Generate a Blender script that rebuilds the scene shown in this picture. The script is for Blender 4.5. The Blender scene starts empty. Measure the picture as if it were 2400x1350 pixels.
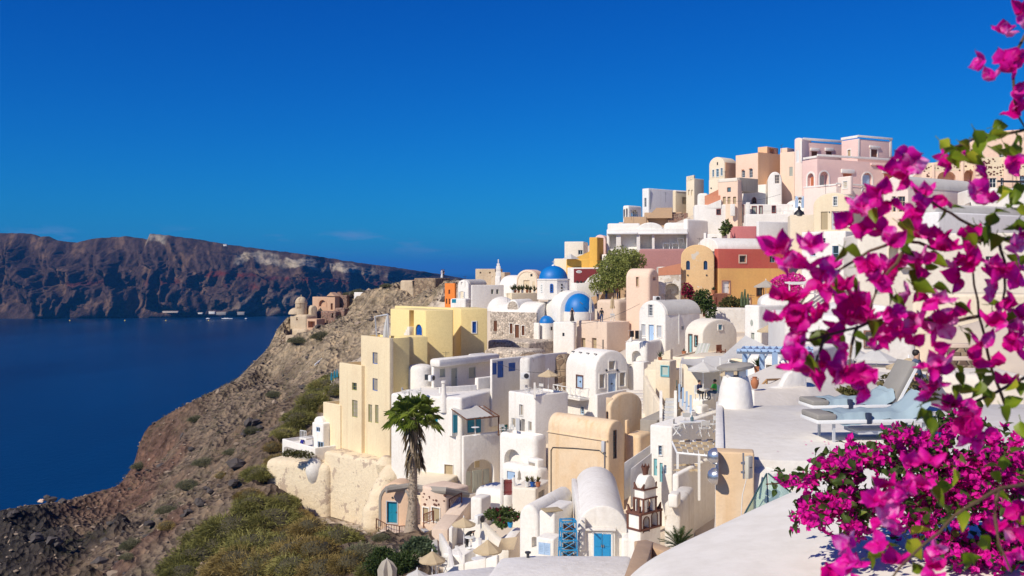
import bpy, bmesh, math, random
import numpy as np
from mathutils import Vector, Matrix, Quaternion
R = math.radians
random.seed(7)
rng = np.random.default_rng(11)
scn = bpy.context.scene
COL = scn.collection
# ------------------------------------------------------------------ camera, sky, sun, exposure
F, HY, CX = 2300.0, 637.0, 1200.0        # focal length in photo pixels, horizon row, centre column (photo 2400 x 1350)
cd = bpy.data.cameras.new('camera'); cam = bpy.data.objects.new('camera', cd); COL.objects.link(cam)
cd.sensor_width = 36.0; cd.lens = 36.0 * F / 2400; cd.shift_y = -(675 - HY) / 2400.0
cd.clip_start = 0.05; cd.clip_end = 200000.0
cd.dof.use_dof = True; cd.dof.focus_distance = 55.0; cd.dof.aperture_fstop = 11.0
cam.location = (0, 0, 0); cam.rotation_euler = (R(90), 0, 0)
scn.camera = cam
SUN_EL = 40.0; SUN_H = Vector((-0.72, -0.69)).normalized()
sun_dir = Vector((SUN_H.x * math.cos(R(SUN_EL)), SUN_H.y * math.cos(R(SUN_EL)), math.sin(R(SUN_EL))))
sl = bpy.data.lights.new('sun', 'SUN'); sl.energy = 4.5; sl.angle = R(0.53); sl.color = (1.0, 0.91, 0.76)
so = bpy.data.objects.new('sun', sl); COL.objects.link(so)
so.rotation_euler = sun_dir.to_track_quat('Z', 'Y').to_euler(); so.location = (0, 0, 300)
world = bpy.data.worlds.new('World'); scn.world = world; world.use_nodes = True
wn, wl = world.node_tree.nodes, world.node_tree.links
bg = wn['Background']; bg.inputs['Strength'].default_value = 0.1
sky = wn.new('ShaderNodeTexSky'); sky.sky_type = 'NISHITA'; sky.sun_disc = False
sky.sun_elevation = R(SUN_EL); sky.sun_rotation = math.atan2(SUN_H.x, SUN_H.y)
sky.altitude = 100; sky.air_density = 1.0; sky.dust_density = 0.3; sky.ozone_density = 4.0
SKY_CURVE = ((0.0030, 2.35), (0.192, 1.42), (0.87, 1.0))
# deep polarised blue: one tone curve per channel over the whole Nishita sky
hs = wn.new('ShaderNodeSeparateColor'); gm = wn.new('ShaderNodeCombineColor'); wl.new(sky.outputs['Color'], hs.inputs[0])
for ch_, (a_, g_) in enumerate(SKY_CURVE):
    pw = wn.new('ShaderNodeMath'); pw.operation = 'POWER'; pw.inputs[1].default_value = g_
    ml = wn.new('ShaderNodeMath'); ml.operation = 'MULTIPLY'; ml.inputs[1].default_value = a_
    wl.new(hs.outputs[ch_], pw.inputs[0]); wl.new(pw.outputs[0], ml.inputs[0]); wl.new(ml.outputs[0], gm.inputs[ch_])
# a low bank of thin cloud just over the horizon, all the way round
tc = wn.new('ShaderNodeTexCoord'); sx = wn.new('ShaderNodeSeparateXYZ'); wl.new(tc.outputs['Generated'], sx.inputs[0])
mp = wn.new('ShaderNodeMapping'); mp.inputs['Scale'].default_value = (16, 16, 75); wl.new(tc.outputs['Generated'], mp.inputs[0])
cn = wn.new('ShaderNodeTexNoise'); cn.inputs['Scale'].default_value = 1.0; cn.inputs['Detail'].default_value = 6; cn.inputs['Roughness'].default_value = 0.55
wl.new(mp.outputs[0], cn.inputs['Vector'])
cr = wn.new('ShaderNodeValToRGB'); cr.color_ramp.elements[0].position = 0.54; cr.color_ramp.elements[1].position = 0.74
wl.new(cn.outputs['Fac'], cr.inputs[0])
br = wn.new('ShaderNodeValToRGB'); e = br.color_ramp.elements
e[0].position = 0.012; e[0].color = (0, 0, 0, 1); e[1].position = 0.028; e[1].color = (1, 1, 1, 1)
for p_, c_ in ((0.034, 0.8), (0.046, 0.0)):
    n_ = e.new(p_); n_.color = (c_, c_, c_, 1)
wl.new(sx.outputs['Z'], br.inputs[0])
cm = wn.new('ShaderNodeMath'); cm.operation = 'MULTIPLY'; wl.new(cr.outputs[0], cm.inputs[0]); wl.new(br.outputs[0], cm.inputs[1])
cm2 = wn.new('ShaderNodeMath'); cm2.operation = 'MULTIPLY'; cm2.inputs[1].default_value = 0.45; wl.new(cm.outputs[0], cm2.inputs[0])
cx = wn.new('ShaderNodeMix'); cx.data_type = 'RGBA'; cx.inputs['B'].default_value = (3.2, 3.4, 5.6, 1)
wl.new(cm2.outputs[0], cx.inputs['Factor']); wl.new(gm.outputs[0], cx.inputs['A'])
wl.new(cx.outputs['Result'], bg.inputs['Color'])
vs = scn.view_settings; vs.view_transform = 'Standard'; vs.look = 'None'; vs.exposure = 0.1; vs.gamma = 1.0
scn.cycles.max_bounces = 8; scn.cycles.diffuse_bounces = 5; scn.cycles.transparent_max_bounces = 12
scn.cycles.use_denoising = True; scn.cycles.volume_bounces = 0; scn.cycles.caustics_reflective = False; scn.cycles.caustics_refractive = False

# ------------------------------------------------------------------ pixel geometry
def P(px, py, Y):
    return Vector(((px - CX) * Y / F, Y, (HY - py) * Y / F))
def on_z(px, py, z):                      # the point seen at that pixel on the level z
    return P(px, py, z * F / (HY - py))

# ------------------------------------------------------------------ materials
MATS = {}
def nodes(name):
    m = bpy.data.materials.new(name); m.use_nodes = True
    return m, m.node_tree.nodes, m.node_tree.links, m.node_tree.nodes['Principled BSDF']
def ramp(n, stops):
    r = n.new('ShaderNodeValToRGB'); e = r.color_ramp.elements
    while len(e) < len(stops): e.new(0.5)
    for k, (p, c) in enumerate(stops):
        e[k].position = p; e[k].color = (*c, 1) if len(c) == 3 else c
    return r
def mixc(n, l, a, b, fac, mode='MIX'):
    m = n.new('ShaderNodeMix'); m.data_type = 'RGBA'; m.blend_type = mode
    for key, val in (('A', a), ('B', b), ('Factor', fac)):
        if isinstance(val, bpy.types.NodeSocket): l.new(val, m.inputs[key])
        elif isinstance(val, (int, float)): m.inputs[key].default_value = val
        else: m.inputs[key].default_value = (*val, 1)
    return m.outputs['Result']
def pos_noise(n, l, scale, detail=4, rough=0.55, stretch=None, vec=None):
    if vec is None:
        g = n.new('ShaderNodeNewGeometry'); vec = g.outputs['Position']
    if stretch:
        mp = n.new('ShaderNodeMapping'); mp.inputs['Scale'].default_value = stretch; l.new(vec, mp.inputs[0]); vec = mp.outputs[0]
    t = n.new('ShaderNodeTexNoise'); t.inputs['Scale'].default_value = scale; t.inputs['Detail'].default_value = detail
    t.inputs['Roughness'].default_value = rough; l.new(vec, t.inputs['Vector'])
    return t.outputs['Fac']
def bump(n, l, b, h, strength, dist):
    bp = n.new('ShaderNodeBump'); bp.inputs['Strength'].default_value = strength; bp.inputs['Distance'].default_value = dist
    l.new(h, bp.inputs['Height']); l.new(bp.outputs[0], b.inputs['Normal'])
def plaster(name, col, stain=None, amt=0.25, peel=None, peel_at=0.62, rough=0.85, bmp=0.2, split=None):
    """painted lime plaster: cloudy tone, vertical weather streaks, optional peeled patches, optional second paint below a level"""
    if name in MATS: return MATS[name]
    m, n, l, b = nodes(name); b.inputs['Roughness'].default_value = rough; b.inputs['Specular IOR Level'].default_value = 0.2
    col = Vector(col); stain = Vector(stain) if stain else col * 0.78
    g = n.new('ShaderNodeNewGeometry'); pos = g.outputs['Position']
    base = tuple(col)
    if split:
        zc, low = split
        s = n.new('ShaderNodeSeparateXYZ'); l.new(pos, s.inputs[0])
        gt = n.new('ShaderNodeMath'); gt.operation = 'GREATER_THAN'; gt.inputs[1].default_value = zc; l.new(s.outputs['Z'], gt.inputs[0])
        base = mixc(n, l, low, base, gt.outputs[0])
    c1 = pos_noise(n, l, 0.35, 6, 0.6, vec=pos)
    r1 = ramp(n, [(0.42, (0, 0, 0)), (0.72, (1, 1, 1))]); l.new(c1, r1.inputs[0])
    c2 = pos_noise(n, l, 1.0, 4, 0.6, (2.2, 2.2, 0.16), pos)
    r2 = ramp(n, [(0.47, (0, 0, 0)), (0.72, (1, 1, 1))]); l.new(c2, r2.inputs[0])
    ad = n.new('ShaderNodeMath'); ad.operation = 'MAXIMUM'; l.new(r1.outputs[0], ad.inputs[0]); l.new(r2.outputs[0], ad.inputs[1])
    mu = n.new('ShaderNodeMath'); mu.operation = 'MULTIPLY'; mu.inputs[1].default_value = amt; l.new(ad.outputs[0], mu.inputs[0])
    out = mixc(n, l, base, tuple(stain), mu.outputs[0])
    c5 = pos_noise(n, l, 5.0, 6, 0.7, vec=pos); r5 = ramp(n, [(0.35, (.9, .89, .87)), (0.6, (1, 1, 1))]); l.new(c5, r5.inputs[0]); out = mixc(n, l, out, r5.outputs[0], 0.8, 'MULTIPLY')
    if peel:
        c3 = pos_noise(n, l, 0.6, 9, 0.66, vec=pos)
        r3 = ramp(n, [(peel_at, (0, 0, 0)), (peel_at + 0.02, (1, 1, 1))]); l.new(c3, r3.inputs[0])
        out = mixc(n, l, out, peel, r3.outputs[0])
    l.new(out, b.inputs['Base Color'])
    h = pos_noise(n, l, 2.6, 6, 0.65, vec=pos); bump(n, l, b, h, bmp, 0.12)
    MATS[name] = m; return m
def paint(name, col, rough=0.5, metal=0.0, var=0.15):
    if name in MATS: return MATS[name]
    m, n, l, b = nodes(name); b.inputs['Roughness'].default_value = rough; b.inputs['Metallic'].default_value = metal
    f = pos_noise(n, l, 6.0, 4)
    mu = n.new('ShaderNodeMath'); mu.operation = 'MULTIPLY'; mu.inputs[1].default_value = var * 2; l.new(f, mu.inputs[0])
    l.new(mixc(n, l, col, tuple(0.55 * c for c in col), mu.outputs[0]), b.inputs['Base Color'])
    MATS[name] = m; return m
def glass_dark(name, col=(0.02, 0.025, 0.03), rough=0.08):
    if name in MATS: return MATS[name]
    m, n, l, b = nodes(name); b.inputs['Roughness'].default_value = rough; b.inputs['Specular IOR Level'].default_value = 0.6
    l.new(mixc(n, l, col, tuple(2.2 * c for c in col), pos_noise(n, l, 2.0)), b.inputs['Base Color'])
    MATS[name] = m; return m
def cloth(name, col, trans=0.25, rough=0.9):
    if name in MATS: return MATS[name]
    m, n, l, b = nodes(name); b.inputs['Roughness'].default_value = rough; b.inputs['Specular IOR Level'].default_value = 0.1
    c = mixc(n, l, col, tuple(0.8 * x for x in col), pos_noise(n, l, 3.0, 5))
    l.new(c, b.inputs['Base Color'])
    tr = n.new('ShaderNodeBsdfTranslucent'); l.new(c, tr.inputs['Color'])
    mx = n.new('ShaderNodeMixShader'); mx.inputs[0].default_value = trans
    l.new(b.outputs[0], mx.inputs[1]); l.new(tr.outputs[0], mx.inputs[2]); l.new(mx.outputs[0], n['Material Output'].inputs['Surface'])
    w = pos_noise(n, l, 9.0, 5, 0.6); bump(n, l, b, w, 0.3, 0.03)
    MATS[name] = m; return m
def leafy(name, c1, c2, c3=None, trans=0.35, rough=0.55, scale=4.0):
    if name in MATS: return MATS[name]
    m, n, l, b = nodes(name); b.inputs['Roughness'].default_value = rough; b.inputs['Specular IOR Level'].default_value = 0.25
    oi = n.new('ShaderNodeObjectInfo')
    f = pos_noise(n, l, scale, 3)
    ad = n.new('ShaderNodeMath'); ad.operation = 'ADD'; l.new(f, ad.inputs[0])
    sc_ = n.new('ShaderNodeMath'); sc_.operation = 'MULTIPLY_ADD'; sc_.inputs[1].default_value = 0.5; sc_.inputs[2].default_value = -0.25
    l.new(oi.outputs['Random'], sc_.inputs[0]); l.new(sc_.outputs[0], ad.inputs[1])
    stops = [(0.3, c1), (0.65, c2)] + ([(0.85, c3)] if c3 else [])
    r = ramp(n, stops); l.new(ad.outputs[0], r.inputs[0]); l.new(r.outputs[0], b.inputs['Base Color'])
    tr = n.new('ShaderNodeBsdfTranslucent'); l.new(r.outputs[0], tr.inputs['Color'])
    mx = n.new('ShaderNodeMixShader'); mx.inputs[0].default_value = trans
    l.new(b.outputs[0], mx.inputs[1]); l.new(tr.outputs[0], mx.inputs[2]); l.new(mx.outputs[0], n['Material Output'].inputs['Surface'])
    MATS[name] = m; return m
def stone_mat(name, stone, dark, mortar, scale, bmp=1.0):
    if name in MATS: return MATS[name]
    m, n, l, b = nodes(name); b.inputs['Roughness'].default_value = 0.95; b.inputs['Specular IOR Level'].default_value = 0.1
    g = n.new('ShaderNodeNewGeometry')
    v = n.new('ShaderNodeTexVoronoi'); v.feature = 'DISTANCE_TO_EDGE'; v.inputs['Scale'].default_value = scale
    v2 = n.new('ShaderNodeTexVoronoi'); v2.inputs['Scale'].default_value = scale
    for t in (v, v2): l.new(g.outputs['Position'], t.inputs['Vector'])
    rc = ramp(n, [(0.0, dark), (0.5, stone), (1.0, tuple(min(1, 1.35 * c) for c in stone))])
    s = n.new('ShaderNodeSeparateColor'); l.new(v2.outputs['Color'], s.inputs[0]); l.new(s.outputs[0], rc.inputs[0])
    e = ramp(n, [(0.03, (0, 0, 0)), (0.1, (1, 1, 1))]); l.new(v.outputs['Distance'], e.inputs[0])
    c = mixc(n, l, mortar, rc.outputs[0], e.outputs[0])
    sm_ = n.new('ShaderNodeMath'); sm_.operation = 'MULTIPLY'; sm_.inputs[1].default_value = .5; l.new(pos_noise(n, l, 0.8, 5), sm_.inputs[0]); c = mixc(n, l, c, tuple(0.6 * x for x in stone), sm_.outputs[0], 'MIX')
    l.new(c, b.inputs['Base Color']); bump(n, l, b, e.outputs[0], bmp, 0.08)
    MATS[name] = m; return m

W = plaster('whitewash', (0.84, 0.81, 0.76), (0.62, 0.57, 0.50), 0.42, bmp=.3)
W2 = plaster('whitewash_warm', (0.80, 0.74, 0.64), (0.62, 0.54, 0.44), 0.3)
WOLD = plaster('whitewash_old', (0.76, 0.73, 0.68), (0.45, 0.36, 0.28), 0.55, peel=(0.40, 0.32, 0.25), peel_at=0.66, bmp=0.6)
CREAM = plaster('cream_plaster', (0.78, 0.66, 0.47), (0.66, 0.5, 0.32), 0.3)
PALE = plaster('pale_cream_plaster', (0.80, 0.70, 0.54), (0.68, 0.55, 0.38), 0.3)
YEL = plaster('yellow_plaster', (0.88, 0.71, 0.34), (0.82, 0.64, 0.29), 0.2, bmp=0.15)
YCR = plaster('weathered_cream_plaster', (0.82, 0.69, 0.46), (0.66, 0.5, 0.32), 0.5)
PEACH = plaster('peach_plaster', (0.83, 0.62, 0.48), (0.75, 0.52, 0.38), 0.35)
ORANGE = plaster('orange_plaster', (0.80, 0.50, 0.30), (0.72, 0.42, 0.24), 0.35)
HOTOR = plaster('bright_orange_plaster', (0.80, 0.24, 0.05), (0.66, 0.18, 0.04), 0.25)
SALMON = plaster('salmon_plaster', (0.62, 0.27, 0.16), (0.5, 0.21, 0.13), 0.3)
PINK = plaster('pink_plaster', (0.79, 0.57, 0.52), (0.72, 0.48, 0.43), 0.35)
PINKL = plaster('pale_pink_plaster', (0.83, 0.69, 0.62), (0.75, 0.6, 0.52), 0.35)
ROSE = plaster('rose_plaster', (0.55, 0.19, 0.19), (0.42, 0.14, 0.14), 0.4)
DROSE = plaster('dusky_rose_plaster', (0.42, 0.21, 0.20), (0.32, 0.16, 0.15), 0.4)
RED = plaster('brick_red_plaster', (0.52, 0.11, 0.09), (0.42, 0.09, 0.08), 0.4)
MAROON = plaster('maroon_plaster', (0.22, 0.04, 0.045), (0.16, 0.03, 0.03), 0.3)
OCHRE = plaster('ochre_plaster', (0.78, 0.47, 0.17), (0.64, 0.34, 0.1), 0.45)
MUST = plaster('mustard_plaster', (0.74, 0.43, 0.09), (0.6, 0.33, 0.07), 0.4)
OCHOLD = plaster('worn_ochre_plaster', (0.74, 0.50, 0.26), (0.58, 0.38, 0.2), 0.5, peel=(0.62, 0.55, 0.45), peel_at=0.6)
TAN = plaster('tan_plaster', (0.78, 0.61, 0.42), (0.68, 0.42, 0.19), 0.6)
TAN2 = plaster('brown_tan_plaster', (0.52, 0.36, 0.23), (0.46, 0.31, 0.2), 0.3)
BEIGE = plaster('beige_plaster', (0.70, 0.56, 0.45), (0.6, 0.47, 0.37), 0.35)
NEUTW = plaster('neutral_white_plaster', (0.79, 0.78, 0.77), (0.64, 0.62, 0.6), 0.4)  # plain neutral white; the pigment itself holds no lavender
GREYP = plaster('grey_cement_plaster', (0.36, 0.33, 0.29), (0.26, 0.23, 0.2), 0.5)
VGREY = plaster('grey_vault_plaster', (0.60, 0.58, 0.54), (0.45, 0.42, 0.38), 0.55)
PEEL = plaster('peeling_cream_plaster', (0.78, 0.66, 0.47), (0.62, 0.5, 0.36), 0.5, peel=(0.47, 0.37, 0.28), peel_at=0.555, bmp=0.9)
RUIN = plaster('ruin_plaster', (0.60, 0.48, 0.34), (0.42, 0.31, 0.2), 0.6, peel=(0.34, 0.24, 0.16), peel_at=0.6, bmp=0.9)
RUINP = plaster('ruin_peach_plaster', (0.62, 0.40, 0.27), (0.48, 0.28, 0.18), 0.5, peel=(0.4, 0.3, 0.22), peel_at=0.62)
PEARCH = plaster('peeled_arch_plaster', (0.66, 0.58, 0.47), (0.36, 0.3, 0.24), 0.7, peel=(0.74, 0.7, 0.62), peel_at=0.5, bmp=0.8)
STONE = stone_mat('rubble_stone', (0.66, 0.56, 0.46), (0.24, 0.19, 0.16), (0.70, 0.62, 0.52), 3.2)
STONEB = stone_mat('brown_rubble_stone', (0.33, 0.24, 0.16), (0.14, 0.09, 0.07), (0.36, 0.28, 0.2), 1.6)
STONER = stone_mat('red_rubble_stone', (0.30, 0.17, 0.13), (0.12, 0.07, 0.06), (0.48, 0.38, 0.3), 2.5)
BLUED = paint('dome_blue', (0.0, 0.17, 0.52), 0.5, var=0.12)
BLUE = paint('royal_blue', (0.004, 0.09, 0.40), 0.45)
SKYB = paint('bright_blue', (0.02, 0.30, 0.62), 0.45)
PBLUE = paint('pale_blue', (0.40, 0.55, 0.75), 0.5)
TURQ = paint('turquoise', (0.01, 0.24, 0.36), 0.45)
LTURQ = paint('light_turquoise', (0.22, 0.50, 0.55), 0.5)
GREEN = paint('olive_green_paint', (0.28, 0.30, 0.09), 0.5)
GREYG = paint('grey_green_paint', (0.42, 0.44, 0.38), 0.5)
WHITEP = paint('white_paint', (0.80, 0.80, 0.78), 0.4, var=0.06)
GREYW = paint('light_grey_paint', (0.55, 0.56, 0.58), 0.5)
BROWN = paint('brown_wood', (0.15, 0.055, 0.025), 0.6)
RUST = paint('rust_wood', (0.22, 0.07, 0.03), 0.6)
WOOD = paint('honey_wood', (0.36, 0.2, 0.08), 0.6)
TANW = paint('sun_blind', (0.42, 0.33, 0.2), 0.8)
ORDOOR = paint('terracotta_door', (0.5, 0.15, 0.06), 0.6)
TERRA = paint('terracotta_pot', (0.48, 0.18, 0.08), 0.8)
TRIMBR = plaster('dark_red_stone_trim', (0.17, 0.075, 0.055), (0.1, 0.05, 0.04), 0.5, bmp=0.8)
TRIMRED = stone_mat('red_trim_stone', (0.36, 0.16, 0.12), (0.2, 0.08, 0.06), (0.6, 0.5, 0.4), 9)
METAL = paint('grey_metal', (0.4, 0.4, 0.42), 0.35, 0.7)
DARKM = paint('dark_metal', (0.04, 0.04, 0.045), 0.5)
BLACK = paint('black_plastic', (0.012, 0.012, 0.015), 0.5)
GLASS = glass_dark('window_glass')
GLASSB = glass_dark('bluish_window_glass', (0.06, 0.1, 0.12))
CURT = glass_dark('curtained_glass', (0.22, 0.19, 0.15), 0.25)
DARK = paint('dark_interior', (0.018, 0.015, 0.013), 0.9)
CANV = cloth('cream_canvas', (0.72, 0.58, 0.38), 0.3)
CANW = cloth('white_canvas', (0.78, 0.77, 0.74), 0.3)
CANG = cloth('greyish_canvas', (0.55, 0.50, 0.43), 0.25)
BELL = paint('bronze_green', (0.05, 0.09, 0.06), 0.5, 0.4)

# ------------------------------------------------------------------ mesh building
class Fr:                                  # a local frame: r right, n outward, u up
    def __init__(s, o=(0, 0, 0), r=(1, 0, 0), n=(0, -1, 0), u=(0, 0, 1)):
        s.o, s.r, s.n, s.u = Vector(o), Vector(r), Vector(n), Vector(u)
    def __call__(s, a, b, c): return s.o + s.r * a + s.n * b + s.u * c
    def at(s, a, b, c): return Fr(s(a, b, c), s.r, s.n, s.u)
def yawfr(o, deg):                         # r turned by deg about z
    c, s_ = math.cos(R(deg)), math.sin(R(deg))
    return Fr(o, (c, s_, 0), (s_, -c, 0))
ID = Fr((0, 0, 0), (1, 0, 0), (0, 1, 0))
BOXF = [(0, 1, 2, 3), (7, 6, 5, 4), (0, 4, 5, 1), (1, 5, 6, 2), (2, 6, 7, 3), (3, 7, 4, 0)]
class MB:
    def __init__(s): s.v, s.f, s.m = [], [], []
    def add(s, vs, fs, mi=0):
        o = len(s.v); s.v += [tuple(x) for x in vs]; s.f += [[i + o for i in f] for f in fs]; s.m += [mi] * len(fs); return s
    def box(s, c, h, fr=ID, mi=0, taper=1.0):
        vs = []
        for k in (-1, 1):
            t = 1.0 if k < 0 else taper
            for a, b in ((-1, -1), (1, -1), (1, 1), (-1, 1)):
                vs.append(fr(c[0] + a * h[0] * t, c[1] + b * h[1] * t, c[2] + k * h[2]))
        return s.add(vs, BOXF, mi)
    def prism(s, poly, d0, d1, fr=ID, mi=0):       # poly in (r,u), extruded along n
        n = len(poly)
        vs = [fr(a, d0, c) for a, c in poly] + [fr(a, d1, c) for a, c in poly]
        fs = [list(range(n)), list(range(2 * n - 1, n - 1, -1))] + [[i, i + n, (i + 1) % n + n, (i + 1) % n] for i in range(n)]
        return s.add(vs, fs, mi)
    def plan(s, poly, z0, z1, mi=0):               # footprint polygon in world xy
        n = len(poly)
        vs = [(a, b, z0) for a, b in poly] + [(a, b, z1) for a, b in poly]
        fs = [list(range(n - 1, -1, -1)), list(range(n, 2 * n))] + [[i, (i + 1) % n, (i + 1) % n + n, i + n] for i in range(n)]
        return s.add(vs, fs, mi)
    def tube(s, pts, r, n=6, r2=None, cap=True, mi=0):
        pts = [Vector(p) for p in pts]; k = len(pts); vs, fs = [], []
        r2 = r if r2 is None else r2
        for i, p in enumerate(pts):
            d = (pts[min(i + 1, k - 1)] - pts[max(i - 1, 0)]); d = d.normalized() if d.length > 1e-9 else Vector((0, 0, 1))
            a = d.cross(Vector((0, 0, 1)) if abs(d.z) < 0.9 else Vector((1, 0, 0))).normalized(); b = d.cross(a)
            rr = r[i] if isinstance(r, (list, tuple)) else r + (r2 - r) * i / max(1, k - 1)
            vs += [p + (a * math.cos(t) + b * math.sin(t)) * rr for t in (2 * math.pi * q / n for q in range(n))]
        for i in range(k - 1):
            fs += [[i * n + q, i * n + (q + 1) % n, (i + 1) * n + (q + 1) % n, (i + 1) * n + q] for q in range(n)]
        if cap: fs += [list(range(n - 1, -1, -1)), list(range((k - 1) * n, k * n))]
        return s.add(vs, fs, mi)
    def lathe(s, prof, c=(0, 0, 0), n=20, a0=0.0, a1=2 * math.pi, fr=None, sy=1.0, mi=0):
        full = a1 - a0 > 6.28; m = n if full else n + 1; vs, fs = [], []
        c = Vector(c)
        for r_, z in prof:
            for q in range(m):
                t = a0 + (a1 - a0) * q / n
                p = (r_ * math.cos(t), r_ * math.sin(t) * sy, z)
                vs.append(fr(*p) if fr else c + Vector(p))
        k = len(prof)
        for i in range(k - 1):
            for q in range(n):
                w = (q + 1) % m
                fs.append([i * m + q, i * m + w, (i + 1) * m + w, (i + 1) * m + q])
        if full:
            fs += [list(range(m - 1, -1, -1)), list(range((k - 1) * m, k * m))]
        return s.add(vs, fs, mi)
    def mesh(s, name, loc=(0, 0, 0)):
        me = bpy.data.meshes.new(name)
        l = Vector(loc); me.from_pydata([(a - l.x, b - l.y, c - l.z) for a, b, c in s.v], [], s.f)
        if any(s.m): me.polygons.foreach_set('material_index', s.m)
        return me
    def build(s, name, mat, parent=None, bev=0.0, seg=2, ang=38, loc=None, weld=False):
        l = ORG.get(parent.name, Vector()) if parent else Vector(loc or (0, 0, 0))
        me = s.mesh(name, l)
        bm = bmesh.new(); bm.from_mesh(me)
        if weld: bmesh.ops.remove_doubles(bm, verts=bm.verts, dist=1e-4)
        bmesh.ops.recalc_face_normals(bm, faces=bm.faces)
        if bev > 0:
            es = [e_ for e_ in bm.edges if len(e_.link_faces) == 2 and e_.calc_face_angle(0) > R(45)]
            bmesh.ops.bevel(bm, geom=es, offset=bev, segments=seg, affect='EDGES', profile=0.5, clamp_overlap=True)
        bm.to_mesh(me); bm.free()
        finish_mesh(me, ang)
        o = bpy.data.objects.new(name, me); COL.objects.link(o)
        for mm in (mat if isinstance(mat, (list, tuple)) else [mat]): me.materials.append(mm)
        o.parent = parent
        if parent is None: o.location = l
        ORG[o.name] = l
        return o
def finish_mesh(me, ang=38):
    me.polygons.foreach_set('use_smooth', [True] * len(me.polygons))
    me.set_sharp_from_angle(angle=R(ang)); me.update()
ORG = {}
def tag(o, label, cat=None, group=None, kind=None):
    if label: o['label'] = label
    if cat: o['category'] = cat
    if group: o['group'] = group
    if kind: o['kind'] = kind
    return o
def thing(name, label, cat, loc=(0, 0, 0), group=None):
    o = bpy.data.objects.new(name, None); COL.objects.link(o); o.location = loc; o.empty_display_size = 0.3
    ORG[o.name] = Vector(loc); return tag(o, label, cat, group, 'thing')
def copy_tree(root, label=None, loc=None, rotz=None, scale=None, group=None):
    """a copy of a thing with copies of its parts and sub-parts"""
    def cp(o, par):
        c = o.copy(); COL.objects.link(c); c.parent = par
        for ch in KIDS[o.name]: cp(ch, c)
        return c
    c = cp(root, None)
    if label: c['label'] = label
    if group: c['group'] = group
    if loc is not None: c.location = loc
    if rotz is not None: c.rotation_euler = (0, 0, R(rotz))
    if scale is not None: c.scale = (scale, scale, scale) if isinstance(scale, (int, float)) else scale
    return c
KIDS = {}
def remember(root):
    allk = {}
    for o in COL.objects:
        if o.parent: allk.setdefault(o.parent.name, []).append(o)
    def walk(o):
        KIDS[o.name] = allk.get(o.name, [])
        for c in KIDS[o.name]: walk(c)
    walk(root); return root
def proto(root, spots):
    """spots: (label, loc, rotz, scale); the first spot takes the prototype itself, the others are copies"""
    remember(root); out = []
    for k, (lb, loc, rz, scl) in enumerate(spots):
        if k == 0: continue
        out.append(copy_tree(root, lb, loc, rz, scl))
    lb, loc, rz, scl = spots[0]
    root['label'] = lb; root.location = loc; root.rotation_euler = (0, 0, R(rz)); root.scale = (scl, scl, scl) if isinstance(scl, (int, float)) else scl
    return [root] + out

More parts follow.
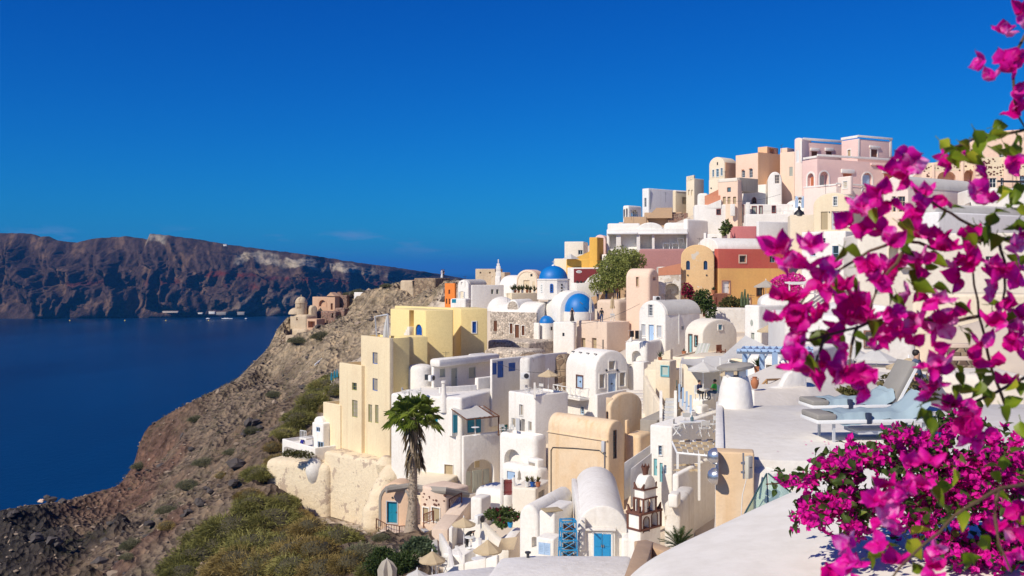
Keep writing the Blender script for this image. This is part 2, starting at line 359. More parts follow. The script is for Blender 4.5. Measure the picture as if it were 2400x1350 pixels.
# ------------------------------------------------------------------ buildings
BLOCKS, BOOLS = [], []
def arch_poly(w, h, arch):
    if not arch: return [(-w / 2, -h / 2), (w / 2, -h / 2), (w / 2, h / 2), (-w / 2, h / 2)]
    ah = w / 2 * (arch if isinstance(arch, float) else 1.0); y0 = h / 2 - ah
    return [(-w / 2, -h / 2), (w / 2, -h / 2)] + [(w / 2 * math.cos(t), y0 + ah * math.sin(t)) for t in (math.pi * k / 10 for k in range(11))]
class Blk:
    """a wall block: near vertical corner at column px and depth Y, left face running to column L, right face to column R (values under 60 are metres)"""
    def __init__(s, h, px, Y, yaw, L, Rr, top, base, mat, name='wall', vault=None, crown=0, bev=0.12, down=3.0, roof=None, par=0, terr=True, thick=0.28, wavy=0.0):
        s.h = h; s.Y = Y; th = R(yaw)
        s.dL = Vector((-math.cos(th), math.sin(th), 0)); s.dR = Vector((math.sin(th), math.cos(th), 0))
        s.zt, s.zb = (HY - top) * Y / F, (HY - base) * Y / F
        s.C = Vector(((px - CX) * Y / F, Y, 0))
        s.lL = L if L < 60 else s.solve(L, s.dL); s.lR = Rr if Rr < 60 else s.solve(Rr, s.dR)
        s.ops = []; s.cut = MB(); s.hv = (top - crown) * Y / F if vault else 0
        if h.root is None: h.start(Vector((s.C.x, s.C.y, s.zb)))
        fr = Fr(s.C, s.dL, -s.dR)                      # a = along left face, b = outward of it, so -b runs along the right face
        mb = MB(); zb = s.zb - down; H = s.zt
        if vault:
            w = s.lL if vault == 'L' else s.lR; ln = s.lR if vault == 'L' else s.lL
            arc = [(w / 2 + w / 2 * math.cos(t), H + s.hv * math.sin(t)) for t in (math.pi * k / 14 for k in range(15))]
            poly = [(0, zb), (w, zb)] + arc
            f2 = fr if vault == 'L' else Fr(s.C, s.dR, -s.dL)
            mb.prism(poly, 0, -ln, f2)
            if roof:
                rm, ins = roof
                t_ = 0.05; rp = MB(); w2 = w / 2 + t_
                aa = [math.pi * k / 16 for k in range(17)]
                outer = [(w / 2 + w2 * math.cos(t), H + 0.02 + (s.hv + t_) * math.sin(t)) for t in aa]
                inner = [(w / 2 + (w2 - 0.25) * math.cos(t), H + 0.02 + (s.hv - 0.2) * math.sin(t)) for t in aa]
                rp.prism(outer + inner[::-1], -ins, -ln - 0.05, f2)
                h.pending_roof = rp
        else:
            a = [(0, 0), (s.lL, 0), (s.lL, -s.lR), (0, -s.lR)]
            vs = [fr(x, y, z) for z in (zb, H) for x, y in a]
            mb.add(vs, BOXF)
            if par:
                t = thick
                s.cut.box((s.lL / 2, -s.lR / 2, H), (max(.1, s.lL / 2 - t), max(.1, s.lR / 2 - t), par), fr)
        s.obj = mb.build(name, mat, h.root, bev=min(bev, 0.3 * min(s.lL, s.lR, max(.1, s.zt - zb))), seg=3)
        if getattr(h, 'pending_roof', None):
            h.pending_roof.build('roof', roof[0], h.root); h.pending_roof = None
        BOOLS.append(s)
        if terr: BLOCKS.append(s)
    def solve(s, px, d):
        k = (px - CX) / F
        return (k * s.Y - s.C.x) / (d.x - k * d.y)
    def face(s, f, x0, y0, x1, y1):
        d = s.dL if f == 'L' else s.dR
        t0, t1 = s.solve(x0, d), s.solve(x1, d); tm = (t0 + t1) / 2
        p = s.C + d * tm; w = abs(t1 - t0); k = p.y / F
        p.z = (HY - (y0 + y1) / 2) * k; h = abs(y1 - y0) * k
        r, n = (-s.dL, -s.dR) if f == 'L' else (s.dR, -s.dL)
        return Fr(p, r, n), w, h
    def top_at(s, px, py):                              # point on the block's flat top
        return on_z(px, py, s.zt)
    def o(s, f, x0, y0, x1, y1, kind='win', col=None, d=0.2, arch=None, trim=None, nx=2, ny=3, pane=None, tw=0.1, leaves=1):
        fr, w, h = s.face(f, x0, y0, x1, y1); root = s.h.root
        col = col or WHITEP; poly = arch_poly(w, h, arch)
        s.cut.prism(poly, -d, 0.3, fr)
        if trim:
            tm, out = MB(), arch_poly(w + 2 * tw, h + 2 * tw, arch)
            if arch:
                for (a, c), (a2, c2), (b, e_), (b2, e2) in zip(poly[1:], poly[2:] + poly[:1], out[1:], out[2:] + out[:1]):
                    if abs(c - c2) < 1e-6 and c < 0: continue
                    tm.prism([(a, c), (a2, c2), (b2, e2), (b, e_)], -0.02, 0.06, fr)
            else:
                tm.box((0, 0.02, h / 2 + tw / 2), (w / 2 + tw, 0.04, tw / 2), fr); tm.box((0, 0.02, -h / 2 - tw / 2), (w / 2 + tw, 0.05, tw / 2), fr)
                for q in (-1, 1): tm.box((q * (w / 2 + tw / 2), 0.02, 0), (tw / 2, 0.038, h / 2), fr)
            tm.build('window_trim' if kind in ('win', 'shut', 'dark') else 'door_trim', trim, root)
        if kind == 'hole': return fr, w, h
        dd = -d + 0.04; fw = min(0.07, w * 0.12)
        mb = MB()
        def ring(mb, w, h, cx=0.0, cz=0.0, dep=0.03, fw=fw):
            if arch:
                po = arch_poly(w, h, arch); pi_ = [(a * (1 - 2 * fw / w), c * (1 - 2 * fw / h)) for a, c in po]
                for k in range(len(po)):
                    q = (k + 1) % len(po); mb.prism([po[k], po[q], pi_[q], pi_[k]], dd - dep, dd + dep, fr)
            else:
                for q in (-1, 1):
                    mb.box((cx, dd, cz + q * (h / 2 - fw / 2)), (w / 2, dep, fw / 2), fr)
                    mb.box((cx + q * (w / 2 - fw / 2), dd, cz), (fw / 2, dep, h / 2 - fw), fr)
        if kind == 'win':
            ring(mb, w, h)
            for k in range(1, nx): mb.box((-w / 2 + w * k / nx, dd, 0), (fw * .35, 0.02, h / 2 - fw), fr)
            for k in range(1, ny): mb.box((0, dd, -h / 2 + h * k / ny), (w / 2 - fw, 0.016, fw * .3), fr)
            wo = mb.build('window', col, root)
            MB().prism([(a * .97, c * .97) for a, c in poly], dd - 0.012, dd + 0.004, fr).build('pane', pane or GLASS, wo)
        elif kind == 'shut':
            for k in range(leaves):
                cx_ = -w / 2 + w * (k + .5) / leaves; lw = w / leaves * .97
                mb = MB()
                for q in (-1, 1):
                    mb.box((cx_, dd, q * (h / 2 - fw)), (lw / 2, .025, fw / 2 + fw / 2), fr)
                    mb.box((cx_ + q * (lw / 2 - fw / 2), dd, 0), (fw / 2, .025, h / 2 - 2 * fw), fr)
                ns = max(3, int(h / 0.14))
                for j in range(ns):
                    z = -h / 2 + 2 * fw + (h - 4 * fw) * (j + .5) / ns
                    mb.box((cx_, dd - .005, z), (lw / 2 - fw, .012, (h - 4 * fw) / ns * .42), fr)
                mb.box((cx_, dd - .03, 0), (lw / 2 - .01, .006, h / 2 - .01), fr)
                mb.build('shutter', col, root)
        elif kind == 'door':
            for k in range(leaves):
                cx_ = -w / 2 + w * (k + .5) / leaves; lw = w / leaves * .97
                mb = MB()
                if arch:
                    mb.prism([(a * .97, c * .985) for a, c in poly], dd - .02, dd + .02, fr)
                else: mb.box((cx_, dd, 0), (lw / 2, .02, h / 2 * .985), fr)
                for zc, zh in ((-.27, .17), (.18, .2)):
                    for q in (-1, 1): mb.box((cx_ + q * lw * .22, dd + .024, zc * h), (lw * .15, .014, zh * h), fr)
                do = mb.build('door', col, root)
                hx = cx_ + lw * (.38 if k == 0 else -.38)
                MB().box((hx, dd + .06, 0), (.025, .03, .07), fr).build('handle', DARKM, do)
        elif kind == 'dark':
            MB().prism([(a * .96, c * .96) for a, c in poly], dd - .02, dd + .005, fr).build('window_blind', pane or TANW, root)
        return fr, w, h
class Hs:
    def __init__(s, name, label, cat='house', group=None):
        s.name, s.label, s.cat, s.group, s.root = name, label, cat, group, None; s.last = None
    def start(s, loc): s.root = thing(s.name, s.label, s.cat, loc, s.group)
    def b(s, *a, **k): s.last = Blk(s, *a, **k); return s.last
    def part(s, name, mb, mat, bev=0.0, **k): return mb.build(name, mat, s.root, bev=bev, **k)
def run_booleans():
    todo = []
    for s in BOOLS:
        if not s.cut.v: continue
        c = s.cut.build('cutter', [], None); c.location = s.obj.parent.location * 0
        md = s.obj.modifiers.new('cut', 'BOOLEAN'); md.operation = 'DIFFERENCE'; md.solver = 'EXACT'; md.object = c; md.use_self = True
        todo.append((s.obj, c))
    dg = bpy.context.evaluated_depsgraph_get(); dg.update()
    new = [(o, c, bpy.data.meshes.new_from_object(o.evaluated_get(dg))) for o, c in todo]
    for o, c, me in new:
        o.modifiers.clear(); old = o.data; o.data = me; finish_mesh(me)
        bpy.data.meshes.remove(old); cmesh = c.data; bpy.data.objects.remove(c); bpy.data.meshes.remove(cmesh)
# ================================================================== the village, far to near
def arch_strip(h, B, face, x0, y0, x1, y1, mat, tw=0.18, name='arch_band', proud=0.06):
    """a raised band that frames an arch on a wall face"""
    fr, w, hh = B.face(face, x0, y0, x1, y1)
    pi_, po = arch_poly(w, hh, True), arch_poly(w + 2 * tw, hh + 2 * tw, True)
    mb = MB()
    for k in range(1, len(pi_) - 1):
        mb.prism([pi_[k], pi_[k + 1], po[k + 1], po[k]], -.02, proud, fr)
    mb.prism([pi_[-1], pi_[0], po[0], po[-1]], -.02, proud, fr)
    return h.part(name, mb, mat)
def lintel(h, B, face, x0, y0, x1, y1, mat, proud=0.1, name='cornice'):
    fr, w, hh = B.face(face, x0, y0, x1, y1)
    return h.part(name, MB().box((0, proud / 2 - .02, 0), (w / 2, proud / 2 + .02, hh / 2), fr), mat, bev=.02)
def vent(h, B, face, px, py, r, col=None):
    fr, w, hh = B.face(face, px - r, py - r, px + r, py + r)
    return h.part('vent', MB().lathe([(w * .3, 0), (w * .5, .02), (w * .5, .08), (w * .3, .1)], n=10, fr=Fr(fr.o, fr.r, fr.u, fr.n)), col or DARKM)

# ---------------- ruined castle on the headland
h = Hs('ruined_chapel', 'crumbling tan domed chapel at the cliff edge of the ruined castle', 'chapel')
b = h.b(717, 196, 38, 678, 744, 738, 800, RUIN, bev=.5, down=8)
b.o('L', 694, 744, 698, 751, 'hole', d=.5)
h.b(715, 195, 38, 682, 2.5, 771, 802, RUIN, name='buttress', bev=.6, down=8)
b = h.b(728, 197.5, 60, 3.2, 744, 727, 748, RUIN, name='side_vault', vault='R', crown=716, bev=.2, terr=False)
c = P(706, 718, 199)
h.part('drum', MB().lathe([(1.25, -2.5), (1.22, .55), (1.3, .6), (1.3, .75)], c, 12), RUIN)
h.part('dome', MB().lathe([(1.22 * math.cos(t), .75 + 1.25 * math.sin(t)) for t in (math.pi / 2 * k / 7 * .97 for k in range(8))] + [(.1, 2.1), (.08, 2.35)], c, 16), RUIN)
h.part('lower_dome', MB().lathe([(1.6 * math.cos(t), 1.3 * math.sin(t)) for t in (math.pi / 2 * k / 6 * .97 for k in range(7))], P(694, 736, 199.5), 16), RUIN)
b = h.b(742, 195, 30, 719, 2.5, 748, 768, RUINP, name='lower_room', bev=.1, down=5)
b.o('L', 722, 753, 738, 768, 'hole', d=1.2)
b = h.b(690, 192, 10, 668, 2.5, 786, 812, RUIN, name='foundation_arch', bev=.3, down=5)
b.o('L', 673, 792, 687, 815, 'hole', d=1.5, arch=True)
h = Hs('ruined_hall', 'roofless peach hall with arched niche and small pediment beside the ruined chapel', 'ruin')
b = h.b(770, 205, 25, 732, 1.2, 696, 728, RUINP, bev=.08, down=4)
b.o('L', 748, 703, 764, 718, 'hole', d=.45, arch=True)
arch_strip(h, b, 'L', 748, 703, 764, 718, RUINP, .2)
b = h.b(785, 203, 30, 768, 1.5, 694, 727, RUINP, name='porch_wall', bev=.05, down=4)
b.o('L', 775, 711, 780, 726, 'door', BROWN, d=.3)
fr, w, hh = b.face('L', 767, 685, 787, 694)
h.part('pediment', MB().prism([(-w / 2, -hh / 2), (w / 2, -hh / 2), (0, hh / 2)], -1.2, .25, fr), RUINP)
b = h.b(813, 204, 25, 785, 1.0, 692, 722, STONER, name='rubble_wall', bev=.15, down=4)
for x in (787, 792, 797): b.o('L', x, 712, x + 3.5, 720, 'hole', d=.5)
b.o('L', 791, 694, 795, 703, 'hole', d=.6)
fr, w, hh = b.face('L', 786, 684, 800, 692)
h.part('broken_gable', MB().prism([(-w / 2, -hh / 2), (w / 2, -hh / 2), (.2, hh / 2), (-.3, hh * .4)], -.8, -.05, fr), STONER)
h = Hs('ruined_terrace_wall', 'brown rubble wall stepping down below the roofless peach hall', 'wall')
b = h.b(786, 197, 30, 746, 2, 730, 770, STONER, bev=.25, down=6)
b.o('L', 752, 750, 755, 764, 'hole', d=.6); b.o('L', 765, 751, 768, 763, 'hole', d=.6); b.o('L', 777, 734, 781, 745, 'hole', d=.6)
h.b(806, 198, 30, 784, 2, 722, 748, STONER, name='upper_wall', bev=.3, down=6)
h = Hs('castle_lookout', 'old rubble stone castle lookout wall on the top of the headland', 'wall')
b = h.b(1020, 188, 25, 970, 1056, 652, 678, STONEB, bev=.2, down=6)
b = h.b(970, 190, 20, 937, 5, 657, 676, RUIN, name='rendered_wall', bev=.4, down=6)
h = Hs('white_bench_wall', 'low white parapet with railing on the headland slope', 'wall')
h.b(850, 200, 15, 830, .6, 685, 690, W, bev=.05, down=1.5)

# ---------------- houses behind the blue-domed church
h = Hs('orange_house', 'narrow bright orange house at the edge of the headland rock', 'house')
b = h.b(1066, 162, 25, 1042, 1070, 664, 720, HOTOR, bev=.1, down=6)
b.o('L', 1051, 679, 1055, 689, 'shut', BROWN); b.o('L', 1045, 700, 1048, 712, 'door', BROWN); b.o('L', 1052, 700, 1055, 713, 'door', BROWN)
h = Hs('white_box_house', 'small white house with turquoise shutter below the narrow orange house', 'house')
b = h.b(1092, 156, 20, 1055, 3, 700, 724, W, bev=.3, down=6); b.o('L', 1059, 701, 1069, 710, 'shut', TURQ, leaves=2, d=.1)
h = Hs('white_gabled_house', 'white house with little curved gable and pale yellow door beside orange house', 'house')
b = h.b(1098, 158, 30, 1073, 1140, 668, 722, W, vault='L', crown=656, bev=.1, down=6, roof=(VGREY, .5))
b.o('L', 1079, 683, 1086, 706, 'door', PALE, d=.15); b.o('L', 1075, 684, 1078, 700, 'shut', GREYW, d=.1); b.o('L', 1087, 684, 1090, 700, 'shut', GREYW, d=.1)
b.o('L', 1080, 661, 1084, 667, 'hole', d=.15)
h = Hs('grey_white_house', 'plain white block house with two small dark windows in its shaded wall', 'house')
b = h.b(1106, 152, 62, 1104, 1181, 668, 725, W, bev=.1, down=6, par=.25)
for x in (1151, 1163): b.o('R', x, 678, x + 6, 689, 'win', GREYG, d=.15)
h = Hs('plain_stone_house', 'bare tan cube house behind the white bell pillar', 'house')
b = h.b(1160, 178, 20, 1114, 4, 630, 660, RUIN, bev=.1, down=8, par=.2)
for x in (1124, 1146): b.o('L', x, 637, x + 4, 641, 'hole', d=.3)
b = h.b(1183, 176, 20, 1150, 3, 638, 660, RUIN, name='annex', bev=.15, down=6)
h = Hs('white_bell_pillar', 'tall white stepped bell pillar against the sea horizon', 'tower')
b = h.b(1172, 165, 15, 1160, .8, 648, 690, W, bev=.12, down=3)
c = P(1168, 648, 166)
for k, (r_, z0, z1) in enumerate(((.48, -.2, .9), (.4, .9, 1.75), (.27, 1.75, 2.2), (.1, 2.2, 2.9))):
    h.part('tier', MB().box((c.x, c.y, c.z + (z0 + z1) / 2), (r_, r_, (z1 - z0) / 2), taper=.9), W, bev=.06)
h = Hs('white_vault_house', 'white whale-backed vault between bell pillar and cream barrel house', 'house')
b = h.b(1215, 158, 40, 1168, 1262, 672, 700, W, vault='R', crown=645, bev=.4, down=6)
h = Hs('cream_barrel_house', 'cream barrel-vaulted house with pale double door left of the blue dome', 'house')
b = h.b(1259, 148, 22, 1210, 1276, 654, 690, PALE, vault='L', crown=633, bev=.15, down=6, roof=(PEACH, .35))
b.o('L', 1227, 657, 1241, 680, 'door', CREAM, leaves=2); b.o('L', 1243, 642, 1248, 648, 'win', BROWN, d=.1, nx=1, ny=1)
b.o('L', 1248, 660, 1254, 678, 'shut', CREAM, d=.1); arch_strip(h, b, 'L', 1213, 637, 1257, 690, PEACH, .12)
h = Hs('planter_wall', 'cream terrace wall with a row of cacti in front of the cream barrel house', 'wall')
b = h.b(1199, 138, 60, 1186, 1262, 687, 712, CREAM, bev=.1, down=4, par=.35)
PLANTER = b

# ---------------- cream and ochre houses between the dome and the loggia
h = Hs('cream_window_house', 'pale cream cube house with one window left of the mustard tower', 'house')
b = h.b(1368, 152, 12, 1323, 5, 566, 640, W2, bev=.12, down=4); b.o('L', 1355, 586, 1366, 597, 'win', GREYW, d=.15, nx=2, ny=1)
h = Hs('beige_corner_house', 'low beige block with tent roof below the pale cream cube house', 'house')
b = h.b(1332, 148, 20, 1298, 4, 606, 660, PALE, bev=.15, down=4); h.part('tent_roof', MB().lathe([(1.3, 0), (.6, .4), (.02, .75)], P(1338, 607, 146), 4), CANW)
h = Hs('mustard_wall', 'mustard yellow curved wall with square tower left of the vine', 'wall')
b = h.b(1384, 146, 12, 1327, 3, 606, 660, MUST, bev=.2, down=4); fr, w, hh = b.face('L', 1330, 588, 1383, 607)
h.part('curved_top', MB().prism([(-w / 2, -hh / 2)] + [(-w / 2 + w * t, -hh / 2 + hh * t ** 1.6) for t in (.2, .4, .6, .8, 1)] + [(w / 2, -hh / 2)], -1.0, -.1, fr), MUST)
h.b(1400, 145.5, 25, 1381, 1415, 556, 650, MUST, name='tower', bev=.1, down=4)
h = Hs('rose_arch_house', 'small dusky pink rounded house behind the mustard tower', 'house')
b = h.b(1420, 156, 15, 1392, 4, 565, 620, PINK, vault='L', crown=550, bev=.12, down=4)
h = Hs('maroon_shop_wall', 'maroon shop wall framed in white below the mustard wall', 'shop')
b = h.b(1403, 143, 10, 1330, 3, 627, 672, W, bev=.08, down=4); fr, w, hh = b.face('L', 1345, 630, 1402, 662); h.part('maroon_panel', MB().box((0, .02, 0), (w / 2, .04, hh / 2), fr), MAROON)
for j in range(5): h.part('window_flower', MB().lathe([(.14, 0), (.2, .2), (.05, .32)], b.face('L', 1352 + j * 9, 662, 1354 + j * 9, 664)[0](0, .15, 0), 7), DARKM)
h = Hs('white_step_wall', 'white curved stair wall in front of the maroon shop wall', 'wall')
h.start(P(1370, 690, 139)); p0 = [(1352, 682), (1352, 665), (1372, 663), (1380, 652), (1395, 643), (1412, 640), (1412, 690)]; fr = yawfr(P(1352, 690, 139), 8); kk = 139 / F
h.part('wall', MB().prism([((x - 1352) * kk, (690 - y) * kk) for x, y in p0] + [(0, -1)], -.5, 0, fr), W, bev=.04); h.b(1352, 140, 30, 1338, 2.5, 664, 720, W, bev=.1, down=3)

# ---------------- blue-domed church
h = Hs('blue_domed_church', 'white church with round blue dome, blue apse and rubble stone nave', 'church')
n_ = h.b(1258, 126, 30, 1149, 1318, 735, 822, W, vault='R', crown=709, bev=.2, down=4, name='nave')
fr, w, hh = n_.face('L', 1149.5, 727, 1257.5, 822)
sw = Blk(h, 1257.6, 125.75, 30, 1149, .3, 733, 822, STONE, name='stone_wall', bev=.04, down=3, terr=False)
for x0, x1, y0, y1, kd, cl in ((1157, 1165, 752, 776, 'shut', BROWN), (1195, 1202, 758, 782, 'shut', BROWN), (1207, 1217, 761, 800, 'door', BROWN), (1223, 1230, 763, 786, 'shut', BROWN)):
    sw.o('L', x0, y0, x1, y1, kd, cl, d=.14, trim=(W if x0 > 1190 else None), tw=.07)
# dormer with its own little vault over the stone wall
d_ = Blk(h, 1216, 127.6, 30, 1187, 4.5, 728, 734, W, name='dormer', vault='L', crown=702, bev=.12, down=.3, terr=False)
fr, w, hh = d_.face('L', 1190, 706, 1213, 729)
h.part('dormer_infill', MB().prism(arch_poly(w, hh, True), -.05, .04, fr), STONE)
d_.o('L', 1202, 711, 1206, 727, 'win', WHITEP, d=.1, arch=True, nx=1, ny=3)
h.part('nave_end', MB().lathe([(2.0 * math.cos(t), 1.9 * math.sin(t)) for t in (math.pi / 2 * k / 7 * .98 for k in range(8))], P(1176, 728, 131.5), 18), W)
# small apse with blue half dome on the nave gable
c = P(1281, 757, 125.2); rr = 17.5 * 125 / F
h.part('small_apse', MB().lathe([(rr * 1.02, -7), (rr, 0), (rr * .3, .02)], c, 20), W)
h.part('small_half_dome', MB().lathe([(rr * .98 * math.cos(t), rr * 1.0 * math.sin(t)) for t in (math.pi / 2 * k / 8 * .99 for k in range(9))], c, 20), BLUED)
q = P(1281, 800, 123.9)
h.part('slit', MB().box((0, 0, 0), (.1, .05, .22), Fr(P(1293, 770, 124.35), (1, 0, 0), (0, -1, 0))), DARK)
# drum, dome and cross
zc = P(1297, 655, 129)
k = 129 / F
h.part('drum_base', MB().box((zc.x, zc.y, zc.z - 2.6), (2.05, 2.05, 1.0), yawfr((0, 0, 0), 0)), W, bev=.1)
h.part('drum', MB().lathe([(39 * k, -2.6), (38.5 * k, -.12), (39.8 * k, -.08), (39.8 * k, .06), (36 * k, .1)], zc, 8, a0=R(10), a1=R(370)), W, ang=20)
dome = h.part('dome', MB().lathe([(33.8 * k * math.cos(t), .08 + 31 * k * math.sin(t)) for t in (math.pi / 2 * j / 12 * .985 for j in range(13))], zc, 32), BLUED)
dt = zc + Vector((0, 0, 31 * k + .05))
h.part('finial', MB().lathe([(.26, -.06), (.22, .08), (.1, .16), (.08, .2)], dt, 10), WHITEP)
h.part('cross', MB().box((dt.x, dt.y, dt.z + .45), (.035, .035, .27)).box((dt.x, dt.y, dt.z + .52), (.2, .034, .034)), GREYW)
for ang_, cl in ((-99, BLUE), (-60, DARK), (-140, GREYW)):       # arched lights on three faces of the drum
    a = R(ang_); nrm = Vector((math.cos(a), math.sin(a), 0)); o_ = zc + nrm * (36.5 * k) + Vector((0, 0, -1.1))
    f3 = Fr(o_, nrm.cross(Vector((0, 0, 1))) * -1, nrm)
    if ang_ == -60:
        for z in (.42, 0, -.42): h.part('oculus', MB().lathe([(.13, 0), (.13, .05), (.1, .06)], n=10, fr=Fr(f3(0, -.02, z), f3.r, f3.u, f3.n)), DARK)
    else:
        wo = h.part('drum_window', MB().prism(arch_poly(.42, 1.15, True), -.02, .05, f3), cl if ang_ == -99 else WHITEP)
        for z in (.3, 0, -.3): MB().box((0, .05, z), (.09, .012, .09), f3).build('pane', GLASS if ang_ == -99 else GREYG, wo)
# transept with the big blue half dome
c = P(1357, 728, 124.5); r1 = 37.5 * 124.5 / F
tf = yawfr(c, 22)
def half(prof, n=24): return MB().lathe(prof, n=n, fr=Fr(c, tf.r, tf.n, (0, 0, 1)))
arc = [(math.pi / 2) * j / 10 * .985 for j in range(11)]
h.part('apse_wall', half([(r1 * .98, -6.5), (r1 * .96, -.1), (r1 * .3, -.02)]), W)
h.part('apse_half_dome', half([(r1 * .93, -.1)] + [(r1 * .93 * math.cos(t), r1 * 1.08 * math.sin(t)) for t in arc]), BLUED)
po = [((r1 + .45) * math.cos(t), (r1 * 1.08 + .35) * math.sin(t)) for t in (math.pi * j / 18 for j in range(19))]
h.part('transept', MB().prism([(-r1 - .45, -6)] + [(a, z) for a, z in reversed(po)] + [(r1 + .45, -6)], -4.8, -.35, tf), W, bev=.12)
h.part('apse_spike', MB().tube([P(1359, 708, 122.2), P(1366, 713, 121.9)], .05, 5), DARKM)
b = Blk(h, 1262, 124.0, 60, 1.2, 1266, 757, 826, W, name='pilaster', bev=.2, down=3, terr=False)

h = Hs('white_terrace_block', 'plain white block with one tiny window below the standing woman', 'wall')
b = h.b(1346, 119.5, 20, 1296, 1352, 755, 835, W, bev=.18, down=4)
b.o('L', 1318, 780, 1323, 788, 'win', DARKM, d=.15, nx=1, ny=1)
h = Hs('beige_terrace_house', 'beige plastered house whose roof terrace carries parasols and a standing man', 'house')
b = h.b(1422, 117, 52, 1351, 1476, 755, 840, BEIGE, bev=.1, down=4, par=.12, thick=.25)
TERR_B = b
for x in (1361, 1387): b.o('L', x, 792, x + 11, 819, 'dark', d=.35, pane=TANW)
for x in (1434, 1450): b.o('R', x, 821, x + 9, 834, 'hole', d=.25)
h.part('drain_pipe', MB().tube([b.face('L', 1413, 795, 1415, 797)[0](0, .06, 0), b.face('L', 1413, 823, 1415, 825)[0](0, .06, 0)], .06), DARKM)
h = Hs('round_terrace_wall', 'beige curved wall wrapping the terrace behind the folded parasols', 'wall')
b = h.b(1450, 131, 40, 1396, 1482, 703, 757, BEIGE, bev=.5, down=3)

# ---------------- peach, ochre and red houses
h = Hs('peach_vault_house', 'rounded peach vaulted house with narrow slit window beside the big vine', 'house')
b = h.b(1521, 118, 40, 1465, 1546, 652, 748, PEACH, vault='R', crown=629, bev=.35, down=4)
b.o('L', 1491, 649, 1497, 671, 'shut', TANW, d=.25, trim=PEACH, tw=.06); b.o('R', 1530, 649, 1537, 657, 'hole', d=.3)
h = Hs('salmon_lean_to', 'salmon lean-to with peeling arched cave front between peach and ochre houses', 'house')
b = h.b(1560, 121, 5, 1540, .3, 660, 720, PEARCH, bev=.2, down=3, name='cave_front')
b2 = h.b(1597, 121, 5, 1543, 4, 625, 722, PEARCH, bev=.15, down=3)
b2.o('L', 1556, 664, 1592, 712, 'hole', d=1.2, arch=True); arch_strip(h, b2, 'L', 1556, 664, 1592, 712, PEARCH, .12)
fr, w, hh = b2.face('L', 1543, 622, 1596, 646)
h.part('painted_band', MB().prism([(-w / 2, -hh / 2), (w / 2, -hh / 2 + .15), (w / 2, hh / 2 + .25), (-w / 2, hh / 2 - .35)], -.1, .03, fr), SALMON)
b2.o('L', 1570, 629, 1576, 637, 'hole', d=.3)
h.part('down_pipe', MB().tube([P(1549, 712, 119.5), P(1549, 666, 119.5), P(1576, 661, 120)], .06), METAL)
h = Hs('ochre_gable_house', 'worn ochre house with round gable and two arched blue windows', 'house')
b = h.b(1674, 121, 12, 1596, 6, 603, 730, OCHOLD, vault='L', crown=573, bev=.1, down=3)
for x in (1608, 1649): b.o('L', x, 611, x + 9, 632, 'win', BLUE, arch=True, d=.2, nx=2, ny=1)
for x in (1612, 1656): vent(h, b, 'L', x, 645, 2)
h = Hs('red_and_ochre_house', 'long house painted brick red above and ochre below with white vaulted roof', 'house')
zs = (HY - 629) * 121.5 / F
REDOCH = plaster('red_over_ochre_plaster', (0.52, 0.11, 0.09), (0.5, 0.2, 0.12), 0.25, split=(zs, (0.78, 0.47, 0.17)))
b = h.b(1683, 121.5, 72, 1674, 1850, 583, 735, REDOCH, bev=.06, down=3)
b.o('R', 1733, 599, 1748, 615, 'win', TANW, d=.2, trim=BEIGE, tw=.12, nx=1, ny=1); b.o('R', 1804, 600, 1817, 615, 'win', LTURQ, d=.2, nx=2, ny=1)
b.o('R', 1693, 659, 1710, 688, 'door', WHITEP, d=.2, trim=DROSE, tw=.1); b.o('R', 1774, 673, 1788, 693, 'win', BROWN, d=.2, trim=BROWN, tw=.09, nx=1, ny=1)
b.o('R', 1746, 699, 1759, 713, 'win', WHITEP, d=.15, nx=3, ny=2, trim=DROSE, tw=.07); b.o('R', 1776, 699, 1790, 713, 'win', WHITEP, d=.15, nx=2, ny=2)
v = Blk(h, 1682, 122.5, 72, 5.5, 1798, 583, 586, W, name='roof_vault', vault='L', crown=556, bev=.25, down=.2, terr=False)
v2 = Blk(h, 1795, 124, 72, 3.5, 1850, 588, 590, W, name='lower_vault', vault='L', crown=577, bev=.2, down=.2, terr=False)
h = Hs('garden_gate_wall', 'salmon and red gateway wall with a cactus bed before the ochre house', 'wall')
b = h.b(1672, 112, 40, 1661, 1705, 688, 722, SALMON, bev=.05, down=3)
b.o('R', 1675, 697, 1681, 720, 'hole', d=.15)
h.b(1663, 111.6, 10, 1657, .4, 690, 720, PEACH, name='gate_pier', bev=.05)
h = Hs('old_garden_wall', 'stained white garden wall curving below the cactus bed', 'wall')
b = h.b(1760, 106, 8, 1661, 3, 722, 770, WOLD, bev=.25, down=4)

# ---------------- upper white terraces
h = Hs('loggia_house', 'white house with open furnished loggia above the dusky rose wall', 'house')
b = h.b(1612, 147, 8, 1422, 7, 536, 583, W, bev=.15, down=1.0)
b.o('L', 1500, 549, 1528, 583, 'hole', d=2.2); b.o('L', 1534, 549, 1609, 583, 'hole', d=2.2)
b.o('L', 1428, 549, 1444, 583, 'hole', d=1.4); b.o('L', 1455, 549, 1492, 583, 'hole', d=1.4)
lintel(h, b, 'L', 1497, 545.5, 1612, 549, WHITEP, .5, 'awning'); lintel(h, b, 'L', 1423, 545, 1494, 549, WHITEP, .4, 'awning')
u = Blk(h, 1556, 148, 8, 1492, 7, 541, 545, W, name='front_vault', vault='L', crown=521, bev=.2, down=.3, terr=False)
u = Blk(h, 1612, 150, 45, 1600, 1712, 513, 584, W, name='side_room', bev=.4, down=1, terr=False)
u.o('R', 1663, 536, 1674, 546, 'win', GREYW, d=.15, trim=WHITEP, tw=.06)
u = Blk(h, 1500, 151, 8, 1424, 7, 523, 546, W, name='back_room', bev=.25, down=.5, terr=False)
u = Blk(h, 1612, 153, 8, 1556, 6, 521, 546, W, name='back_vault', bev=1.0, down=.5, terr=False)
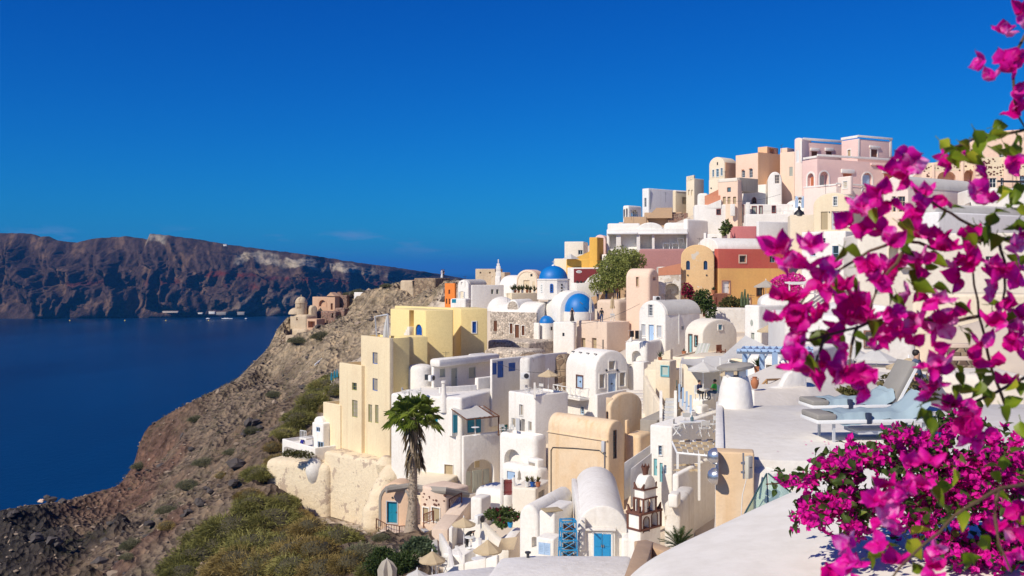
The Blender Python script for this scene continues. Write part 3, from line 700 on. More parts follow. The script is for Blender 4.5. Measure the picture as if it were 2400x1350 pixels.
for x0, dz in ((1554, 0), (1576, 0), (1588, 12)):      # shelves and chairs stored in the loggia
    fr, w, hh = b.face('L', x0, 570 - dz, x0 + 16, 583 - dz)
    f2 = fr.at(0, -1.5, 0); mb = MB()
    for q in (-1, 1): mb.box((q * w * .45, 0, 0), (.04, .25, hh / 2), f2)
    mb.box((0, 0, hh / 2), (w / 2, .28, .04), f2)
    h.part('shelf', mb, WHITEP)
h = Hs('dusky_rose_wall', 'dusky rose retaining wall under the white loggia', 'wall')
b = h.b(1618, 143, 8, 1498, 4, 583, 640, DROSE, bev=.3, down=3)
h = Hs('white_dish_house', 'white house end with iron railing left of the loggia above the vine', 'house')
b = h.b(1424, 146, 20, 1410, 3, 596, 640, W, bev=.15, down=4); b.o('L', 1413, 605, 1417, 612, 'hole', d=.2)
h = Hs('porch_house', 'small white porch room with dark doorway under the rose wall', 'house')
b = h.b(1692, 138, 30, 1649, 1705, 548, 585, W, bev=.1, down=2); b.o('L', 1668, 556, 1680, 582, 'hole', d=.8)
h.b(1655, 137, 30, 1649, .6, 546, 585, W, name='porch_pier', bev=.05, terr=False)
h = Hs('rose_garden_wall', 'faded rose red garden wall with a climbing stem', 'wall')
b = h.b(1773, 140, 10, 1712, 1, 530, 575, ROSE, bev=.1, down=3)
h = Hs('blank_white_house', 'blank white wall right of the rose garden wall', 'house')
b = h.b(1778, 136, 68, 1773, 1856, 519, 590, NEUTW, bev=.08, down=3)
h = Hs('cream_cube_house', 'pale cream cube house with rooftop bust beside the blank white wall', 'house')
b = h.b(1908, 130, 12, 1852, 5, 503, 575, PALE, bev=.08, down=3)
h = Hs('long_white_house', 'long low white house with dark red framed doors and windows', 'house')
b = h.b(1858, 152, 8, 1628, 5, 478, 530, W, bev=.12, down=3)
for x0, y0, x1, y1, kd in ((1732, 481, 1743, 520, 'door'), (1763, 484, 1772, 502, 'shut'), (1780, 483, 1786, 501, 'shut'), (1810, 483, 1817, 498, 'win'), (1680, 491, 1688, 502, 'win')):
    b.o('L', x0, y0, x1, y1, kd, GREYG if kd != 'win' else BROWN, d=.15, trim=MAROON, tw=.09)
b.o('L', 1840, 502, 1851, 516, 'win', BLUE, d=.12, trim=PBLUE, tw=.12, nx=2, ny=2)
b.o('L', 1704, 498, 1709, 507, 'dark', d=.1, pane=GREYW)
Blk(h, 1723, 151.5, 8, 1712, .5, 478, 500, W, name='pier', bev=.06, down=.4, terr=False); Blk(h, 1758, 151.3, 8, 1749, .8, 474, 504, W, name='chimney_pier', bev=.06, down=.4, terr=False)
h = Hs('white_front_terrace', 'white terrace front wall with thin rail below the long white house', 'wall')
b = h.b(1860, 146, 8, 1748, 3, 501, 545, W, bev=.08, down=3, par=.3)
mb = MB(); z0 = b.zt
for x in (1786, 1820, 1828, 1859):
    fr, w, hh = b.face('L', x, 490, x + 1, 502); mb.tube([fr(0, -.15, -.5), fr(0, -.15, .5)], .02, 5)
fa, fb = b.face('L', 1786, 494, 1787, 495)[0](0, -.15, 0), b.face('L', 1859, 494, 1860, 495)[0](0, -.15, 0)
mb.tube([fa, fb], .02, 5); h.part('rail', mb, METAL)
h = Hs('chapel_vault_house', 'white vaulted chapel with small twin-pillared bell arch', 'chapel')
b = h.b(1908, 149, 10, 1836, 7, 492, 512, W, bev=.3, down=2)
v = Blk(h, 1902, 150, 40, 1838, 9, 488, 491, W, name='vault', vault='R', crown=462, bev=.3, down=.5, terr=False)
for x in (1867, 1882):
    fr, w, hh = v.face('L', x - 3, 460, x + 3, 482); c = P(x, 484, 147.5)
    h.part('bell_pillar', MB().box((c.x, c.y, c.z + .55), (.2, .2, .75)).lathe([(.22, 1.3), (.15, 1.5), (.05, 1.6)], c, 8), PBLUE)
c = P(1874.5, 470, 147.5)
h.part('bell_arch', MB().prism([(.75 * math.cos(t), .75 * math.sin(t)) for t in (math.pi * j / 10 for j in range(11))] + [(.5 * math.cos(t), .5 * math.sin(t)) for t in (math.pi * (10 - j) / 10 for j in range(11))], -.15, .15, Fr(c)), W)
h.part('bell', MB().lathe([(.22, 0), (.14, .12), (.12, .3), (.03, .36)], c - Vector((0, 0, .35)), 10), BELL)

# ---------------- top ridge: white, cream, peach, orange and pink houses
h = Hs('white_ridge_house', 'large white cube house at the left end of the ridge', 'house')
b = h.b(1520, 182, 52, 1505, 1612, 441, 510, NEUTW, bev=.12, down=4, par=.3)
fr, w, hh = b.face('L', 1505, 442, 1519, 500)
b.o('L', 1510, 464, 1515, 485, 'win', GREYW, d=.15)
h.part('drain_pipe', MB().tube([b.face('R', 1523, 445, 1524, 446)[0](0, .08, 0), b.face('R', 1523, 490, 1524, 491)[0](0, .08, 0)], .06), METAL)
h = Hs('white_arcade', 'white rounded loggia with arches at the far left end of the ridge', 'house')
b = h.b(1473, 178, 45, 1459, 1505, 481, 520, W, bev=.3, down=3)
b.o('L', 1461, 490, 1465, 512, 'hole', d=3, arch=True); b.o('L', 1467, 488, 1471, 510, 'hole', d=3, arch=True); b.o('R', 1480, 491, 1496, 507, 'hole', d=3, arch=True)
h = Hs('brown_ramp_wall', 'brown plastered ramp wall rising below the white cube house', 'wall')
b = h.b(1515, 168, 10, 1462, 2, 508, 540, TAN2, bev=.1, down=3)
b2 = h.b(1598, 170, 12, 1510, 2, 497, 535, TAN2, name='upper_wall', bev=.1, down=3)
fr, w, hh = b2.face('L', 1515, 488, 1576, 512)
h.part('ramp', MB().prism([(-w / 2, -hh / 2), (w / 2, -hh / 2), (w / 2, hh / 2), (-w * .1, hh / 2)], .1, 1.2, fr), TAN2)
fr, w, hh = b2.face('L', 1566, 500, 1612, 523)
h.part('rubble_patch', MB().prism([(-w / 2, -hh / 2), (w / 2, -hh / 2), (w / 2, hh / 2), (-w / 2, hh * .4)], -.5, .6, fr.at(0, .2, 0)), STONER)
h.b(1460, 165, 20, 1450, 2, 521, 548, PEACH, name='lower_wall', bev=.1, down=3)
h = Hs('ochre_vault_cube', 'small ochre yellow house with white arched roof beside the crenellated tower', 'house')
b = h.b(1583, 172, 55, 1576, 1616, 449, 490, CREAM, bev=.12, down=4, vault='L', crown=446, roof=(W, .1))
b.o('R', 1599, 462, 1609, 479, 'shut', TANW, d=.1)
h = Hs('crenellated_tower_house', 'cream stair tower with crenellated top on the ridge', 'house')
b = h.b(1627, 170, 48, 1608, 1650, 418, 500, PALE, bev=.08, down=4)
for j in range(4):
    fr, w, hh = b.face('L', 1609 + 4.6 * j, 417 + 6 - j * 1.8, 1611.5 + 4.6 * j, 425)
    h.part('merlon', MB().box((0, -.2, .35), (w / 2 + .05, .2, .45), fr), PALE, bev=.04)
for x in (1613, 1620): b.o('L', x, 445, x + 3.5, 458, 'hole', d=.2)
h = Hs('curved_stair_wall', 'white sweeping stair wall right of the crenellated tower', 'wall')
b = h.b(1660, 164, 15, 1634, 3, 452, 490, W, bev=.5, down=3)
h = Hs('cream_pediment_house', 'cream house with curved pediment and pale blue windows on the ridge', 'house')
b = h.b(1698, 162, 50, 1662, 1727, 385, 440, PALE, bev=.06, down=5, vault='L', crown=366)
h.part('side_panel', MB().box((0, .02, 0), (b.face('R', 1699.5, 382, 1726, 418)[1] / 2, .04, b.face('R', 1699.5, 382, 1726, 418)[2] / 2), b.face('R', 1699.5, 382, 1726, 418)[0]), ORANGE)
for x0, x1, y0, y1 in ((1670, 1674, 398, 414), (1679, 1685, 396, 414), (1689.5, 1694, 394, 411)): b.o('L', x0, y0, x1, y1, 'win', PBLUE, d=.12, pane=GLASSB, nx=1, ny=3, trim=W, tw=.08)
b.o('L', 1680, 380, 1683, 387, 'win', BROWN, d=.1, nx=1, ny=1)
h = Hs('cream_base_wall', 'cream wall below the curved pediment house', 'wall')
b = h.b(1683, 160, 45, 1661, 1690, 420, 480, PALE, bev=.1, down=3); vent(h, b, 'L', 1667, 441, 1.5)
h = Hs('orange_corner_house', 'tall house with pale peach front and deep orange side', 'house')
b = h.b(1776, 158, 55, 1724, 1831, 358, 436, PEACH, bev=.06, down=5, par=.2)
fr, w, hh = b.face('R', 1776.5, 358, 1830, 436); h.part('side_wall_panel', MB().box((0, .02, 0), (w / 2, .03, hh / 2 - .1), fr), ORANGE)  # thin panel gives the right face a deeper orange than the front
b.o('L', 1738, 400, 1746, 416, 'win', GREYW, d=.2, nx=2); b.o('L', 1756, 396, 1764, 416, 'win', GREYW, d=.2, nx=2)
for x in (1741, 1759): lintel(h, b, 'L', x - 2, 394.5 if x > 1750 else 397.5, x + 3, 396 if x > 1750 else 399, TERRA, .15, 'lamp')
s1 = Blk(h, 1798, 161, 45, 1776, 1824, 343, 360, ORANGE, name='roof_room', bev=.05, down=1, terr=False); s1.o('R', 1804, 348, 1815, 360, 'hole', d=.6)
s1 = Blk(h, 1845, 162, 45, 1829, 1862, 346, 362, PEACH, name='roof_box', bev=.05, down=1, terr=False)
s1 = Blk(h, 1862, 157, 40, 1828, 3, 355, 436, PEACH, name='right_wing', bev=.06, down=4, terr=False); s1.o('L', 1850, 391, 1858, 413, 'shut', GREYG, d=.12)
h.part('aerial', MB().tube([P(1832, 362, 160), P(1832, 340, 160)], .025, 5).tube([P(1828, 342, 160), P(1836, 338, 160)], .02, 5), DARKM)
h = Hs('peach_terrace_house', 'peach house with three narrow openings under a grey parapet', 'house')
b = h.b(1729, 152, 42, 1683, 1740, 421, 488, PEACH, bev=.06, down=4, par=.25)
b.o('L', 1704, 439, 1713, 450, 'win', BROWN, d=.2, nx=1, ny=1, pane=GLASSB)
for x in (1694, 1705, 1718): b.o('L', x, 461, x + 7, 478, 'dark', d=.25, pane=TANW)
lintel(h, b, 'L', 1684, 418, 1728, 426, W2, .06, 'parapet_band')
for x in range(5): b.o('L', 1708 + x * 4, 418.5, 1711 + x * 4, 424, 'hole', d=.12)
s1 = Blk(h, 1733, 152.6, 55, 4, 1777, 416, 440, GREYP, name='grey_parapet', bev=.05, down=.5, terr=False)
h = Hs('salmon_stair_wall', 'salmon stair wall stepping down in front of the peach terrace house', 'wall')
b = h.b(1690, 154, 10, 1652, 1.5, 458, 490, SALMON, bev=.04, down=1)
fr, w, hh = b.face('L', 1652, 444, 1684, 461)
h.part('ramp_wall', MB().prism([(-w / 2, -hh / 2), (w / 2, -hh / 2), (w / 2, hh / 2), (-w / 2, -hh / 2 + .1)], -.8, -.2, fr), SALMON)
fr, w, hh = b.face('L', 1652, 468, 1690, 488)
h.part('front_ramp', MB().prism([(-w / 2, -hh / 2), (w / 2, -hh / 2), (w / 2, hh / 2), (-w / 2, -hh / 2 + .3)], .05, .6, fr), W)
h = Hs('white_arch_window_house', 'white house with pointed arched window in dark red frame', 'house')
b = h.b(1795, 157, 40, 1736, 1886, 432, 482, W, bev=.08, down=.5, par=.2)
b.o('L', 1763, 463, 1772, 477, 'win', BROWN, arch=1.3, d=.15, trim=MAROON, tw=.08, nx=2, ny=2)
h.part('drain_pipe', MB().tube([b.face('L', 1750, 438, 1751, 439)[0](0, .06, 0), b.face('L', 1750, 472, 1751, 473)[0](0, .06, 0)], .05), WHITEP)
fr, w, hh = b.face('R', 1797, 432, 1885, 456); h.part('parapet_band', MB().box((0, .02, 0), (w / 2, .035, hh / 2), fr), BEIGE)
h = Hs('white_half_dome_stair', 'small white arched stair house with latticed door before the orange wall', 'house')
b = h.b(1833, 155, 12, 1800, 4, 424, 432, W, vault='L', crown=402, bev=.2, down=4); b.o('L', 1816, 410, 1827, 430, 'win', BEIGE, d=.15, nx=3, ny=3)

h = Hs('pink_mansion', 'long two-storey pink mansion with white trim on the ridge', 'house')
b = h.b(1915, 150, 66, 1880, 2100, 372, 452, PINK, bev=.05, down=4)
lintel(h, b, 'R', 1915, 367, 2099, 372, W, .15); lintel(h, b, 'L', 1883, 367, 1915, 372, W, .12)
b.o('R', 1921, 402, 1942, 436, 'hole', d=.7, arch=True); arch_strip(h, b, 'R', 1921, 402, 1942, 436, W, .22)
b.o('R', 2021, 405, 2044, 436, 'hole', d=.4, arch=True); arch_strip(h, b, 'R', 2021, 405, 2044, 436, W, .22)
b.o('L', 1893, 406, 1908, 438, 'hole', d=.5, arch=True); arch_strip(h, b, 'L', 1893, 406, 1908, 438, W, .3)
for x0, x1 in ((1976, 1997), (2072, 2093)): b.o('R', x0, 407, x1, 428, 'dark', d=.15, pane=ORDOOR); lintel(h, b, 'R', x0 - 5, 397, x1 + 4, 406, W, .2)
lintel(h, b, 'R', 2040, 384, 2095, 389, PINK, .25, 'ledge')
fr, w, hh = b.face('R', 1927, 411, 1938, 436); h.part('door', MB().box((0, -.62, 0), (w / 2, .03, hh / 2), fr), GREYG)
fr, w, hh = b.face('L', 1896, 414, 1906, 438); h.part('door', MB().box((0, -.42, 0), (w / 2, .03, hh / 2), fr), ORDOOR)
fr, w, hh = b.face('R', 2024, 410, 2041, 436); h.part('door', MB().box((0, -.32, 0), (w / 2, .03, hh / 2), fr), PBLUE)
t_ = Blk(h, 2010, 154, 62, 1972, 2090, 325, 372, PINK, name='tower_room', bev=.05, down=.5, terr=False)
lintel(h, t_, 'L', 1972, 320, 2010, 326, W, .12); lintel(h, t_, 'R', 2010, 320, 2091, 325, W, .14)
t_.o('L', 1987, 351, 1994, 368, 'dark', d=.15, pane=TANW, trim=W, tw=.14); t_.o('R', 2041, 350, 2056, 368, 'dark', d=.15, pane=BROWN, trim=W, tw=.2)
lintel(h, t_, 'R', 2037, 342, 2061, 347, W, .22); lintel(h, t_, 'R', 2011, 325, 2015, 368, W, .06, 'corner_band'); lintel(h, t_, 'R', 2085, 325, 2090, 368, W, .06, 'corner_band')
m_ = Blk(h, 1882, 157, 66, 1865, 1985, 332, 372, PINK, name='upper_wall', bev=.05, down=.5, terr=False)
lintel(h, m_, 'R', 1882, 326, 1974, 332, W, .14)
for x in (1902, 1936): m_.o('R', x, 355, x + 14, 368, 'dark', d=.15, pane=BROWN); lintel(h, m_, 'R', x - 3, 347, x + 17, 354, W, .2)
e_ = Blk(h, 1880, 156, 45, 1862, 3, 327, 430, PINKL, name='end_wall', vault='L', crown=322, bev=.08, down=2, terr=False); e_.o('L', 1866, 352, 1873, 381, 'shut', WHITEP, d=.1)
lintel(h, e_, 'L', 1876, 330, 1880, 380, W, .08, 'corner_band')
h = Hs('pink_parapet_wall', 'pale pink garden parapet with white coping in front of the pink mansion', 'wall')
b = h.b(1960, 142, 58, 1884, 2105, 436, 480, PINKL, bev=.06, down=4)
lintel(h, b, 'R', 1960, 433, 2098, 437, W, .1, 'coping'); lintel(h, b, 'L', 1884, 434, 1960, 438, W, .1, 'coping')
g_ = Blk(h, 1993, 141, 62, 1962, 2000, 412, 440, PINKL, name='gate_house', bev=.25, down=1, terr=False); g_.o('L', 1976, 425, 1986, 441, 'win', WHITEP, d=.1, trim=W, tw=.12, nx=3, ny=4, pane=TANW)
arch_strip(h, b, 'R', 2020, 437, 2036, 447, W, .12)
h = Hs('white_ridge_wall', 'white sloping end wall with a tan block right of the pink mansion', 'wall')
b = h.b(2120, 152, 20, 2098, 4, 368, 430, W, bev=.1, down=4)
fr, w, hh = b.face('L', 2120, 372, 2165, 410); h.part('sloping_wall', MB().prism([(-w / 2, -hh), (w / 2, -hh), (w / 2, -hh / 2), (-w / 2, hh / 2)], -.5, .1, fr), W)
h.b(2158, 158, 30, 2130, 3, 378, 420, OCHOLD, name='tan_block', bev=.1, down=4)
h.b(2190, 146, 20, 2160, 2, 402, 440, W, name='right_wall', bev=.1, down=4)

# ---------------- stone mansion on the right
h = Hs('stone_mansion', 'terracotta mansion with dark stones set in its cream arcade wall', 'house')
b = h.b(2300, 136, 14, 2160, 8, 396, 470, PEACH, bev=.06, down=4)
MANS = b
b.o('L', 2197, 401, 2240, 440, 'hole', d=2, arch=.8); b.o('L', 2260, 398, 2283, 440, 'hole', d=2, arch=True)
b2 = Blk(h, 2402, 133, 14, 2288, 4, 368, 470, PEACH, name='right_wall', bev=.06, down=4, terr=False)
MANS2 = b2
b2.o('L', 2320, 392, 2333, 404, 'win', WHITEP, arch=True, d=.2, nx=3, ny=1); b2.o('L', 2319, 417, 2335, 440, 'win', WHITEP, d=.2, nx=2, ny=2, trim=PALE)
b2.o('L', 2345, 417, 2355, 440, 'win', GREYW, d=.2); b2.o('L', 2390, 412, 2402, 440, 'win', PBLUE, d=.2)
for x in (2183, 2251, 2288): lintel(h, b, 'L', x, 378 if x > 2200 else 383, x + 7, 440, PEACH, .2, 'pilaster')
for x in (2352,): lintel(h, b2, 'L', x, 362, x + 20, 440, PEACH, .25, 'pilaster')
u = Blk(h, 2500, 137, 14, 2272, 6, 336, 372, PEACH, name='upper_floor', vault='L', crown=300, bev=.08, down=1, terr=False)
u.o('L', 2293, 325, 2300, 336, 'win', WHITEP, d=.1, nx=1, ny=1); u.o('L', 2275, 349, 2304, 371, 'win', WHITEP, d=.3, nx=4, ny=1); u.o('L', 2342, 349, 2356, 371, 'win', WHITEP, d=.2)
for B_, x0, x1, y0, y1, n2 in ((MANS, 2163, 2296, 384, 398, 26), (MANS, 2163, 2183, 398, 420, 6), (MANS2, 2296, 2350, 370, 410, 46), (MANS2, 2374, 2400, 370, 412, 24)):      # dark stones set in the wall
    for j in range(n2):
        x, y = random.uniform(x0, x1), random.uniform(y0, y1); fr, w, hh = B_.face('L', x, y, x + random.uniform(4, 7), y + random.uniform(3, 5))
        h.part('stone', MB().lathe([(w * .5, -.03), (w * .45, .05), (w * .15, .07)], n=6, fr=Fr(fr.o, fr.r, fr.u, fr.n), sy=.75), TRIMBR)
for B_, q in ((MANS, (2162, 380, 2298, 400)), (MANS2, (2292, 368, 2400, 412))):
    fr, w, hh = B_.face('L', *q); h.part('mortar_panel', MB().box((0, 0, 0), (w / 2, .02, hh / 2), fr), CREAM)
pergola = MB()
for j in range(6): pergola.box((0, 0, 0), (2.4, .05, .05), yawfr(P(2375, 427 - j * .6, 128 + j * .6), 12))
h.part('sun_roof', pergola, DARKM)
h = Hs('peach_barrel_hall', 'peach hall with long grey barrel roof right of the pink parapet', 'house')
b = h.b(2128, 122, 58, 2070, 2285, 440, 500, PINKL, vault='L', crown=410, bev=.12, down=4, roof=(VGREY, .35))
for x in (2090, 2104, 2112): b.o('L', x, 460, x + 9, 497, 'win', CREAM, d=.25, nx=1, ny=3)
h = Hs('grey_wall_house', 'grey long wall house behind the upper bougainvillea blossoms', 'house')
b = h.b(2190, 108, 66, 2160, 2420, 478, 545, VGREY, bev=.3, down=4)  # whole block wears the same grey plaster as the vault roofs
b2 = Blk(h, 2200, 102, 60, 2150, 2430, 496, 545, NEUTW, name='front_wall', bev=.2, down=3, terr=False)
h = Hs('white_roof_house', 'flat white roofed house below the stone mansion', 'house')
b = h.b(2420, 118, 10, 2275, 6, 440, 520, W, bev=.2, down=3)

# ---------------- right middle
h = Hs('cream_gable_house', 'cream house with rounded gable and bamboo blind behind the blossoms', 'house')
b = h.b(1999, 112, 30, 1906, 2060, 480, 545, CREAM, vault='L', crown=450, bev=.12, down=4, roof=(VGREY, .4))
b.o('L', 1953, 461, 1962, 482, 'win', WHITEP, d=.12, trim=W, tw=.07); b.o('L', 1924, 496, 1940, 538, 'dark', d=.15, pane=TANW); b.o('L', 1949, 495, 1967, 538, 'door', GREYW, d=.15, leaves=2)
b.o('L', 1978, 494, 1992, 530, 'win', WHITEP, d=.15, pane=GLASSB)
for x in (1944, 1972): vent(h, b, 'L', x, 497, 1.6)
h = Hs('white_stack_house', 'tall white house with small square windows below the cream gable', 'house')
b = h.b(1982, 108, 42, 1878, 2040, 541, 690, W, bev=.15, down=4, par=.3)
for x0, y0, x1, y1 in ((1928, 558, 1935, 569), (1951, 576, 1966, 612), (1900, 580, 1912, 600)): b.o('L', x0, y0, x1, y1, 'win', PBLUE, d=.12, trim=W, tw=.07, nx=1, ny=2)
h = Hs('cream_arch_house', 'cream house with arched entrance and small white balcony behind blossoms', 'house')
b = h.b(2420, 84, 10, 2010, 8, 545, 780, W2, bev=.2, down=5)
b.o('L', 2083, 574, 2107, 616, 'hole', d=.8, arch=True); arch_strip(h, b, 'L', 2083, 574, 2107, 616, PALE, .1)
fr, w, hh = b.face('L', 2108, 600, 2142, 622); mb = MB()
for z in (-.4, .4): mb.box((0, .5, z), (w / 2, .03, .03), fr)
for j in range(7): mb.box((-w / 2 + w * j / 6, .5, 0), (.02, .02, .4), fr)
h.part('balcony', mb, WHITEP); h.part('balcony_floor', MB().box((0, .25, -.5), (w / 2 + .1, .35, .08), fr), W)
b.o('L', 2050, 640, 2064, 690, 'door', GREYG, d=.2); b.o('L', 2230, 620, 2250, 660, 'win', WHITEP, d=.2); b.o('L', 2310, 600, 2330, 640, 'win', WHITEP, d=.2)
h = Hs('cream_cliff_house', 'broad pale cream house at the right edge behind the blossoms', 'house')
b = h.b(2450, 70, 10, 2140, 8, 690, 880, PALE, bev=.25, down=5)
h = Hs('white_window_house', 'white house with red stone framed window above the white parasols', 'house')
b = h.b(2150, 52, 8, 1840, 8, 740, 905, W, bev=.4, down=4)
b.o('L', 2028, 778, 2050, 812, 'win', GREYG, d=.2, trim=TRIMRED, tw=.09, nx=1, ny=1, pane=CURT)
b.o('L', 2028, 842, 2046, 890, 'hole', d=1.0); b.o('L', 2000, 845, 2008, 866, 'win', BLUE, d=.15, nx=2)
arch = Blk(h, 2120, 54, 8, 1975, 8, 742, 750, W, name='roof_vault', vault='L', crown=715, bev=.4, down=.5, terr=False)
fr, w, hh = b.face('L', 2015, 840, 2030, 890); h.part('open_door', MB().box((.15, .25, 0), (.03, .3, hh / 2), fr), GREYW)
fr, w, hh = b.face('L', 2046, 838, 2056, 890); h.part('door_trim', MB().box((0, .02, 0), (.07, .05, hh / 2), fr), TRIMRED)
h = Hs('white_side_dome', 'white domed roof left of the red stone framed window', 'house')
b = h.b(1905, 60, 25, 1830, 1960, 772, 870, W, bev=.3, down=3)
h.part('dome', MB().lathe([(1.5 * math.cos(t), 1.15 * math.sin(t)) for t in (math.pi / 2 * k / 7 * .98 for k in range(8))], P(1890, 772, 62.5), 20), W)
h = Hs('white_blank_tower', 'white cube house with tiny oval window behind the cream parasol', 'house')
b = h.b(1778, 80, 56, 1744, 1880, 716, 830, W, bev=.15, down=4, par=.25)
fr, w, hh = b.face('L', 1759, 751, 1765, 762); h.part('oval_window', MB().lathe([(w / 2, 0), (w / 2, .03), (w * .3, .035)], n=14, fr=Fr(fr.o, fr.r, fr.u, fr.n), sy=1.9), GREYG)
b.o('L', 1760, 780, 1768, 806, 'door', GREYG, d=.2)
h.b(1786, 78.5, 25, 1772, 3, 775, 830, W, name='side_pier', bev=.15, down=2, terr=False)
mt = Blk(h, 1850, 82, 10, 1783, 4, 712, 718, W, name='roof_gable', vault='L', crown=690, bev=.15, down=.4, terr=False)
h = Hs('white_roof_pergola_house', 'white slatted pergola terrace beside the small magenta bougainvillea', 'pergola')
b = h.b(1935, 96, 20, 1840, 5, 690, 760, W, bev=.15, down=4)
for j in range(9): h.part('slat', MB().box((0, 0, 0), (1.6, .05, .07), yawfr(P(1876 + j * 2, 662 + j * .4, 95 - j * .25), 10)), WHITEP)
for x in (1850, 1885, 1910): h.part('post', MB().box((0, 0, 0), (.06, .06, .75), Fr(P(x, 678, 94))), WHITEP)

# ---------------- middle: white vaulted houses
h = Hs('grey_vault_house', 'white house with grey barrel roof and pale blue door in its gable', 'house')
b = h.b(1559, 98, 52, 1497, 1641, 738, 806, W, vault='L', crown=706, bev=.12, down=3, roof=(VGREY, .3))
b.o('L', 1520, 714, 1530, 740, 'win', GREYW, d=.12, trim=W, tw=.07, nx=2, ny=4); b.o('L', 1504, 760, 1513, 786, 'shut', GREYW, d=.12, trim=W, tw=.07); b.o('L', 1521, 761, 1533, 803, 'door', PBLUE, d=.14, trim=W, tw=.07)
b.o('L', 1540, 763, 1551, 790, 'shut', GREYW, d=.12, trim=W, tw=.07); b.o('R', 1597, 764, 1603, 773, 'win', GREYW, d=.1)
h.part('drain_pipe', MB().tube([b.face('R', 1590, 735, 1591, 736)[0](0, .05, 0), b.face('R', 1590, 805, 1591, 806)[0](0, .05, 0)], .04), WHITEP)
h = Hs('white_arch_terrace', 'white terrace block with arched window niche below the grey barrel roof', 'house')
b = h.b(1516, 95, 30, 1464, 1606, 800, 880, W, bev=.3, down=3, par=.35)
b.o('L', 1481, 822, 1502, 848, 'hole', d=.6, arch=True); b.o('L', 1475, 853, 1480, 862, 'hole', d=.15)
Blk(h, 1509, 93, 30, 1484, 1.5, 849, 885, W, name='step_block', bev=.1, terr=False)
fr, w, hh = b.face('L', 1464, 786, 1480, 801); h.part('curved_parapet', MB().prism([(-w / 2, -hh / 2)] + [(-w / 2 + w * t, -hh / 2 + hh * t * t) for t in (.3, .6, .8, 1)] + [(w / 2, -hh / 2)], -.3, 0.0, fr), W)
h = Hs('cream_vault_house', 'warm white vaulted house with square blue window in its rounded end', 'house')
b = h.b(1646, 89, 58, 1604, 1728, 786, 845, W2, vault='R', crown=749, bev=.15, down=3)
b.o('L', 1615, 784, 1622, 828, 'door', LTURQ, d=.15, trim=TRIMBR, tw=.06); b.o('L', 1629, 787, 1635, 811, 'win', LTURQ, d=.12, trim=TRIMBR, tw=.06, nx=1)
b.o('R', 1683, 761, 1692, 773, 'win', PBLUE, d=.12, trim=W, tw=.06, nx=1, ny=1, pane=paint('turquoise_glass', (.05, .28, .36), .15))
h = Hs('cream_upper_terrace', 'cream terrace wall with red edged coping below the warm white vault', 'wall')
b = h.b(1622, 82, 28, 1570, 1740, 838, 905, PALE, bev=.15, down=4, par=.12)
UPT = b
h = Hs('cream_stair_house', 'cream house with stepped parapet and light turquoise window', 'house')
b = h.b(1571, 80, 32, 1509, 1618, 868, 960, PALE, bev=.12, down=4)
fr, w, hh = b.face('L', 1510, 818, 1571, 868)
h.part('stepped_gable', MB().prism([(-w / 2, -hh / 2), (w / 2, -hh / 2), (w / 2, hh / 2)] + sum(([(w / 2 - w * (j + 1) / 8, hh / 2 - hh * j / 8), (w / 2 - w * (j + 1) / 8, hh / 2 - hh * (j + 1) / 8)] for j in range(1, 7)), []), -.5, -.02, fr), PALE)
k_ = Blk(h, 1570, 78.6, 32, 1536, 1.4, 846, 905, PALE, name='window_bay', bev=.1, down=1.5, terr=False)
k_.o('L', 1550, 858, 1567, 881, 'win', LTURQ, d=.1, trim=LTURQ, tw=.06, nx=1, ny=1, pane=paint('pale_pane', (.5, .55, .48), .4))
b.o('R', 1592, 896, 1600, 918, 'win', BROWN, d=.12); b.o('R', 1576, 892, 1588, 925, 'door', LTURQ, d=.12)
h = Hs('cream_curved_wall', 'cream curved garden wall sweeping down beside the street stairs', 'wall')
mb = MB(); pts = [P(1512, 880, 79), P(1520, 900, 77), P(1535, 925, 75), P(1550, 950, 73), P(1553, 975, 71)]
for a, c in zip(pts, pts[1:]):
    n2 = Vector((-(c - a).y, (c - a).x, 0)).normalized() * .16
    q = [a + n2, c + n2, c - n2, a - n2]
    vs = [Vector((v.x, v.y, v.z - 4.5)) for v in q] + q
    mb.add(vs, BOXF)
h.start(Vector((pts[0].x, pts[0].y, pts[0].z - 4))); h.part('wall', mb, PALE, bev=.05)

# ---------------- white terraces under the yellow building
h = Hs('balcony_vault_house', 'white vaulted house with white lattice balcony and pale blue door', 'house')
b = h.b(1395, 93, 58, 1325, 1473, 868, 990, W, vault='R', crown=823, bev=.18, down=3)
b.o('R', 1427, 846, 1441, 866, 'win', GREYW, d=.15, trim=W, tw=.09, nx=1, ny=1, pane=CURT); b.o('R', 1405, 877, 1417, 909, 'win', GREYW, d=.15, trim=W, tw=.09, nx=1, ny=1, pane=CURT)
b.o('R', 1425, 875, 1444, 924, 'door', PBLUE, d=.15, leaves=2, trim=W, tw=.08); b.o('R', 1452, 873, 1465, 905, 'win', GREYW, d=.15, trim=W, tw=.09, nx=1, ny=1, pane=CURT)
for x in (1421, 1447): vent(h, b, 'R', x, 868, 2.2)
b.o('L', 1352, 881, 1366, 908, 'door', PBLUE, d=.15, leaves=2, trim=TRIMBR, tw=.1); b.o('L', 1361, 953, 1370, 971, 'win', PBLUE, d=.12, trim=W, tw=.07)
for f_ in (.15, .4, .65, .9):
    p = b.C + b.dL * b.lL * f_ + b.dR * b.lR * .5 * (1 - math.cos(R(52))); p.z = b.zt + b.hv * math.sin(R(52)); h.part('roof_spout', MB().tube([p, p - b.dR * .35 + Vector((0, 0, .05))], .055, 6), DARKM)
fr, w, hh = b.face('L', 1318, 905, 1381, 930)
fl = h.part('balcony_floor', MB().box((0, .55, -hh / 2), (w / 2, .6, .07), fr), W)
mb = MB()
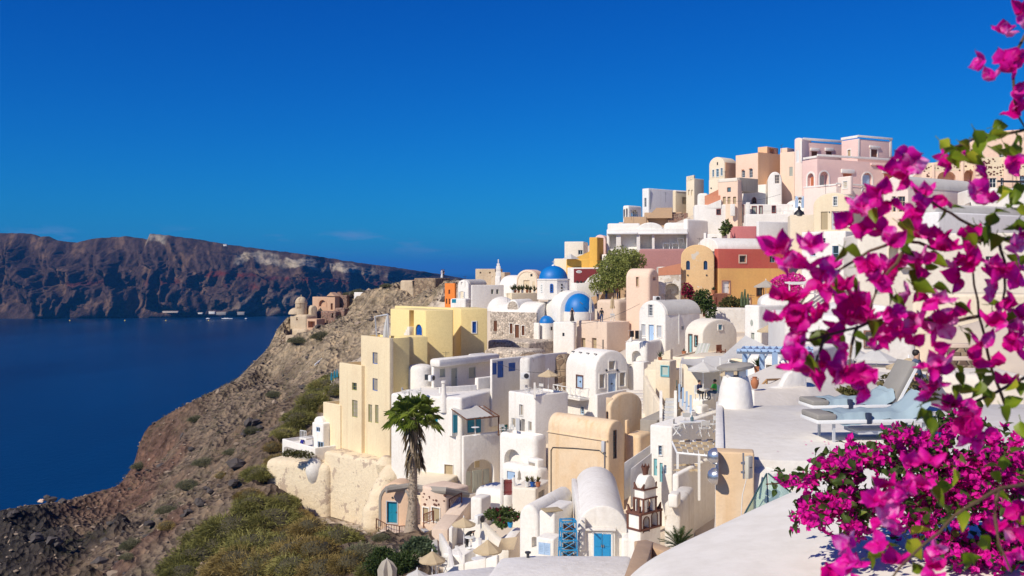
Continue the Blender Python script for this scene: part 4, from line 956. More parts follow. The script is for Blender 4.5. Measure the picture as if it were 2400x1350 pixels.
for z in (-hh / 2 + .15, hh / 2): mb.box((0, 1.1, z), (w / 2, .03, .03), fr); [mb.box((q * w / 2, .55, z), (.03, .55, .03), fr) for q in (-1, 1)]
for j in range(7):
    x = -w / 2 + w * j / 6; mb.box((x, 1.1, .05), (.03, .03, hh / 2), fr)
    if j < 6:
        for q in (1, -1): mb.tube([fr(x, 1.1, -q * (hh / 2 - .15)), fr(x + w / 6, 1.1, q * (hh / 2 - .1))], .018, 4)
h.part('balcony_railing', mb, WHITEP)
h = Hs('yard_wall', 'white yard wall in front of the pale blue door of the balcony house', 'wall')
b = h.b(1400, 88.5, 38, 1393, 1477, 925, 1000, W, bev=.12, down=2)
h = Hs('yellow_house', 'tall yellow house with cream weathered front rising from the cliff', 'house')
b = h.b(912, 100, 52, 846, 960, 793, 1090, YEL, bev=.05, down=2, par=.45)
YH = b
fr, w, hh = b.face('L', 846, 793, 912, 1088)
fb = Blk(h, 913, 99.3, 52, 846, .45, 793, 1090, YCR, name='front_wall', bev=.03, down=2, terr=False)
for y0, y1 in ((826, 853), (887, 916)): fb.o('L', 873, y0, 885, y1, 'win', BLUE, d=.18, nx=1, ny=1, pane=CURT)
for x0, y0, x1, y1 in ((863, 948, 872, 990), (879, 949, 887, 992)): fb.o('L', x0, y0, x1, y1, 'win', GREEN, d=.18, nx=2, ny=4, pane=CURT)
lw = Blk(h, 847, 103.0, 50, 795, 6, 857, 1085, YCR, name='left_wing', bev=.05, down=3, par=.4)
lw.o('L', 825, 897, 836, 915, 'win', GREEN, d=.18, nx=2, ny=2); lw.o('L', 825, 938, 838, 978, 'win', GREEN, d=.18, nx=2, ny=4, pane=CURT)
l2 = Blk(h, 797, 106, 50, 757, 5, 950, 1085, YCR, name='low_wing', bev=.08, down=4, par=.35)
u1 = Blk(h, 998, 109, 50, 915, 1062, 728, 850, YEL, name='upper_block', bev=.05, down=3)
u1.o('L', 975, 760, 990, 792, 'door', BLUE, arch=True, d=.15, trim=YEL, tw=.08)
u1.o('L', 959, 727, 970, 766, 'hole', d=1.2)
u2 = Blk(h, 1080, 114, 75, 1058, 1142, 724, 850, YEL, name='back_block', bev=.05, down=4, terr=True)
u2.o('R', 1107, 754, 1116, 780, 'shut', BLUE, d=.1, trim=WHITEP, tw=.1)
u3 = Blk(h, 1062, 118, 45, 925, 1080, 722, 800, YEL, name='rear_wall', bev=.05, down=3, terr=False)
mid = Blk(h, 956, 105, 70, 3, 1002, 790, 930, YEL, name='middle_wall', bev=.04, down=5, terr=False)
Blk(h, 998, 108.6, 74, .5, 1061, 728, 930, YEL, name='facet_wall', bev=.04, down=5, terr=False)
mb = MB()
for j in range(5):
    fr, w, hh = u1.face('L', 950 + 3.5 * j, 790 - 7 * j, 956 + 3.5 * j, 797 - 7 * j); mb.box((0, .3, -.5), (.25, .3, .5 + .0 * j), fr)
h.part('stair', mb, W2, bev=.02)
h.part('vent', MB().box((0, 0, 0), (.16, .05, .2), u2.face('L', 1060, 823, 1064, 831)[0]), DARKM)
h = Hs('post_frame_parasol', 'grey post frame with folded white parasol on the yellow roof terrace', 'parasol')
zt = (HY - 800) * 103 / F
h.start(P(885, 800, 104)); mb = MB()
mb.tube([P(884, 800, 104), P(879, 742, 104), P(909, 737, 103)], .1, 6).tube([P(911, 797, 103), P(909, 737, 103)], .1, 6)
h.part('frame', mb, GREYW); h.part('folded_canopy', MB().tube([P(907, 741, 103.2), P(905, 765, 103.2), P(903, 796, 103.2)], [.08, .22, .3], 8), CANW)

h = Hs('peeling_cliff_wall', 'high retaining wall of peeling cream plaster beneath the yellow house', 'wall')
b = h.b(905, 97.5, 42, 757, 3, 1086, 1240, PEEL, bev=.4, down=3)
b = h.b(770, 103, 25, 618, 4, 1090, 1200, PEEL, name='left_buttress', bev=.8, down=4)
mb = MB()
for j, (x, y, Y, r_) in enumerate(((905, 1095, 97, 1.0), (915, 1120, 96, 1.1), (900, 1150, 95.5, 1.2), (890, 1180, 95, 1.3), (880, 1215, 94.5, 1.4))):
    c = P(x, y, Y); mb.lathe([(r_ * math.cos(t) * (1 + .1 * math.sin(5 * t + j)), r_ * 1.2 * math.sin(t)) for t in (-math.pi / 2 * .95 + math.pi * .95 * k / 10 for k in range(11))], c, 12)
h.part('rock_buttress', mb, PEEL)
h = Hs('white_cliff_house', 'small white house with blue framed windows clinging left of the yellow house', 'house')
b = h.b(757, 107, 40, 731, 6, 993, 1075, W, bev=.15, down=4)
b.o('L', 741, 1001, 750, 1012, 'win', PBLUE, d=.12, nx=2, ny=1); b.o('L', 744, 1035, 757, 1054, 'win', PBLUE, d=.12, nx=2, ny=1)
v = Blk(h, 757, 108, 40, 735, 4, 993, 995, W, name='vault', vault='L', crown=978, bev=.2, down=.3, terr=False)
fr, w, hh = b.face('L', 719, 1004, 733, 1027); mb = MB()
for z in (-.4, .4): mb.box((0, .9, z), (w / 2, .03, .03), fr)
for j in range(5): mb.box((-w / 2 + w * j / 4, .9, 0), (.025, .025, .4), fr)
h.part('balcony_railing', mb, WHITEP); h.part('balcony_floor', MB().box((0, .45, -.5), (w / 2 + .1, .5, .08), fr), W); h.part('post', MB().box((-w / 2, .8, -1.3), (.12, .12, .8), fr), W)
h = Hs('white_cliff_terrace', 'white terrace parapet jutting over the slope left of the cliff house', 'terrace')
b = h.b(738, 105, 50, 661, 8, 1050, 1066, W, bev=.1, down=2.5, par=.4, thick=.2)
CLT = b
h.b(735, 104.3, 50, 664, .5, 1068, 1085, GREYP, name='planter', bev=.15, down=2, terr=False)
h.part('white_rock_base', MB().lathe([(.25, -2.6), (.7, -2.1), (1.0, -1.2), (.95, -.5), (.6, .1), (.2, .3)], P(738, 1080, 104.2), 14, sy=.8), WOLD)

h = Hs('rounded_white_house', 'white house with rounded corner and grey door in the shade of the yellow wall', 'house')
b = h.b(1016, 100, 40, 1010, 1153, 856, 935, W, bev=.15, down=3)
b.o('R', 1030, 864, 1043, 884, 'shut', GREYG, d=.12, trim=W, tw=.08); b.o('R', 1057, 863, 1071, 907, 'door', GREYG, d=.12, trim=W, tw=.06); b.o('R', 1098, 861, 1114, 886, 'shut', GREYG, d=.12, trim=W, tw=.08)
h.part('roof_lip', MB().box((b.lR / 2, .3, .25), (b.lR / 2 + .2, .75, .42), Fr((b.C.x, b.C.y, b.zt), b.dR, -b.dL)), W, bev=.3)
c = P(985, 862, 101.5)
h.part('round_room', MB().lathe([(1.35, -5), (1.33, -.1), (1.28, .12), (1.1, .3), (.6, .42), (.2, .45)], c + Vector((0, .5, -.1)), 24), W)
b2 = Blk(h, 1104, 106, 40, 1094, 1140, 846, 852, W, name='roof_vault', vault='L', crown=830, bev=.2, down=.6, terr=False)
h.part('small_window', MB().box((0, 0, 0), (.2, .05, .28), Fr(P(1000, 884, 100.15))), GLASS)
h = Hs('blue_door_house', 'low whitewashed house with royal blue door and shutters behind a white wall', 'house')
b = h.b(1153, 97, 42, 1148, 1330, 842, 930, W, bev=.3, down=3)
b.o('R', 1154, 850, 1164, 878, 'shut', BLUE, d=.1); b.o('R', 1166, 846, 1180, 885, 'door', BLUE, d=.12); b.o('R', 1192, 850, 1208, 870, 'shut', BLUE, d=.12, leaves=2); b.o('R', 1300, 866, 1320, 908, 'door', BLUE, d=.15)
b2 = Blk(h, 1242, 95, 20, 1216, 1280, 838, 930, WOLD, name='rock_oven', bev=.5, down=1, terr=False)
h = Hs('rough_stone_bank', 'rough stone bank with old walls behind the whitewashed roofs', 'wall')
b = h.b(1240, 119, 35, 1142, 1350, 802, 835, STONE, bev=.3, down=5)
b2 = h.b(1330, 104, 15, 1212, 3, 832, 866, STONEB, name='lower_bank', bev=.6, down=4)
h.b(1250, 110, 25, 1130, 4, 822, 850, STONE, name='left_bank', bev=.6, down=4)
h = Hs('white_roof_parapet', 'white stepped parapet with chimney pipe above the palm', 'wall')
b = h.b(1031, 95.5, 58, 1028, 1118, 908, 940, W, bev=.12, down=3)
h.part('chimney', MB().lathe([(.42, -1.2), (.38, .2), (.22, .6), (.2, 1.5), (.26, 1.55), (.24, 1.75)], P(1040, 936, 93), 12), W)
h = Hs('big_white_house', 'big plain white house front behind the fan palm', 'house')
b = h.b(1082, 92, 26, 915, 1170, 932, 1165, W, bev=.25, down=3)
b.o('L', 1042, 1089, 1062, 1114, 'dark', d=.15, pane=TANW, trim=W, tw=.06); b.o('L', 1061, 980, 1067, 1000, 'dark', d=.15, pane=GREYG)
b.o('L', 1012, 978, 1026, 996, 'shut', TURQ, d=.12)
w2 = Blk(h, 1086, 90.2, 52, 1081, 1172, 1022, 1165, W, name='lower_storey', bev=.3, down=2, terr=True)
w2.o('R', 1092, 1077, 1158, 1155, 'hole', d=.7, arch=.75)
fr, w, hh = w2.face('R', 1092, 1077, 1158, 1155)
f2 = fr.at(0, -.62, 0)
do = h.part('door', MB().box((.1, 0, -.55), (.55, .04, 1.0), f2).box((.1 - .27, .05, -.5), (.2, .02, .75), f2).box((.1 + .27, .05, -.5), (.2, .02, .75), f2), GREYG)
for x in (-1.0, 1.15): h.part('shutter', MB().box((x, 0, -.25), (.33, .03, .68), f2), GREYG)
h.part('transom', MB().box((.1, 0, 1.0), (.27, .03, .3), f2), TANW)
fr, w, hh = w2.face('R', 1090, 975, 1166, 1021)
for x0, x1, y0 in ((1092, 1112, 978), (1126, 1140, 976), (1146, 1156, 978)):
    f3, w3, h3 = w2.face('R', x0, y0, x1, 1020); h.part('door', MB().box((0, -2.0, 0), (w3 / 2, .04, h3 / 2), f3), TURQ)
h.part('terrace_back', MB().box((0, -2.4, .15), (w / 2, .3, hh / 2 + .3), fr), W)
pg = MB()
for j in range(8): pg.tube([fr(-w / 2 + w * j / 7, .3, hh / 2 - .15), fr(-w / 2 + w * j / 7, -2.2, hh / 2 + .55)], .05, 5)
pg.tube([fr(-w / 2, .3, hh / 2 - .15), fr(w / 2, .3, hh / 2 - .15)], .06, 5)
h.part('reed_pergola', pg, BROWN); h.part('pergola_cloth', MB().add([fr(-w / 2, .2, hh / 2 - .05), fr(w / 2 - .8, .2, hh / 2 - .05), fr(w / 2 - .8, -2.2, hh / 2 + .65), fr(-w / 2, -2.2, hh / 2 + .65)], [(0, 1, 2, 3)]), CANW)
h.part('post', MB().box((w / 2 - .05, .25, -.15), (.05, .05, hh / 2), fr), BROWN)
h = Hs('white_shade_wall', 'tall white shaded wall with a green door right of the reed pergola', 'house')
b = h.b(1120, 98.5, 42, 1112, 1215, 886, 1060, W, bev=.12, down=3)
b.o('R', 1176, 952, 1190, 1012, 'door', TURQ, d=.15)
h.part('cable', MB().tube([b.face('R', 1150, 880, 1151, 881)[0](0, .04, 0), b.face('R', 1165, 902, 1166, 903)[0](0, .04, 0), b.face('R', 1151, 916, 1152, 917)[0](0, .04, 0), b.face('R', 1151, 965, 1152, 966)[0](0, .04, 0)], .03, 5), DARKM)
h = Hs('white_terrace_house', 'white house with furnished roof terrace and open grey door', 'house')
b = h.b(1254, 88, 53, 1191, 1332, 926, 1030, W, bev=.12, down=4, par=.15, thick=.2)
TER_A = b
b.o('L', 1218, 948, 1226, 974, 'win', GREYW, d=.14, trim=W, tw=.06, nx=1, ny=1, pane=CURT); b.o('L', 1199, 980, 1208, 1002, 'win', GREYW, d=.14, nx=1, ny=1, pane=CURT); b.o('L', 1238, 988, 1246, 1010, 'win', GREYW, d=.14, nx=1, ny=1, pane=CURT)
b.o('L', 1222, 982, 1230, 1018, 'hole', d=.8)
fr, w, hh = b.face('L', 1214, 980, 1222, 1018); h.part('open_door', MB().box((0, .2, 0), (w / 2, .03, hh / 2), fr), GREYW)
h.part('post', MB().box((0, 0, 0), (.09, .09, .7), Fr(P(1253, 915, 88))), W)
h = Hs('white_arch_yard', 'white rounded terrace front with arched niche below the open grey door', 'house')
b = h.b(1254, 84.5, 40, 1166, 1285, 1022, 1130, W, bev=.5, down=4, par=.3)
b.o('L', 1182, 1053, 1220, 1095, 'hole', d=.7, arch=True)
b2 = Blk(h, 1262, 82.5, 40, 1171, 1290, 1098, 1150, W, name='lower_block', bev=.6, down=2, terr=False)
b2.o('L', 1188, 1105, 1207, 1124, 'door', PBLUE, d=.15)
b3 = Blk(h, 1260, 83, 55, 1236, 1276, 1078, 1104, W, name='window_box', bev=.12, down=.3, terr=False); b3.o('L', 1238, 1083, 1254, 1094, 'win', GREYW, d=.1, nx=1, ny=1, pane=CURT)
h = Hs('planter_shed', 'low cream shed with flower pots on its roof beside the tan house', 'house')
b = h.b(1256, 73, 20, 1200, 1290, 1146, 1190, W2, bev=.15, down=3); SHED = b
b.o('R', 1262, 1150, 1276, 1187, 'door', GREYP, d=.2)
h = Hs('red_gate', 'small dark red slatted gate between white posts', 'gate')
h.start(P(1190, 1160, 74)); f0 = yawfr(P(1190, 1142, 74), 15)
for j in range(7): h.part('slat', MB().box((-.27 + j * .09, 0, .02 * math.sin(j * 1.05)), (.038, .02, .58), f0), paint('gate_red', (.25, .03, .03)))
h.part('rail', MB().box((0, .03, .35), (.33, .015, .04), f0).box((0, .03, -.35), (.33, .015, .04), f0), paint('gate_red', (.25, .03, .03)))
for q in (-1, 1): h.part('post', MB().box((q * .45, 0, -.3), (.1, .14, 1.0), f0), W, bev=.05)
h = Hs('curved_white_wall', 'smooth curved white yard wall left of the red gate', 'wall')
b = h.b(1190, 76.5, 35, 1106, 3, 1152, 1205, W, bev=.7, down=3)
Blk(h, 1128, 75, 30, 1102, 1.5, 1168, 1195, W, name='seat_block', bev=.15, terr=False)
h = Hs('cave_house', 'pinkish cave house with teal door under a curved stone edge', 'house')
b = h.b(1000, 84, 15, 888, 1130, 1160, 1255, PALE, bev=.2, down=3)
CAVE = b
v = Blk(h, 963, 83.5, 15, 890, 2, 1165, 1230, plaster('cave_peach_plaster', (.74, .52, .36), (.6, .42, .28), .5), name='arched_front', vault='L', crown=1133, bev=.15, down=2, terr=False)
v.o('L', 907, 1176, 931, 1226, 'door', TURQ, d=.2, trim=GREYW, tw=.07)
arch_strip(h, v, 'L', 893, 1140, 960, 1232, GREYP, .2)
vent(h, v, 'L', 920, 1166, 2)
s_ = Blk(h, 1045, 82, 40, 983, 1100, 1150, 1235, plaster('cave_pink_plaster', (.76, .60, .48), (.5, .34, .26), .4), name='side_wall', bev=.2, down=2, terr=False)
for x0, x1 in ((992, 1005), (1013, 1031)): s_.o('L', x0, 1190, x1, 1222, 'dark', d=.12, trim=W, tw=.09)
for j in range(14):
    x, y = random.uniform(990, 1040), random.uniform(1155, 1185); fr, w, hh = s_.face('L', x, y, x + random.uniform(3, 8), y + random.uniform(2, 5))
    h.part('stone', MB().lathe([(w * .5, -.02), (w * .45, .04), (w * .2, .07)], n=7, fr=Fr(fr.o, fr.r, fr.u, fr.n), sy=.6), TRIMBR)
h.part('stone_coping', MB().tube([P(905, 1148, 83), P(960, 1140, 84), P(1000, 1147, 84), P(1045, 1150, 82), P(1095, 1160, 84)], .3, 8), GREYP)

# ---------------- tan houses
h = Hs('tan_vault_house', 'tall weathered tan house with barrel roof and cable along its wall', 'house')
b = h.b(1426, 63, 45, 1283, 1464, 1022, 1195, TAN, vault='R', crown=988, bev=.12, down=3)
b.o('R', 1437, 1008, 1446, 1075, 'win', BROWN, d=.15, nx=1, ny=5)
fr, w, hh = b.face('L', 1284, 1020, 1425, 1024); h.part('eave_ledge', MB().box((0, .03, 0), (w / 2, .06, .04), fr), TAN, bev=.02)
mb = MB(); pp = [(1292, 1190), (1292, 1055), (1296, 1048), (1345, 1050), (1405, 1055), (1422, 1070)]
mb.tube([b.face('L', x, y, x + .5, y + .5)[0](0, .04, 0) for x, y in pp], .03, 5); h.part('cable', mb, DARKM)
h.part('meter_box', MB().box((0, .1, 0), (.12, .1, .35), b.face('L', 1413, 1038, 1421, 1054)[0]), GREYW, bev=.02)
h.part('down_pipe', MB().tube([b.face('L', 1418, 1054, 1419, 1055)[0](0, .08, 0), b.face('L', 1418, 1180, 1419, 1181)[0](0, .08, 0)], .035, 6), METAL)
h = Hs('tan_dome_house', 'tan house with bulging dome-like vault and chimney stub', 'house')
b = h.b(1430, 69, 50, 1418, 1506, 958, 1100, TAN, vault='R', crown=924, bev=.35, down=3)
b.o('L', 1420, 964, 1426, 986, 'win', BROWN, d=.15, arch=True, nx=1, ny=3)
b2 = Blk(h, 1478, 66, 40, 1462, 1522, 1030, 1110, TAN, name='side_bench', bev=.3, down=2, terr=False)
fr, w, hh = b2.face('L', 1462, 980, 1478, 1030)
b3 = Blk(h, 1470, 65, 30, 1464, .4, 985, 1040, TAN, name='fin_wall', bev=.1, down=1, terr=False)
b4 = Blk(h, 1500, 64.5, 32, 1462, 2, 1020, 1110, TAN, name='lower_block', bev=.25, down=2, terr=False)
h.part('chimney', MB().box((0, 0, 0), (.22, .22, .4), Fr(P(1428, 945, 69.5))), TAN, bev=.05)
h = Hs('white_ramp_wall', 'white slanting stair wall with pale blue underside right of the tan house', 'wall')
h.start(P(1470, 1110, 58)); mb = MB()
a0, a1 = P(1463, 1085, 57), P(1527, 1042, 60)
q = Vector((0.05, .25, 0)); d0 = Vector((0, 0, 2.2))
mb.add([a0 - d0, a1 - d0, a1 - d0 + q, a0 - d0 + q, a0, a1, a1 + q, a0 + q], BOXF); h.part('wall', mb, W, bev=.05)
mb = MB(); a0, a1 = P(1478, 1100, 55), P(1527, 1062, 57.5)
mb.add([a0 - d0, a1 - d0, a1 - d0 + q, a0 - d0 + q, a0, a1, a1 + q, a0 + q], BOXF); h.part('inner_wall', mb, W, bev=.05)

# ---------------- pergola house
h = Hs('pergola_house', 'white house with roof terrace furniture and light blue door by the pergola', 'house')
b = h.b(1575, 58, 33, 1523, 1700, 1000, 1180, W, bev=.1, down=4, terr=True)
PERG = b
b.o('L', 1544, 1044, 1552, 1066, 'win', PBLUE, d=.12, trim=W, tw=.05); b.o('L', 1532, 1075, 1540, 1115, 'door', LTURQ, d=.14); b.o('L', 1546, 1085, 1553, 1130, 'door', LTURQ, d=.14)
b.o('L', 1556, 1090, 1562, 1110, 'win', PBLUE, d=.1)
h = Hs('white_pergola', 'white post pergola with cream canvas squares in front of the terrace furniture', 'pergola')
zz = P(1600, 1045, 55).z; h.start(P(1580, 1125, 54))
A, B_, C_, D_ = on_z(1576, 1036, zz), on_z(1684, 1034, zz), on_z(1690, 1072, zz), on_z(1588, 1062, zz)
for a, c in ((A, D_), (B_, C_), (D_, C_), (A, B_)): h.part('beam', MB().tube([a, c], .07, 4), WHITEP)
for j in range(1, 8):
    a, c = A.lerp(B_, j / 8), D_.lerp(C_, j / 8); h.part('slat', MB().tube([a + Vector((0, 0, .09)), c + Vector((0, 0, .09))], .035, 4), WHITEP)
for i in range(5):
    for j in range(8):
        if (i + j) % 2: continue
        q = [A.lerp(B_, (j + s_) / 8).lerp(D_.lerp(C_, (j + s_) / 8), (i + t_) / 5) + Vector((0, 0, .14)) for s_, t_ in ((0, 0), (1, 0), (1, 1), (0, 1))]
        h.part('canvas_square', MB().add(q + [v - Vector((0, 0, .02)) for v in q], [(0, 1, 2, 3), (7, 6, 5, 4), (0, 4, 5, 1), (1, 5, 6, 2), (2, 6, 7, 3), (3, 7, 4, 0)]), CANV)
for p in (D_, D_.lerp(C_, .5), D_.lerp(C_, .93)): h.part('post', MB().box((p.x, p.y, p.z - 1.2), (.06, .06, 1.2)), WHITEP)
h = Hs('pergola_terrace', 'white terrace wall with canvas sails below the white post pergola', 'terrace')
b = h.b(1590, 51, 30, 1575, 1760, 1112, 1260, W, bev=.12, down=4); b2 = Blk(h, 1595, 47, 20, 1556, 4, 1180, 1290, WOLD, name='old_chimney', bev=.2, down=2, terr=False)
Blk(h, 1588, 46.5, 20, 1565, .9, 1160, 1182, W, name='chimney_pot', bev=.1, down=.2, terr=False)
for j in range(8):
    c = P(1590 + 14 * (j % 4), 1090 + 12 * (j // 4), 53.5 - 1.0 * (j // 4)); s_ = .3
    h.part('canvas_sail', MB().add([c + Vector((-s_, 0, 0)), c + Vector((0, -.25, -.03)), c + Vector((s_, 0, 0)), c + Vector((0, .25, .03))], [(0, 1, 2, 3)]), CANV)

# ---------------- couple's terrace
h = Hs('couple_terrace', 'white pillared terrace where the couple sits at a small table', 'terrace')
b = h.b(1650, 66, 35, 1622, 1700, 936, 1010, W, bev=.15, down=4)
CPT = b
Blk(h, 1645, 63.5, 35, 1628, 1.2, 952, 1010, W, name='pillar', bev=.25, down=1, terr=False)
h = Hs('narrow_white_stair', 'narrow white stair with grey treads climbing beside the cream wall', 'stairs')
h.start(P(1566, 995, 66))
for j in range(10):
    p = P(1566 + .9 * j, 990 - 6.0 * j, 66 + .28 * j)
    h.part('step', MB().box((p.x, p.y, p.z - .35), (.42, .16, .42)), VGREY if j % 2 else GREYW, bev=.02)
for q in (-1, 1): h.part('side_wall', MB().add([P(1566 + q * 17, y, Y) + Vector((dx, 0, dz)) for Y, y in ((66, 996), (69, 932)) for dx, dz in ((-.1, -1), (.1, -1), (.1, .5), (-.1, .5))], [(0, 1, 2, 3), (7, 6, 5, 4), (0, 4, 5, 1), (1, 5, 6, 2), (2, 6, 7, 3), (3, 7, 4, 0)]), W)
h = Hs('white_stair_ramp', 'white sloping stringer with blue-grey posts left of the couple', 'stairs')
h.start(P(1600, 980, 64)); mb = MB(); a0, a1 = P(1592, 935, 66), P(1622, 966, 62)
mb.add([a0 - Vector((0, 0, .5)), a1 - Vector((0, 0, .5)), a1 + Vector((.3, .3, -.5)), a0 + Vector((.3, .3, -.5)), a0, a1, a1 + Vector((.3, .3, 0)), a0 + Vector((.3, .3, 0))], BOXF); h.part('stringer', mb, W)
for t in (.0, .3, .6, .9): p = a0.lerp(a1, t); h.part('post', MB().box((p.x, p.y, p.z + .4), (.06, .06, .6)), PBLUE)
h = Hs('street_stairs', 'worn paved street steps climbing past the balcony house', 'stairs')
h.start(P(1510, 985, 77))
for j in range(9):
    p = P(1507 - 1.2 * j, 970 - 6.5 * j, 78 + 1.4 * j); h.part('step', MB().box((p.x, p.y + .6, p.z - .6), (1.0, .75, .6)), WOLD if j % 2 else W2, bev=.04)
h = Hs('street_paving', 'grey paved lane between the tan house and the cream curved wall', 'path')
b = h.b(1540, 66, 25, 1500, 6, 985, 1010, GREYP, bev=.05, down=2)
# ================================================================== lower church and near roofs
def bar(a, c, w, hgt):                           # a wall along a line whose top edge runs from a to c
    d = (c - a); n2 = Vector((-d.y, d.x, 0)).normalized() * (w / 2); dz = Vector((0, 0, hgt))
    return [a - dz + n2, c - dz + n2, c - dz - n2, a - dz - n2, a + n2, c + n2, c - n2, a - n2]
def wallpart(h, name, pts, w, hgt, mat, bev=.05):
    mb = MB()
    for a, c in zip(pts, pts[1:]): mb.add(bar(a, c, w, hgt), BOXF)
    return h.part(name, mb, mat, bev=bev)

h = Hs('barrel_church', 'white barrel-vaulted church with bright blue door beside the bell tower', 'church')
b = h.b(1471, 50, 3, 1354, 10.2, 1240, 1320, W, vault='L', crown=1186, bev=.08, down=3)
fr, w, hh = b.face('L', 1356, 1238, 1441, 1310)
h.part('door_wall', MB().box((0, .12, -.05), (w / 2, .14, hh / 2), fr).box((0, .2, hh / 2), (w / 2 + .04, .2, .05), fr), W, bev=.03)
f3, w3, h3 = b.face('L', 1391, 1246, 1432, 1304)
f3 = f3.at(0, .27, 0)
h.part('door_frame', MB().box((0, 0, h3 / 2), (w3 / 2 + .07, .04, .05), f3).box((-w3 / 2 - .03, 0, 0), (.04, .04, h3 / 2), f3).box((w3 / 2 + .03, 0, 0), (.04, .04, h3 / 2), f3), WHITEP)
for q in (-1, 1):
    do = h.part('door', MB().box((q * w3 / 4, .02, 0), (w3 / 4 - .01, .02, h3 / 2), f3).box((q * w3 / 4, .05, .25), (w3 / 6, .012, .28), f3).box((q * w3 / 4, .05, -.35), (w3 / 6, .012, .2), f3), SKYB)
    MB().box((q * .05, .08, 0), (.02, .03, .06), f3).build('handle', METAL, do)
wallpart(h, 'side_parapet', [P(1366, 1217, 49.7), P(1345, 1121, 60)], .28, 1.6, W)
h.part('spout', MB().tube([P(1364, 1220, 49.5), P(1370, 1226, 48.9)], .035, 6), METAL)
b2 = Blk(h, 1480, 49, 8, 1456, 2.5, 1262, 1330, W, name='side_chapel', bev=.2, down=2, terr=False)
h = Hs('bell_tower', 'white bell tower with dark red stone trim and horned corners', 'tower')
T = 46.5
b = h.b(1501, T, 48, 1472, 1548, 1208, 1300, W, bev=.02, down=3)
b.o('R', 1508, 1212, 1521, 1246, 'hole', d=2.5, arch=True); b.o('R', 1527, 1200, 1540, 1234, 'hole', d=2.5, arch=True)
for f_, x0, y0, x1, y1 in (('R', 1508, 1212, 1521, 1246), ('R', 1527, 1200, 1540, 1234)): arch_strip(h, b, f_, x0, y0, x1, y1, TRIMBR, .035, proud=.03)
lt = [b.lL, b.lR]
fL = Fr(Vector((b.C.x, b.C.y, b.zt)), b.dL, -b.dR)
h.part('cornice', MB().box((lt[0] / 2, -lt[1] / 2, .04), (lt[0] / 2 + .08, lt[1] / 2 + .08, .06), fL), TRIMBR, bev=.015)
zb_ = (HY - 1244) * T / F - b.zt
h.part('lower_band', MB().box((lt[0] / 2, -lt[1] / 2, zb_), (lt[0] / 2 + .05, lt[1] / 2 + .05, .045), fL), TRIMBR, bev=.01)
for a, c in ((0, 0), (lt[0], 0), (0, -lt[1])): h.part('corner_trim', MB().box((a, c, zb_ / 2), (.05, .05, -zb_ / 2), fL), TRIMBR)
for a, c, s_ in ((.02, 0, 1), (lt[0], 0, -1), (0, -lt[1], 1), (lt[0], -lt[1], -1)):
    f4 = fL.at(a, c, .1); h.part('horn', MB().prism([(0, 0), (s_ * .2, 0), (s_ * .1, .12), (-s_ * .02, .32)], -.06, .06, f4), TRIMBR, bev=.01)
b2 = Blk(h, 1509, T + .1, 48, 1487, 1538, 1150, 1206, W, name='upper_tier', bev=.02, down=.05, terr=False)
b2.o('L', 1491, 1168, 1503, 1206, 'hole', d=2, arch=True); b2.o('R', 1517, 1168, 1530, 1204, 'hole', d=2, arch=True)
f5 = Fr(Vector((b2.C.x, b2.C.y, b2.zt)), b2.dL, -b2.dR); l5 = [b2.lL, b2.lR]
for z in (.02, -.42): h.part('tier_band', MB().box((l5[0] / 2, -l5[1] / 2, z), (l5[0] / 2 + .05, l5[1] / 2 + .05, .03), f5), TRIMBR)
for a, c in ((0, 0), (l5[0], 0), (0, -l5[1]), (l5[0] * .5, 0)): h.part('column', MB().tube([f5(a, c + .03, -1.15), f5(a, c + .03, -.45)], .055, 8), TRIMBR)
for a, c, s_ in ((0, 0, 1), (l5[0], 0, -1), (0, -l5[1], 1)):
    h.part('horn', MB().prism([(0, 0), (s_ * .17, 0), (s_ * .09, .1), (-s_ * .02, .26)], -.05, .05, f5.at(a, c, .06)), TRIMBR, bev=.01)
zc_ = f5(l5[0] / 2, -l5[1] / 2, .05)
f6 = Fr(zc_, b2.dR, -b2.dL)
h.part('top_arch', MB().prism([(.42 * math.cos(t), .62 * math.sin(t)) for t in (math.pi * j / 12 for j in range(13))], -.3, .3, f6), W, bev=.03)
h.part('crown', MB().lathe([(.12, .55), (.14, .75), (.2, 1.0), (.12, .98), (.02, .9)], zc_, 10), TRIMBR)
for a in range(4): h.part('crown_point', MB().prism([(-.06, 0), (.06, 0), (.02, .2)], -.03, .03, Fr(zc_ + Vector((.15 * math.cos(a * 1.57), .15 * math.sin(a * 1.57), .95)))), TRIMBR)
bell = h.part('bell', MB().lathe([(.2, -.28), (.15, -.15), (.12, .05), (.05, .12)], b.face('R', 1531, 1226, 1534, 1230)[0](0, -.35, -.15), 12), BELL)
h = Hs('small_vault_chapel', 'small white vaulted outbuilding with roof hatch left of the barrel church', 'house')
b = h.b(1262, 55, 25, 1216, 1345, 1222, 1310, W, vault='L', crown=1186, bev=.2, down=3)
b2 = Blk(h, 1300, 53, 25, 1263, 1345, 1200, 1310, W, name='block', bev=.12, down=1, terr=False)
h.part('hatch', MB().box((0, 0, 0), (.5, .4, .03), yawfr(on_z(1293, 1196, b2.zt) + Vector((0, 0, .04)), 20)), TANW, bev=.01)
b3 = Blk(h, 1298, 51.5, 25, 1256, 1.2, 1264, 1310, W, name='bench_block', bev=.1, down=1, terr=False); b3.o('L', 1262, 1272, 1290, 1300, 'shut', PBLUE, d=.06, leaves=2)
b.o('L', 1246, 1258, 1258, 1284, 'hole', d=.4, arch=.6)
h = Hs('blue_metal_rack', 'bright blue metal rack of four stacked frames by the church wall', 'rack')
h.start(P(1331, 1315, 49.5)); r0 = yawfr(P(1331, 1310, 49.5), 8)
